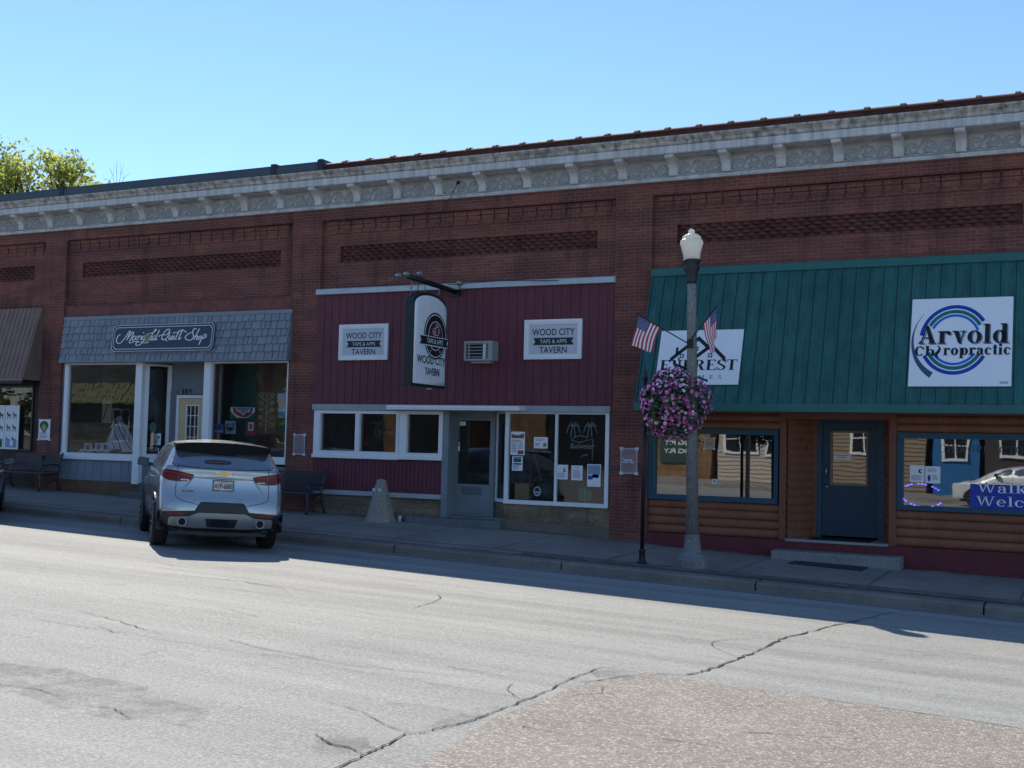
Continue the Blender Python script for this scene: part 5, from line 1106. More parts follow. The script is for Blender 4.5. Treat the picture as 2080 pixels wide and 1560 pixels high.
w = MB(); leafbush(w, (-10.35, .55, 1.65), .34, .2, .55, 170, .075); leafbush(w, (-10.7, .45, 1.2), .22, .15, .25, 60, .06); part('leaves', w, M_leafd, pp, recalc=False)
w = MB(); w.tube([(-10.65, .5, .95), (-10.5, .5, 1.4), (-10.62, .5, 1.8), (-10.78, .5, 2.2), (-10.9, .5, 2.6)], .02, 6); part('stem', w, P_brn, pp)
w = MB(); a, b2 = at(*z8_(250, 1080), .3), at(*z8_(415, 905), .3); w.box(a.x, b2.x, .3, .55, a.z, b2.z); solo('chipboard_box', w, M('chipboard', (.36, .22, .11), .8, var=.5, vs=14), 'tan chipboard box on the tavern window shelf', 'box', bevel=.004)
w = MB(); a, b2 = at(*z8_(215, 895), .42), at(*z8_(440, 735), .42); w.frame(a.x, b2.x, a.z, b2.z, .03, .40, .44)
for k in range(8): an = k * math.pi / 8; cx2, cz2 = (a.x + b2.x) / 2, (a.z + b2.z) / 2; w.bar((cx2 - .19 * math.cos(an), .42, cz2 - .13 * math.sin(an)), (cx2 + .19 * math.cos(an), .42, cz2 + .13 * math.sin(an)), .012, .012)
solo('wall_trellis', w, M('dark wood lattice', (.10, .075, .07), .8), 'dark wooden starburst lattice behind the flyers in the tavern window', 'lattice')
# ================================================================== street furniture
M_gran = concrete('speckled granite concrete', (.20, .205, .205), speck=.55, fs=42)
M_ltop = M('dark bronze lamp head', (.020, .028, .036), .45, var=.2)
LX, LY = -6.125, -2.77; LZ = zsw(LX, LY)
lp = thing('street_lamp', (LX, LY, LZ), 'tall speckled concrete lamp post with acorn globe, carrying two small flags and a flower basket', 'street lamp', rot=(0, -.0205, 0))
w = MB(); w.lathe([(.265, -.05), (.265, .13), (.245, .155), (.225, .16), (.22, .19), (.21, .21), (.165, .24), (.15, .30), (.135, .42), (.125, .50), (.135, .505), (.135, .535), (.112, .545)], n=8, smooth=False); part('base', w, M_gran, lp, True, bevel=.006)
w = MB(); w.lathe([(.106, .545), (.078, 4.62), (.078, 4.80)], n=24); part('shaft', w, M_gran, lp, True)
w = MB(); w.lathe([(.0835, 3.74), (.0835, 3.77)], n=24); part('band', w, M('pale steel band', (.55, .57, .58), .35, .5), lp, True)
w = MB(); w.lathe([(.0, 4.78), (.082, 4.785), (.088, 4.84), (.105, 4.98), (.135, 5.03), (.14, 5.06), (.120, 5.10), (.122, 5.13), (.15, 5.16), (.155, 5.19), (.13, 5.205), (0, 5.206)], n=24); part('collar', w, M_ltop, lp, True)
m_, nt, N, L, b = nodes('frosted acorn globe'); b.inputs['Base Color'].default_value = (.80, .80, .74, 1); b.inputs['Roughness'].default_value = .15; wv_ = N.new('ShaderNodeTexNoise'); wv_.inputs['Scale'].default_value = 14; L.new(pos(nt, 2.2, 2.2, .35), wv_.inputs['Vector']); bump(nt, b, wv_.outputs[0], 1.0, .03); b.inputs['Transmission Weight'].default_value = .0; b.inputs['Subsurface Weight'].default_value = .0; b.inputs['Alpha'].default_value = 1
tl = N.new('ShaderNodeBsdfTranslucent'); tl.inputs[0].default_value = (.85, .85, .78, 1); ms = N.new('ShaderNodeMixShader'); ms.inputs[0].default_value = .5; L.new(b.outputs[0], ms.inputs[1]); L.new(tl.outputs[0], ms.inputs[2]); L.new(ms.outputs[0], N['Material Output'].inputs[0])
w = MB(); w.lathe([(.135, 5.205), (.142, 5.25), (.158, 5.34), (.178, 5.42), (.195, 5.47), (.197, 5.50), (.182, 5.535), (.160, 5.55), (.165, 5.57), (.150, 5.60), (.105, 5.635), (.06, 5.655), (.05, 5.67), (.055, 5.69), (.05, 5.71), (.02, 5.73), (0, 5.735)], n=28, caps=False); part('globe', w, m_, lp, True)
w = MB(); w.lathe([(.0, 5.72), (.022, 5.73), (.012, 5.75), (.02, 5.77), (.008, 5.80), (0, 5.835)], n=10); part('finial', w, M_ltop, lp, True)
w = MB(); LA = lambda X, z: (X - LX - 0.0205 * (z - LZ) * -1, 0, z - LZ)
w.tube([(-.07, .0, 3.33), (-.29, -.02, 3.42)], .020, 8); w.lathe([(.0, -.03), (.032, 0), (0, .03)], (-.31, -.02, 3.43), 10); w.tube([(-.2, -.02, 3.39), (-.23, -.02, 3.53)], .014, 6); w.tube([(-.12, 0, 3.34), (-.25, -.02, 3.2), (-.3, -.02, 3.16)], .007, 6)
w.tube([(.07, 0, 3.20), (.24, -.02, 3.14)], .018, 8); w.lathe([(.0, -.03), (.03, 0), (0, .03)], (.26, -.02, 3.13), 10); part('basket_arm', w, M_black, lp, True)
w = MB(); w.box(-.05, .05, -.12, -.07, 3.68, 3.83); w.tube([(0, -.1, 3.74), (.0, -.13, 3.80)], .02, 6); part('flag_bracket', w, M_black, lp, True)
# flags
M_fr = M('flag red', (.46, .035, .07), .75, var=.1); M_fw = M('flag white', (.78, .76, .78), .75, var=.05); M_fb = M('flag blue', (.05, .055, .18), .75, var=.1)
def flag(name_label, A, B, T0, T1, Bt0, Bt1, fold):
    """A-B pole; hoist from T0 (tip end) to T1; fly corners Bt0, Bt1"""
    A, B, T0, T1, Bt0, Bt1 = map(Vector, (A, B, T0, T1, Bt0, Bt1))
    t = thing('flag', A, name_label, 'flag', 'small flags on the lamp post')
    w = MB(); w.tube([A, B], .011, 7); w.lathe([(.0, -.02), (.02, 0), (0, .02)], tuple(B), 8); part('pole', w, M_black, t)
    w = MB(); nu, nv = 13, 20; vs = []
    for i in range(nu + 1):
        for j in range(nv + 1):
            u, v = i / nu, j / nv; p = T0.lerp(T1, u).lerp(Bt0.lerp(Bt1, u), v)
            p = p + Vector((.012 * math.sin(v * 5 + u * 3), fold * v * math.sin(u * 9 + v * 2) - .02 * math.sin(v * 3), .01 * math.sin(u * 6.3) * v)); vs.append(p)
    K = lambda i, j: i * (nv + 1) + j; o = len(w.v); w.v += [tuple(v) for v in vs]
    for i in range(nu):
        for j in range(nv): w.f.append([K(i, j), K(i + 1, j), K(i + 1, j + 1), K(i, j + 1)]); w.m.append(2 if (i < 7 and j < 8) else (0 if i % 2 == 0 else 1)); w.sm.append(True)
    for a in range(9):
        for c in range(6 if a % 2 == 0 else 5):
            u, v = (a + .8) / 10 * 7 / 13, ((c + (.5 if a % 2 == 0 else 1)) / 6) * .4; i, j = min(nu - 1, int(u * nu)), int(v * nv); q = vs[K(i, j)].lerp(vs[K(i + 1, j)], u * nu - i); q2 = vs[K(i, j + 1)].lerp(vs[K(i + 1, j + 1)], u * nu - i); c0 = q.lerp(q2, v * nv - j)
            e1 = (T1 - T0) * .013; e2 = (Bt0 - T0) * .014; nn = e1.cross(e2).normalized()
            for sgn in (1, -1): w.add([c0 + e1 + nn * .004 * sgn, c0 + e2 + nn * .004 * sgn, c0 - e1 + nn * .004 * sgn, c0 - e2 + nn * .004 * sgn], [(0, 1, 2, 3)], 1)
    part('cloth', w, [M_fr, M_fw, M_fb], t, recalc=False)
b0 = (-6.235, -2.88, 3.87)
flag('small stars and stripes flag spread flat on the left pole of the lamp post', b0, (-7.19, -2.80, 4.405), (-7.165, -2.80, 4.375), (-6.745, -2.82, 4.155), (-7.285, -2.80, 3.86), (-6.90, -2.82, 3.725), .02)
flag('small stars and stripes flag hanging folded on the right pole of the lamp post', b0, (-5.80, -2.72, 4.50), (-5.81, -2.72, 4.475), (-6.00, -2.80, 4.19), (-5.80, -2.68, 3.98), (-5.845, -2.78, 3.66), .045)
# flower basket
FCX, FCY, FCZ = -6.50, -2.80, 2.83
fb = thing('flower_basket', (FCX, FCY, 2.5), 'round hanging basket of pink and white petunias on the lamp post', 'flower basket')
w = MB(); w.lathe([(.0, 2.5), (.16, 2.53), (.24, 2.68), (.27, 2.85), (0, 2.86)], (FCX, FCY, 0), 18); part('bowl', w, M('brown basket liner', (.05, .035, .02), .9), fb)
w = MB()
for a in (0, 2.1, 4.2): w.tube([(FCX + .25 * math.cos(a), FCY + .25 * math.sin(a), 2.85), (FCX + .02, FCY, 3.5)], .005, 4)
part('hanger', w, M_black, fb)
rnd = random.Random(3)
def ballpt(f):
    d = Vector((rnd.gauss(0, 1), rnd.gauss(0, 1), rnd.gauss(0, 1))).normalized()
    a = math.atan2(d.y, d.x); lump = 1 + .07 * math.sin(3 * a + 1) + .06 * math.sin(5 * d.z + 2 * a)
    z = d.z; rz = .58 if z > 0 else .56
    return Vector((FCX + d.x * .545 * f * lump, FCY + d.y * .53 * f * lump, FCZ + z * rz * f)), d
M_pet = (lambda: 0)
m_, nt, N, L, b = nodes('petunia leaf'); g = N.new('ShaderNodeNewGeometry'); L.new(ramp(nt, g.outputs['Random Per Island'], [(0, (.02, .055, .022)), (.6, (.04, .095, .034)), (1, (.075, .14, .05))]), b.inputs['Base Color']); b.inputs['Roughness'].default_value = .7; M_pl = m_
m_, nt, N, L, b = nodes('petunia petal'); g = N.new('ShaderNodeNewGeometry'); L.new(ramp(nt, g.outputs['Random Per Island'], [(0, (.20, .015, .10)), (.25, (.42, .06, .26)), (.55, (.58, .18, .42)), (.86, (.70, .34, .54)), (.96, (.80, .64, .74)), (1, (.86, .84, .86))]), b.inputs['Base Color']); b.inputs['Roughness'].default_value = .6; M_pp = m_
w = MB()
for i in range(3600):
    f = rnd.uniform(.55, 1.0) if i % 3 else rnd.uniform(.9, 1.06); p, d = ballpt(f); q = (d * .4 + Vector((rnd.gauss(0, 1), rnd.gauss(0, 1), rnd.gauss(0, 1)))).normalized(); r = q.cross(d + Vector((.1, .2, .3))).normalized(); k = rnd.uniform(.02, .042)
    w.add([p - q * k, p + r * k * .6, p + q * k, p - r * k * .6], [(0, 1, 2, 3)])
for i in range(26):   # trailing ends
    a = rnd.uniform(0, 6.28); x, y = FCX + .42 * math.cos(a), FCY + .42 * math.sin(a)
    for j in range(12): p = Vector((x + rnd.gauss(0, .04), y + rnd.gauss(0, .04), 2.50 - j * .025 * rnd.random() * 1.6)); q = Vector((rnd.gauss(0, 1), rnd.gauss(0, 1), rnd.gauss(0, 1))).normalized(); r = q.cross(Vector((0, 1, .2))).normalized(); k = .028; w.add([p - q * k, p + r * k * .6, p + q * k, p - r * k * .6], [(0, 1, 2, 3)])
o = part('foliage', w, M_pl, fb, recalc=False); o['kind'] = 'stuff'
w = MB()
for i in range(850):
    p, d = ballpt(rnd.uniform(.97, 1.10)); d = (d + Vector((rnd.gauss(0, .35), rnd.gauss(0, .35) - .12, rnd.gauss(0, .35) + .1))).normalized(); u = d.cross(Vector((0, 0, 1))).normalized(); v = u.cross(d); k = rnd.uniform(.024, .037)
    n = 7; ring = [p + (u * math.cos(2 * math.pi * j / n) + v * math.sin(2 * math.pi * j / n)) * k * rnd.uniform(.85, 1.1) + d * .012 for j in range(n)]; w.add([p - d * .008] + ring, [(0, 1 + j, 1 + (j + 1) % n) for j in range(n)])
o = part('blossoms', w, M_pp, fb, recalc=False); o['kind'] = 'stuff'
# thin black post
px_, py_ = -6.95, -2.975; pz_ = zsw(px_, py_)
tp = thing('post', (px_, py_, pz_), 'thin black metal post with pointed finial left of the lamp post', 'post')
w = MB(); w.lathe([(.085, 0), (.085, .03), (.06, .05), (.055, .07), (.05, .2), (.058, .21), (.058, .235), (.034, .25)], (px_, py_, pz_), 14); part('base', w, M_black, tp)
w = MB(); w.lathe([(.034, .25), (.034, 3.13)], (px_, py_, pz_), 14); part('shaft', w, M_black, tp)
w = MB(); w.lathe([(.036, 3.13), (.05, 3.14), (.05, 3.165), (.03, 3.18), (.02, 3.21), (.04, 3.235), (.02, 3.25), (.01, 3.30), (0, 3.36)], (px_, py_, pz_), 12); part('finial', w, M_black, tp)
# concrete cone with two discs
cx_, cy_ = -13.72, -.62; cz_ = zsw(cx_, cy_)
cn = thing('bollard', (cx_, cy_, cz_), 'tapered concrete bollard with two round white reflectors on the sidewalk', 'bollard')
w = MB(); w.lathe([(.335, -.05), (.335, .02), (.30, .10), (.115, .84), (.09, .885), (.0, .90)], (cx_, cy_, cz_), 8, smooth=False); part('body', w, concrete('rough cast concrete', (.29, .26, .215), speck=.6, fs=45), cn, bevel=.02)
for dx in (-.085, .055):
    w = MB(); w.lathe([(.0, -.012), (.045, -.01), (.048, 0)], (cx_ + dx, cy_ - .142, cz_ + .66), 16, axis='y'); part('reflector', w, M('dull white reflector', (.5, .52, .52), .4), cn)
w = MB(); c = (-13.36, -.42, zsw(-13.36, -.42)); w.lathe([(.035, 0), (.048, .12), (.05, .125), (.043, .122), (.0, .11)], c, 14); solo('paper_cup', w, M('white paper cup', (.7, .7, .7), .6), 'white paper cup standing beside the concrete bollard', 'cup')
# benches
M_bench = M('blue black bench paint', (.026, .036, .052), .4, var=.2, spec=.5)
def bench(x0, y, L, zf, label, plaque):
    t = thing('bench', (x0 + L / 2, y, zf(x0 + L / 2, y - .3)), label, 'bench', 'black slatted benches on the sidewalk')
    h = L / 2
    for k in range(8):
        w = MB(); z = .50 + k * .055; yy = .02 + .022 * k
        if plaque and 3 <= k <= 6: w.box(-h, -.22, yy - .012, yy + .012, z, z + .038); part('back_slat', w, M_bench, t, True, bevel=.004); w = MB(); w.box(.22, h, yy - .012, yy + .012, z, z + .038)
        else: w.box(-h, h, yy - .012, yy + .012, z, z + .038)
        part('back_slat', w, M_bench, t, True, bevel=.004)
    if plaque: w = MB(); w.box(-.24, .24, .07, .11, .65, .88); part('plaque', w, M('bench plaque', (.03, .038, .045), .5), t, True, bevel=.006)
    for k in range(8):
        w = MB(); yy = -.02 - k * .062; w.box(-h, h, yy - .05, yy, .425 + .004 * abs(k - 4), .447 + .004 * abs(k - 4)); part('seat_slat', w, M_bench, t, True, bevel=.004)
    for sx in (-1, 1):
        w = MB(); x = sx * (h - .06)
        w.tube([(x, .20, .96), (x, .10, .72), (x, .02, .48), (x, .03, .30), (x, .10, .12), (x, .17, .0)], .024, 7); w.tube([(x, -.52, .0), (x, -.47, .12), (x, -.48, .28), (x, -.50, .42)], .024, 7)
        w.tube([(x, .03, .44), (x, -.25, .40), (x, -.5, .42)], .022, 7); w.tube([(x, .08, .30), (x, -.2, .22), (x, -.48, .28)], .016, 6)
        w.tube([(x, .06, .64), (x, -.1, .67), (x, -.35, .655), (x, -.47, .62), (x, -.51, .56), (x, -.47, .52), (x, -.44, .56)], .022, 7); w.tube([(x, -.44, .44), (x, -.40, .52), (x, -.42, .62)], .018, 6)
        part('end_frame', w, M_bench, t, True)
    return t
bench(-25.32, -.36, 1.78, zsw, 'black slatted bench with a square back plaque below the brown awning', True)
bench(-17.22, -.34, 1.80, zsw, 'black slatted bench in front of the tavern boards, partly hidden by the silver car', False)

# ================================================================== cars
def pmat(name, col, met=.6, rough=.28):
    m, nt, N, L, b = nodes(name); b.inputs['Base Color'].default_value = rgb(col); b.inputs['Metallic'].default_value = met; b.inputs['Roughness'].default_value = rough
    b.inputs['Coat Weight'].default_value = 1.; b.inputs['Coat Roughness'].default_value = .04
    p = pos(nt); L.new(ramp(nt, noise(nt, p, 5, 4), [(.3, rough * .8), (.75, rough * 1.35)]), b.inputs['Roughness']); return m
M_sil = pmat('silver blue car paint', (.34, .365, .39), .7); M_wht = pmat('pearl white car paint', (.62, .63, .62), .1, .35); M_lgt = pmat('pale silver car paint', (.50, .52, .53), .5, .3)
M_cplas = M('black bumper plastic', (.017, .019, .022), .5, var=.15, spec=.5); M_gloss = M('gloss black', (.006, .007, .009), .12, var=.05, fine=0, spec=.6, coat=.6)
m_, nt, N, L, b = nodes('car window glass'); b.inputs['Base Color'].default_value = (.16, .185, .21, 1); b.inputs['Metallic'].default_value = .45; b.inputs['Roughness'].default_value = .05; b.inputs['IOR'].default_value = 2.1; b.inputs['Specular IOR Level'].default_value = .8; M_cgl = m_
m_, nt, N, L, b = nodes('tail lamp red'); b.inputs['Base Color'].default_value = (.12, .004, .008, 1); b.inputs['Roughness'].default_value = .22; b.inputs['Specular IOR Level'].default_value = .3; M_tail = m_
M_mirg = M('tinted mirror', (.05, .09, .11), .3, .6, fine=0); M_spoil = M('satin black spoiler', (.007, .008, .010), .5, var=.1, fine=0, spec=.12); M_refl = M('reflector red', (.26, .012, .02), .3, fine=0); M_clear = M('clear lamp strip', (.62, .58, .55), .2); M_skid = M('silver skid plate', (.33, .34, .35), .4, .5, var=.1); M_tyre = M('tyre rubber', (.014, .014, .015), .85, fine=.3); M_rim = M('machined rim', (.36, .37, .38), .3, .8); M_chrome = M('chrome', (.65, .65, .64), .12, 1.0, var=.05, fine=0); M_bow = M('gold emblem', (.62, .42, .16), .3, .5, fine=0)
ZS = [.30, .36, .45, .55, .64, .76, .86, .98, 1.10, 1.22, 1.29, 1.34, 1.42, 1.52, 1.60, 1.66, 1.70]
WS = [.86, .91, .945, .957, .963, .968, .972, .972, .965, .945, .925, .90, .868, .825, .785, .725, .55]
YR = [.22, .12, .03, .005, .0, .015, .05, .085, .10, .11, .10, .15, .24, .36, .46, .52, .60]
RT = 1.735
def interp(xs, ys, x):
    if x <= xs[0]: return ys[0]
    for i in range(len(xs) - 1):
        if x <= xs[i + 1]: return ys[i] + (ys[i + 1] - ys[i]) * (x - xs[i]) / (xs[i + 1] - xs[i])
    return ys[-1]
def car_body():
    bm = bmesh.new(); nz = len(ZS)
    SEC = [(None, s) for s in (.0, .35, .68, .88, .975)]
    secy = [(.30, 1.0, 0), (.62, 1.0, 0), (1.0, 1.003, 0), (1.6, 1.004, 0), (2.4, 1.0, 0), (2.95, 1.0, 0), (3.35, 1.0, 1), (3.75, .995, 1), (4.2, .985, 1), (4.55, .95, 1), (4.78, .86, 1)]
    top = lambda y: interp([0, .6, 1.0, 1.7, 2.3, 2.75, 3.1, 3.72, 4.2, 4.55, 4.80], [1.71, 1.725, 1.745, 1.765, 1.76, 1.73, 1.58, 1.16, 1.09, 1.0, .86], y)
    cols = []
    for _, s in SEC:
        col = []
        for z, w_, yr in zip(ZS, WS, YR): col.append((w_ * s, yr + .13 * s ** 5 * (1 if z > .7 else .8), z + (.035 * (1 - s * s) if z > 1.45 else 0)))
        col.append((0, 0, 0)); cols.append(col)
    for y, wf, hood in secy:
        T = top(y); col = []
        for i, (z, w_, yr) in enumerate(zip(ZS, WS, YR)):
            yy = y + max(0, yr - .02) * max(0, 1 - (y - .3) / 1.2) if y < 1.5 else y
            zz, ww = z, w_
            if z > .98:
                f = (z - .98) / (1.70 - .98); tt = T - .03 if not hood else T; zz = .98 + f * (tt - .98)
                if hood: k = min(1, (y - 2.95) / .8); ww = w_ * (1 - k) + (.955 - .30 * f ** 2.2) * k
            if y > 4.5: zz = zz if z > .5 else zz + .05 * (y - 4.5) * 2
            col.append((ww * wf, yy, zz))
        cols.append(col)
    for s in (.7, .35, 0): cols.append([(c[0] * s, 4.78 + .085 * (1 - s * s), c[2]) for c in cols[4 + len(secy)][:nz]] + [(0, 0, 0)])
    # right half vertices; centre roof/bottom strips added by bridging to the mirror
    V = {}
    def vert(k, j, sgn):
        x, y, z = cols[k][j]; key = (k, j, 0 if abs(x) < 1e-6 else sgn)
        if key not in V: V[key] = bm.verts.new((x * (sgn if abs(x) > 1e-6 else 0), y, z))
        return V[key]
    def face(*q):
        u = []
        for v in q:
            if v not in u: u.append(v)
        if len(u) > 2:
            try: bm.faces.new(u)
            except ValueError: pass
    K = len(cols)
    for sgn in (1, -1):
        for k in range(K - 1):
            for j in range(nz - 1): face(vert(k, j, sgn), vert(k + 1, j, sgn), vert(k + 1, j + 1, sgn), vert(k, j + 1, sgn))
    mids = {}
    def mid(k, j):
        x, y, z = cols[k][j]
        if abs(x) < 1e-6: return vert(k, j, 1)
        if (k, j) not in mids:
            dz = 0
            if j: dz = .03 if 4 < k < K - 4 else 0
            mids[(k, j)] = bm.verts.new((0, y, z + dz))
        return mids[(k, j)]
    for sgn in (1, -1):
        for j in (0, nz - 1):
            for k in range(K - 1): face(vert(k, j, sgn), vert(k + 1, j, sgn), mid(k + 1, j), mid(k, j))
    bmesh.ops.recalc_face_normals(bm, faces=bm.faces)
    me = bpy.data.meshes.new('body'); bm.to_mesh(me); bm.free(); return me
def evalmesh(ob):
    dg = bpy.context.evaluated_depsgraph_get(); return bpy.data.meshes.new_from_object(ob.evaluated_get(dg))
def build_body():
    me = car_body(); ob = bpy.data.objects.new('tmp', me); COL.objects.link(ob); md = ob.modifiers.new('s', 'SUBSURF'); md.levels = 2; md.render_levels = 2
    m2 = evalmesh(ob); bpy.data.objects.remove(ob)
    ob = bpy.data.objects.new('tmp', m2); COL.objects.link(ob); cut = []
    for y in (.98, 3.84):
        for sx in (-1, 1):
            w = MB(); w.lathe([(.43, -.2), (.43, .3)], (sx * .92, y, .375), 36, axis='x'); c = bpy.data.objects.new('cut', w.mesh('cut', [])); COL.objects.link(c); cut.append(c)
            md = ob.modifiers.new('b', 'BOOLEAN'); md.operation = 'DIFFERENCE'; md.object = c; md.solver = 'EXACT'
    m3 = evalmesh(ob)
    for c in cut + [ob]: bpy.data.objects.remove(c)
    for p in m3.polygons: p.use_smooth = True
    try: m3.set_sharp_from_angle(angle=R(38))
    except Exception: pass
    return m2, m3
CAR_SMOOTH, CAR_BODY = build_body()
BV = BVHTree.FromPolygons([v.co.copy() for v in CAR_SMOOTH.vertices], [tuple(p.vertices) for p in CAR_SMOOTH.polygons])
def decal(outline, axis, off, mat, th=.0, step=.04, smooth=2):
    """patch of surface cut along a drawn outline and laid on the car body (rear: x,z from behind; left/right: y,z)"""
    pts = [Vector(p) for p in outline]
    for _ in range(smooth):
        q = []
        for i in range(len(pts)): a, b2 = pts[i], pts[(i + 1) % len(pts)]; q += [a.lerp(b2, .25), a.lerp(b2, .75)]
        if len(q) < 140: pts = q
    n = len(pts); P = []
    for i in range(n):
        a, b2 = pts[i], pts[(i + 1) % n]; m = max(1, int((b2 - a).length / step))
        for k in range(m): P.append(a.lerp(b2, k / m))
    n = len(P); x0, x1 = min(p.x for p in P), max(p.x for p in P); y0, y1 = min(p.y for p in P), max(p.y for p in P)
    def inside(p):
        c = False
        for i in range(n):
            a, b2 = P[i], P[(i + 1) % n]
            if (a.y > p.y) != (b2.y > p.y) and p.x < (b2.x - a.x) * (p.y - a.y) / (b2.y - a.y) + a.x: c = not c
        return c
    G = []
    x = x0 + step / 2
    while x < x1:
        y = y0 + step / 2
        while y < y1:
            p = Vector((x, y))
            if inside(p) and min((p - q).length for q in P) > step * .45: G.append(p)
            y += step
        x += step
    r = geometry.delaunay_2d_cdt(P + G, [(i, (i + 1) % n) for i in range(n)], [list(range(n))], 1, 1e-5)
    vs = []; ok = []
    for p in r[0]:
        if axis == 'rear': o, d = Vector((p.x, -3, p.y)), Vector((0, 1, 0))
        elif axis == 'top': o, d = Vector((p.x, p.y, 4)), Vector((0, 0, -1))
        else: sx = -1 if axis == 'left' else 1; o, d = Vector((4 * sx, p.x, p.y)), Vector((-sx, 0, 0))
        h = BV.ray_cast(o, d)
        if h[0] is None: vs.append(o + d * 3.1)
        else: nn = h[1] if h[1].dot(d) < 0 else -h[1]; vs.append(h[0] + (nn * .6 - d * .4) * off)
    w = MB(); w.add(vs, [tuple(f) for f in r[2]], 0, True)
    # skirt so that the piece has thickness
    dd = {'rear': Vector((0, 1, 0)), 'left': Vector((1, 0, 0)), 'right': Vector((-1, 0, 0)), 'top': Vector((0, 0, -1))}[axis] * (off + .02)
    m = len(w.v)
    edges = {}
    for f in r[2]:
        for i in range(len(f)): e = (f[i], f[(i + 1) % len(f)]); edges[e] = 1
    for (a, b2) in list(edges):
        if (b2, a) not in edges: w.add([vs[a], vs[b2], vs[b2] + dd, vs[a] + dd], [(0, 1, 2, 3)], 0)
    return w
mir = lambda pts: [(-x, z) for x, z in pts][::-1]
def strip(pts, wd):
    L_ = []; Rr = []
    P = [Vector(p) for p in pts]
    for i, p in enumerate(P):
        d = (P[min(i + 1, len(P) - 1)] - P[max(i - 1, 0)]).normalized(); nn = Vector((-d.y, d.x)) * wd / 2; L_.append(p + nn); Rr.append(p - nn)
    return [tuple(p) for p in L_ + Rr[::-1]]
_cache = {}
def D(key, *a, **k):
    if key not in _cache: _cache[key] = decal(*a, **k)
    return _cache[key]
def make_car(name, loc, heading, roll, pitch, paint, label, plate=True, group=None):
    M4 = Matrix.Translation(loc) @ Matrix.Rotation(heading, 4, 'Z') @ Matrix.Rotation(pitch, 4, 'X') @ Matrix.Rotation(roll, 4, 'Y')
    t = thing(name, loc, label, 'car', group); t.rotation_euler = M4.to_euler()
    bm_ = CAR_BODY.copy(); bm_.materials.clear(); bm_.materials.append(paint)
    o = bpy.data.objects.new('body', bm_); COL.objects.link(o); o.parent = t
    def pd(nm, key, outline, axis, off, mat, par=t, **k): return part(nm, D(key, outline, axis, off, mat, **k), mat, par, True, recalc=False)
    gl = [(-.75, 1.345), (-.35, 1.325), (0, 1.32), (.35, 1.325), (.75, 1.345), (.79, 1.375), (.73, 1.56), (.70, 1.62), (-.70, 1.62), (-.73, 1.56), (-.79, 1.375)]
    g = pd('rear_window', 'rg', gl, 'rear', .006, M_cgl, smooth=1)
    pd('window_seal', 'rgs', strip([(-.79, 1.37), (-.76, 1.325), (-.35, 1.30), (0, 1.295), (.35, 1.30), (.76, 1.325), (.79, 1.37)], .014), 'rear', .004, M_gloss, g, smooth=0)
    # spoiler
    w = MB(); sp = [(-.745, .06), (-.70, -.05), (-.50, -.10), (-.20, -.13), (-.17, -.14), (.17, -.14), (.20, -.13), (.50, -.10), (.70, -.05), (.745, .06)]
    tp_ = [(x, .36 + .5 * d, 1.715 - .05 * (x / .75) ** 2) for x, d in sp]; bt = [(x, .36 + .4 * d, 1.52 + .05 * min(1, abs(x) / .7) ** 3 + (.02 if abs(x) > .18 else 0)) for x, d in sp]
    fr = [(x, .80, 1.735 - .06 * (x / .75) ** 2) for x, d in sp]; fb_ = [(x, .80, 1.55) for x, d in sp]; n = len(sp)
    w.add(fr + tp_ + bt + fb_, [(r * n + i, r * n + i + 1, (r + 1) * n + i + 1, (r + 1) * n + i) for r in range(3) for i in range(n - 1)] + [(i * 1, n + i, 2 * n + i, 3 * n + i) for i in (0, n - 1)], 0); part('spoiler', w, M_spoil, t, True, bevel=.008)
    w = MB(); w.add([(x, y - .004, z + .004) for x, y, z in tp_] + [(x, .98, 1.765 - .07 * (x / .75) ** 2) for x, d in sp], [(i, i + 1, n + i + 1, n + i) for i in range(n - 1)], 0, True); part('roof_edge', w, paint, t, True)
    tl_ = [(.93, 1.255), (.82, 1.26), (.66, 1.232), (.46, 1.195), (.45, 1.185), (.52, 1.085), (.72, 1.075), (.86, 1.09), (.93, 1.14), (.95, 1.20)]
    for nm, q in (('r', tl_), ('l', mir(tl_))):
        s_ = 1 if nm == 'r' else -1; a = pd('tail_light', 'tl' + nm, q, 'rear', .014, M_tail, smooth=1, step=.03)
        pd('lamp_strip', 'ls' + nm, [(s_ * .525, 1.115), (s_ * .53, 1.097), (s_ * .655, 1.095), (s_ * .655, 1.117)][::s_], 'rear', .020, M_clear, a, smooth=0, step=.03)
        pd('lamp_divider', 'ld' + nm, strip([(s_ * .69, 1.23), (s_ * .685, 1.08)], .012), 'rear', .018, M_gloss, a, smooth=0, step=.03)
        pd('lamp_bar', 'lb' + nm, strip([(s_ * .90, 1.23), (s_ * .7, 1.20), (s_ * .50, 1.165)], .018), 'rear', .0185, M_refl, a, smooth=0, step=.03)
    # bumper
    pd('bumper', 'bmp', [(-.97, .63), (-.95, .60), (-.42, .635), (-.34, .765), (-.3, .775), (.3, .775), (.34, .765), (.42, .635), (.95, .60), (.97, .63), (.97, .33), (.86, .305), (-.86, .305), (-.97, .33)], 'rear', .012, M_cplas, smooth=0, step=.05)
    sk = pd('skid_plate', 'skd', [(-.80, .50), (-.78, .53), (-.50, .545), (-.36, .605), (.36, .605), (.50, .545), (.78, .53), (.80, .50), (.80, .40), (.42, .37), (-.42, .37), (-.80, .40)], 'rear', .028, M_skid, smooth=0, step=.05)
    pd('tow_cover', 'tow', [(-.25, .52), (.25, .52), (.21, .39), (-.21, .39)], 'rear', .034, M_cplas, sk, smooth=0)
    pd('vent', 'tow2', [(-.16, .515), (.10, .515), (.09, .41), (-.15, .41)], 'rear', .038, M_gloss, sk, smooth=0)
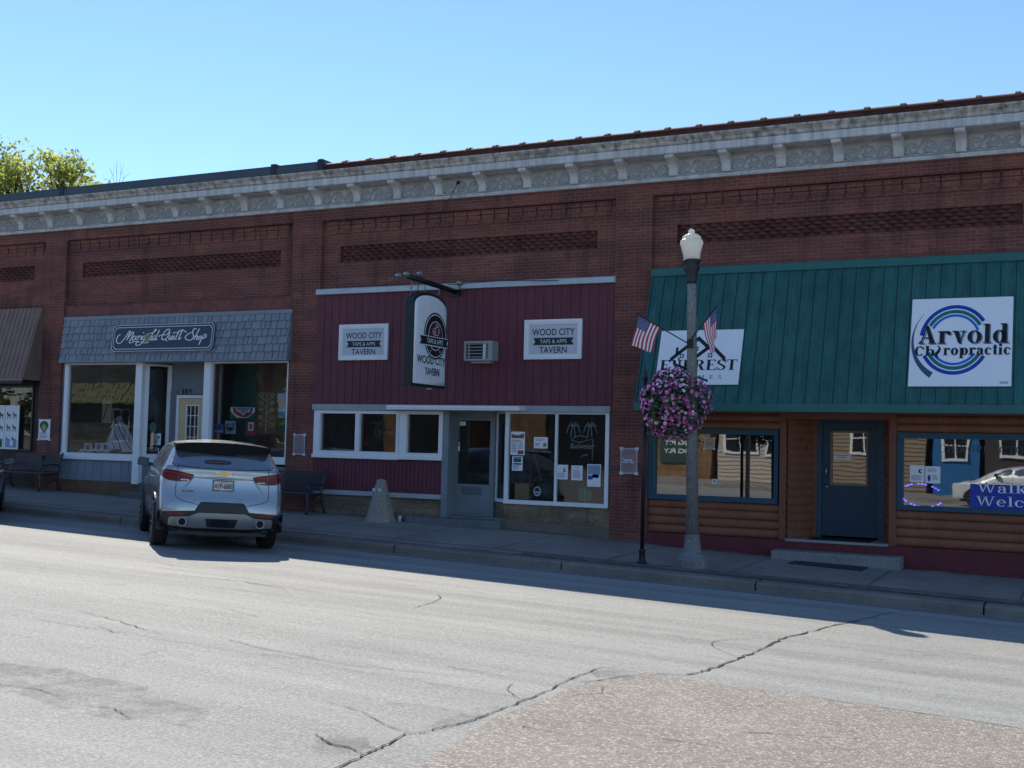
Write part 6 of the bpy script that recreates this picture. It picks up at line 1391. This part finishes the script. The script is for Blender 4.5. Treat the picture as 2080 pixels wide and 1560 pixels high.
    for s_ in (-1, 1):
        pd('bumper_reflector', 'br%d' % s_, [(s_ * .56, .598), (s_ * .82, .59), (s_ * .82, .565), (s_ * .57, .572)][::s_], 'rear', .020, M_refl, smooth=0)
        w = MB(); w.lathe([(.05, .10), (.058, -.02), (.072, -.02), (.074, .16)], (s_ * .60, -.015, .455), 18, axis='y', caps=False); w.lathe([(.0, .0), (.054, .0)], (s_ * .60, 0, .455), 16, 1, axis='y', caps=False); part('exhaust', w, [M_skid, M_tyre], t, True)
    pd('tailgate_seam', 'tgs', strip([(-.70, 1.36), (-.715, 1.10), (-.73, .88), (-.69, .80), (-.40, .735), (-.36, .72)], .010), 'rear', .003, M_gloss, smooth=1, step=.03); pd('tailgate_seam', 'tgs2', strip(mir([(-.70, 1.36), (-.715, 1.10), (-.73, .88), (-.69, .80), (-.40, .735), (-.36, .72)]), .010), 'rear', .003, M_gloss, smooth=1, step=.03)
    # pressed tailgate: raised brow above the plate and side creases
    w = MB()
    for a, b2, r in (((-.46, 1.15), (.46, 1.15), .022), ((-.46, 1.15), (-.64, .92), .018), ((.46, 1.15), (.64, .92), .018)):
        q = []
        for k in range(9):
            p = Vector(a).lerp(Vector(b2), k / 8); h = BV.ray_cast(Vector((p.x, -3, p.y)), Vector((0, 1, 0))); q.append(h[0] + Vector((0, .006, 0)))
        w.tube(q, [r * (.3 + .7 * math.sin(math.pi * min(.92, max(.08, k / 8)))) for k in range(9)], 8)
    part('tailgate_crease', w, paint, t, True)
    yb = BV.ray_cast(Vector((0, -3, 1.225)), Vector((0, 1, 0)))[0].y
    w = MB(); w.plate((0, yb - .004, 1.225), FX, FZ, [(-.11, -.02), (-.045, -.02), (-.04, -.035), (.045, -.035), (.05, -.015), (.11, -.015), (.105, .02), (.045, .02), (.04, .035), (-.045, .035), (-.05, .015), (-.115, .015)], .014); e = part('emblem', w, M_bow, t, True)
    w = MB(); w.plate((0, yb - .001, 1.225), FX, FZ, [(-.12, -.026), (-.05, -.026), (-.046, -.042), (.052, -.042), (.056, -.022), (.12, -.022), (.115, .027), (.05, .027), (.046, .042), (-.05, .042), (-.056, .022), (-.125, .022)], .010); part('emblem_rim', w, M_chrome, e, True)
    yp = BV.ray_cast(Vector((0, -3, 1.04)), Vector((0, 1, 0)))[0].y
    w = MB(); w.frame(-.165, .165, .955, 1.125, .014, yp - .03, yp + .02, 0); w.box(-.152, .152, yp - .02, yp + .02, .968, 1.112, 1); pl_ = part('number_plate', w, [M_gloss, M('plate white', (.60, .58, .60), .45)], t, True)
    if plate:
        w = MB(); put2d(w, text2d('AYP-6083', .015), (-.14, yp - .02, .992), FX, FZ, 0, 0, .28, .078, 0, .004); put2d(w, text2d('DENNYS', .02), (-.05, yp - .03, .958), FX, FZ, 0, 0, .10, .008, 1, .003); put2d(w, text2d('WISCONSIN', .0), (-.06, yp - .02, 1.085), FX, FZ, 0, 0, .12, .016, 2, .004)
        part('lettering', w, [M_ink, M_cream, P_red], pl_, True, recalc=False)
        yl = BV.ray_cast(Vector((-.52, -3, .93)), Vector((0, 1, 0)))[0].y
        w = MB(); put2d(w, text2d('BLAZER', .02), (-.62, yl - .012, .925), FX, FZ, 0, 0, .17, .022, 0, .001); part('badge', w, M_gloss, t, True, recalc=False)
    w = MB(); q = []
    for k in range(11): x = -.30 + .40 * k / 10; h = BV.ray_cast(Vector((x, -3, 1.405)), Vector((0, 1, 0)))[0]; q.append(h + Vector((0, -.02, 0)))
    w.tube(q, [.012 + .020 * math.sin(math.pi * (.1 + .8 * k / 10)) for k in range(11)], 8); part('rear_wiper', w, M_gloss, t, True)
    w = MB(); w.add([(-.03, 1.20, 1.745), (.03, 1.20, 1.745), (.02, 1.0, 1.745), (-.02, 1.0, 1.745), (0, 1.03, 1.815), (0, 1.07, 1.82)], [(0, 3, 2, 1), (0, 1, 5), (1, 2, 4, 5), (2, 3, 4), (3, 0, 5, 4)]); part('antenna_fin', w, M_gloss, t, True)
    # sides
    for ax, sx in (('left', -1), ('right', 1)):
        o_ = lambda q: q if sx > 0 else q[::-1]
        pd('side_window', 'sw1' + ax, o_([(.95, 1.40), (1.55, 1.345), (1.58, 1.345), (1.52, 1.60), (1.15, 1.57)]), ax, .004, M_cgl, smooth=1); pd('side_window', 'sw2' + ax, o_([(1.62, 1.345), (2.42, 1.33), (2.40, 1.62), (1.58, 1.605)]), ax, .004, M_cgl, smooth=1); pd('side_window', 'sw3' + ax, o_([(2.48, 1.33), (3.15, 1.30), (3.05, 1.36), (2.72, 1.60), (2.46, 1.62)]), ax, .004, M_cgl, smooth=1)
        pd('sill_cladding', 'sc' + ax, o_([(1.40, .46), (3.42, .46), (3.42, .31), (1.40, .31)]), ax, .010, M_cplas, smooth=0)
        for i, yy in enumerate((1.6, 2.45, 3.4)): pd('door_seam', 'ds%d' % i + ax, strip([(yy, 1.33), (yy + .02, .9), (yy - .03, .5)], .009), ax, .003, M_gloss, smooth=0)
        for i, yy in enumerate((1.75, 2.58)): pd('door_handle', 'dh%d' % i + ax, o_([(yy, 1.10), (yy + .2, 1.09), (yy + .2, 1.065), (yy, 1.075)]), ax, .03, paint, smooth=1)
        w = MB(); w.tube([(sx * .90, 3.02, 1.26), (sx * .99, 3.0, 1.27)], .03, 8); w.add([(sx * x, y, z) for x, y, z in ((.97, 2.98, 1.22), (1.17, 2.97, 1.24), (1.17, 2.97, 1.36), (1.13, 2.97, 1.39), (.97, 2.98, 1.37), (.98, 3.12, 1.24), (1.12, 3.10, 1.26), (1.12, 3.10, 1.34), (1.10, 3.10, 1.36), (.98, 3.12, 1.35))], [(0, 1, 2, 3, 4), (9, 8, 7, 6, 5), (0, 5, 6, 1), (1, 6, 7, 2), (2, 7, 8, 3), (3, 8, 9, 4), (4, 9, 5, 0)]); m1 = part('mirror', w, M_gloss, t, True, bevel=.012)
        w = MB(); w.add([(sx * .985, 2.966, 1.235), (sx * 1.155, 2.956, 1.25), (sx * 1.155, 2.956, 1.355), (sx * .985, 2.966, 1.36)], [(0, 1, 2, 3)]); part('mirror_glass', w, M_mirg, m1, True)
        a_ = []
        for yw in (.98, 3.84):
            w = MB(); w.lathe([(.27, -.12), (.335, -.125), (.365, -.105), (.375, -.06), (.375, .06), (.365, .105), (.335, .125), (.27, .12)], (sx * .865, yw, .375), 40, axis='x', caps=False); w.lathe([(.27, -.1), (.27, .1)], (sx * .865, yw, .375), 30, axis='x', caps=False); wh = part('wheel', w, M_tyre, t, True)
            w = MB()
            w.lathe([(.26, .10), (.275, .115), (.275, .09)], (sx * .865, yw, .375), 30, axis='x', caps=False)
            for k in range(10):
                an = k * math.pi / 5; w.bar((sx * (.865 + .085), yw + .05 * math.cos(an), .375 + .05 * math.sin(an)), (sx * (.865 + .10), yw + .265 * math.cos(an), .375 + .265 * math.sin(an)), .03, .05, 0, (sx, 0, 0))
            w.lathe([(.0, .10), (.06, .095), (.065, .06)], (sx * .865, yw, .375), 14, axis='x', caps=False); part('rim', w, M_rim, wh, True)
            w = MB(); w.lathe([(.0, .0), (.25, .0)], (sx * .865, yw, .375), 24, axis='x', caps=False); part('brake_disc', w, M_gloss, wh, True)
            pd('arch_trim', 'at%d' % int(yw) + ax, strip([(yw + .455 * math.cos(R(a)), .375 + .455 * math.sin(R(a))) for a in range(-8, 190, 11)], .055), ax, .012, M_cplas, smooth=0, step=.06)
    ws = D('ws', [(-.66, 3.62), (.66, 3.62), (.60, 2.82), (-.60, 2.82)], 'top', .004, M_cgl, smooth=1, step=.08); part('windscreen', ws, M_cgl, t, True, recalc=False)
    w = MB(); w.box(-.75, .75, .25, 4.5, .24, .31); w.box(-.3, .3, .5, .9, .20, .26); part('underbody', w, M_cplas, t, True)
    for s_ in (-1, 1):
        w = MB(); h = BV.ray_cast(Vector((s_ * .68, 8, .82)), Vector((0, -1, 0)))[0]
        w.lathe([(.0, .02), (.09, .01), (.11, -.05)], (s_ * .66, h.y - .01, .80), 14, axis='y'); part('headlight', w, M_clear, t, True)
    return t
hd = R(47.0)     # angle parked, nose towards the block
def park(x, y, h):
    z = zrd(x, y); e = .5; f = Vector((-math.sin(h), math.cos(h))); r = Vector((math.cos(h), math.sin(h)))
    df = (zrd(x + f.x * 2.8, y + f.y * 2.8) - z) / 2.8; dr = (zrd(x + r.x, y + r.y) - z); return z, math.atan(df), -math.atan(dr)
"""rear axle wheel contact measured in the photograph"""
RLx, RLy = -14.36, -6.62
r_ = Vector((math.cos(hd), math.sin(hd))); f_ = Vector((-math.sin(hd), math.cos(hd)))
c_ = Vector((-13.0, -6.6))
z_, pt_, rl_ = park(c_.x, c_.y, hd)
mc = make_car('parked_car', (c_.x, c_.y, z_), hd, rl_, pt_, M_sil, 'silver blue crossover car parked nose in at an angle, seen from behind')
mc.scale = (1.05, 1.06, 1.045)
h2 = R(47); c2 = Vector((-21.52, -3.72)) - Vector((math.cos(h2), math.sin(h2))) * .97 - Vector((-math.sin(h2), math.cos(h2))) * 3.84
z2, p2_, r2_ = park(c2.x, c2.y, hd)
lc = make_car('parked_car', (c2.x, c2.y, z2), h2, r2_, p2_, M_lgt, 'pale silver car at the left photo edge, showing only its mirror and front wheel', plate=False)
lc.scale = (1, 1, .86)
z3 = zrd(-3.6, -27.2)
make_car('parked_car', (-.5, -28.4, z3), R(100), 0, 0, M_wht, 'white car parked across the street, seen only as a reflection in the chiropractic window', plate=False)
# ================================================================== trees
m_, nt, N, L, b = nodes('backlit leaf'); g = N.new('ShaderNodeNewGeometry'); cc = ramp(nt, g.outputs['Random Per Island'], [(0, (.10, .14, .05)), (.45, (.19, .23, .09)), (.8, (.27, .28, .12)), (1, (.36, .30, .14))]); L.new(cc, b.inputs['Base Color']); b.inputs['Roughness'].default_value = .6
tl = N.new('ShaderNodeBsdfTranslucent'); L.new(mixc(nt, 1., cc, (2.4, 2.4, 1.3), 'MULTIPLY'), tl.inputs[0]); ms = N.new('ShaderNodeMixShader'); ms.inputs[0].default_value = .55; L.new(b.outputs[0], ms.inputs[1]); L.new(tl.outputs[0], ms.inputs[2]); L.new(ms.outputs[0], N['Material Output'].inputs[0]); M_leaf = m_
M_bark = M('grey bark', (.060, .048, .038), .9, var=.4, vs=4, fine=.4)
def tree(name, base, H, crown, label, n, leaf, seed, cl=26, group=None):
    rnd = random.Random(seed); t = thing(name, base, label, 'tree', group); B = Vector(base); cz, rx, rz = crown
    w = MB(); ends = []
    w.tube([B, B + Vector((.1, 0, H * .25)), B + Vector((-.1, .1, H * .5)), B + Vector((.05, 0, H * .8))], [H * .03, H * .024, H * .018, H * .006], 8)
    for i in range(cl):
        a = rnd.uniform(0, 6.283); q = rnd.uniform(-.75, 1); rr = math.sqrt(max(0, 1 - q * q * .9)) * rnd.uniform(.55, 1)
        e = B + Vector((rx * rr * math.cos(a), rx * rr * math.sin(a), cz + rz * q)); s = B + Vector((0, 0, H * rnd.uniform(.3, .65))); m = s.lerp(e, .5) + Vector((rnd.gauss(0, .3), rnd.gauss(0, .3), -.2)); w.tube([s, m, e], [H * .010, H * .006, H * .002], 5); ends.append(e)
        for k in range(3): e2 = e + Vector((rnd.gauss(0, 1), rnd.gauss(0, 1), rnd.gauss(.2, .7))) * rx * .13; w.tube([m.lerp(e, .6), e2], [H * .003, H * .001], 4); ends.append(e2)
    part('trunk', w, M_bark, t, recalc=False)
    w = MB(); per = n // len(ends)
    for e in ends:
        r = rx * rnd.uniform(.12, .24)
        for j in range(int(per * rnd.uniform(.5, 1.5))):
            d = Vector((rnd.gauss(0, 1), rnd.gauss(0, 1), rnd.gauss(0, .8))); d = d.normalized() * (rnd.random() ** .5) * r; p = e + d; q = Vector((rnd.gauss(0, 1), rnd.gauss(0, 1), rnd.gauss(0, 1))).normalized(); u = q.cross(Vector((rnd.gauss(0, 1), rnd.gauss(0, 1), rnd.gauss(0, 1)))).normalized(); k = leaf * rnd.uniform(.6, 1.3)
            w.add([p - q * k, p + u * k * .5, p + q * k, p - u * k * .5], [(0, 1, 2, 3)])
    o = part('crown', w, M_leaf, t, recalc=False); return t
tree('broadleaf_tree', (-40.5, 13.5, .9), 13.0, (9.5, 3.9, 2.9), 'sunlit yellow green tree rising behind the far left end of the roof', 19000, .11, 11, 66)
tree('broadleaf_tree', (-47.4, 14.5, 1.0), 12, (9.0, 2.8, 2.8), 'second sunlit tree at the left photo edge behind the roof', 8000, .11, 5, 40)
w = MB(); a = at(238, 372, 14.0)
bt = thing('bare_tree', (a.x, a.y, .5), 'thin leafless twigs above the roof beside the sunlit tree', 'tree')
w.tube([(a.x, a.y, .5), (a.x, a.y, a.z - .6), (a.x + .1, a.y, a.z)], [.09, .05, .02], 6)
for dx, dz in ((-.5, .9), (.35, .95), (-.1, 1.1), (.7, .5), (-.8, .35)): w.tube([(a.x, a.y, a.z - .5), (a.x + dx * .5, a.y, a.z + dz * .35), (a.x + dx, a.y, a.z + dz * .8)], [.014, .009, .004], 4); w.tube([(a.x + dx * .5, a.y, a.z + dz * .35), (a.x + dx * .4, a.y, a.z + dz * .9)], [.007, .003], 4)
part('twigs', w, M_bark, bt, recalc=False)

# ================================================================== the far side of the street (behind the camera, mirrored in the windows)
M_cream_s = M('cream lap siding', (.46, .40, .31), .7, var=.1); M_dwin = M('dark far window', (.02, .022, .025), .3, spec=.15)
oc = MB(); oc.add([(-68, -31, zrd(-68, -31)), (44, -31, zrd(44, -31)), (44, -31, zrd(44, -31) + .15), (-68, -31, zrd(-68, -31) + .15), (-68, -36.5, zrd(-68, -31) + .2), (44, -36.5, zrd(44, -31) + .2)], [(0, 1, 2, 3), (3, 2, 5, 4)]); struct('pavement', oc, M_side)
def block(name, x0, x1, zt, mat, label, y=-36., fm=None, wins=(), roof=None, lap=False, cat='building', depth=9):
    zb = min(zrd(x0, -31), zrd(x1, -31)) - .3; t = thing(name, ((x0 + x1) / 2, y, zb), label, cat)
    w = MB(); w.box(x0, x1, y - depth, y, zb, zt)
    if lap:
        z = zb + .6
        while z < zt - .02: w.extx([(y + .001, z), (y + .045, z), (y + .008, z + .2), (y + .001, z + .2)], x0, x1); z += .2
    part('wall', w, mat, t)
    for a, b2, c, d in wins:
        w = MB(); w.frame(a - .12, b2 + .12, c - .12, d + .12, .12, y + .05, y + .10); f = part('window', w, fm or M_white, t)
        w = MB(); w.box(a, b2, y + .048, y + .055, c, d, 0); part('pane', w, M_dwin, f, True)
        if fm: continue
        w = MB(); w.box((a + b2) / 2 - .03, (a + b2) / 2 + .03, y + .057, y + .085, c, d); w.box(a, b2, y + .057, y + .08, (c + d) / 2 - .03, (c + d) / 2 + .03); part('glazing_bar', w, M_white, f, True)
    if roof: w = MB(); w.extx([(y - depth, zt), (y + .4, zt), (y - depth / 2, zt + roof)], x0 - .3, x1 + .3); part('roof', w, M('far grey roof', (.06, .06, .065), .8), t)
    return t
block('far_house', -17.3, -12.6, 6.0, M_cream_s, 'cream lap sided house across the street, mirrored in the left log shopfront window', wins=[(-16.9, -15.3, 2.1, 3.4), (-14.7, -13.2, 2.0, 3.3)], lap=True, roof=2)
o2 = block('far_building', -29.2, -17.7, 7.5, brick('far tan brick', (.36, .22, .105), (.28, .165, .08), (.22, .17, .12), bw=.3, bh=.12, ms=.02), 'tan brick building across the street, mirrored in the tavern display window', fm=M_bronze, wins=[(-26.7, -24.4, 1.2, 5.6), (-24.0, -21.4, 1.2, 5.6)])
t = thing('far_sign', (-19.4, -35.9, 1.5), 'dark green sign on the tan brick building, mirrored backwards in the left log shopfront window', 'sign')
w = MB(); w.box(-20.35, -18.5, -35.985, -35.90, 1.45, 3.3); part('board', w, M('far green board', (.03, .075, .055), .5), t)
w = MB()
for tx, z, h in (('BIG RY', 2.35, .28), ('BIG RY', 1.95, .22)): put2d(w, text2d(tx, .02), (-18.65, -35.9, z), (-1, 0, 0), FZ, 0, 0, 1.5, h, 0, .01)
part('lettering', w, M_cream, t, recalc=False)
block('far_building', -43.9, -32.0, 8.2, MATS['far tan brick'], 'long tan brick building across the street, mirrored in the tavern sliding windows', fm=M_bronze, wins=[(-43.5, -40.6, 1.3, 6.2), (-40.3, -37.5, 1.3, 6.2), (-35.7, -32.4, 1.3, 6.2)])
o5 = block('far_building', -64.3, -52, 7.8, brick('far grey stone', (.22, .22, .215), (.15, .15, .15), (.12, .12, .12), bw=.5, bh=.25, ms=.03), 'grey stone building with yellow green canopy across the street, mirrored in the quilt window', wins=[(-58.3, -57.1, 1.8, 3.8)])
w = MB(); w.extx([(-35.95, 5.6), (-35.1, 4.3), (-35.1, 4.2), (-35.95, 4.2)], -64.2, -53.5)
x = -64.2
while x < -53.6: w.hexa([(x + d, -35.1 + .03 * h, 4.3 + .03 * h) for d, h in ((0, 0), (.06, 0), (.05, 1), (.01, 1))], [(x + d, -35.95 + .03 * h, 5.6 + .03 * h) for d, h in ((0, 0), (.06, 0), (.05, 1), (.01, 1))]); x += .45
part('canopy', w, M('yellow green metal canopy', (.26, .28, .10), .5), o5)
block('far_house', -12.1, -7.3, 6.5, M('far tan boards', (.27, .20, .135), .8), 'tan lap sided building across the street, mirrored in the teal door glass', wins=[(-10.9, -9.9, 2.2, 3.6)], lap=True, roof=1.5)
block('far_building', -7.0, -5.0, 6, M('far blue paint', (.02, .14, .33), .6), 'narrow bright blue building across the street, mirrored in the chiropractic window', wins=[(-6.5, -5.5, 2.0, 3.2)])
block('far_building', -4.7, 6, 6.5, M('far dark brick', (.06, .045, .04), .8), 'dark brick building across the street at right, mirrored in the chiropractic window', wins=[(-4.0, -2.8, 2.2, 3.8), (-1.5, -.3, 2.2, 3.8)])
for i, (x, y, h, lab) in enumerate(((-31.5, -42, 12, 'dark tree behind the two tan brick buildings across the street'), (-51.5, -41, 11, 'dark tree between the long tan brick building and the grey stone one'), (-15, -48, 13, 'tall tree behind the cream house across the street'), (-70.5, -36, 11, 'dark tree just beyond the grey stone building across the street'), (-80, -38, 12, 'outermost dark tree across the street, past the grey stone building'))):
    tree('broadleaf_tree', (x, y, .3), h, (h * .5, 4.4, h * .4), lab, 5200, .28, 20 + i, 26)
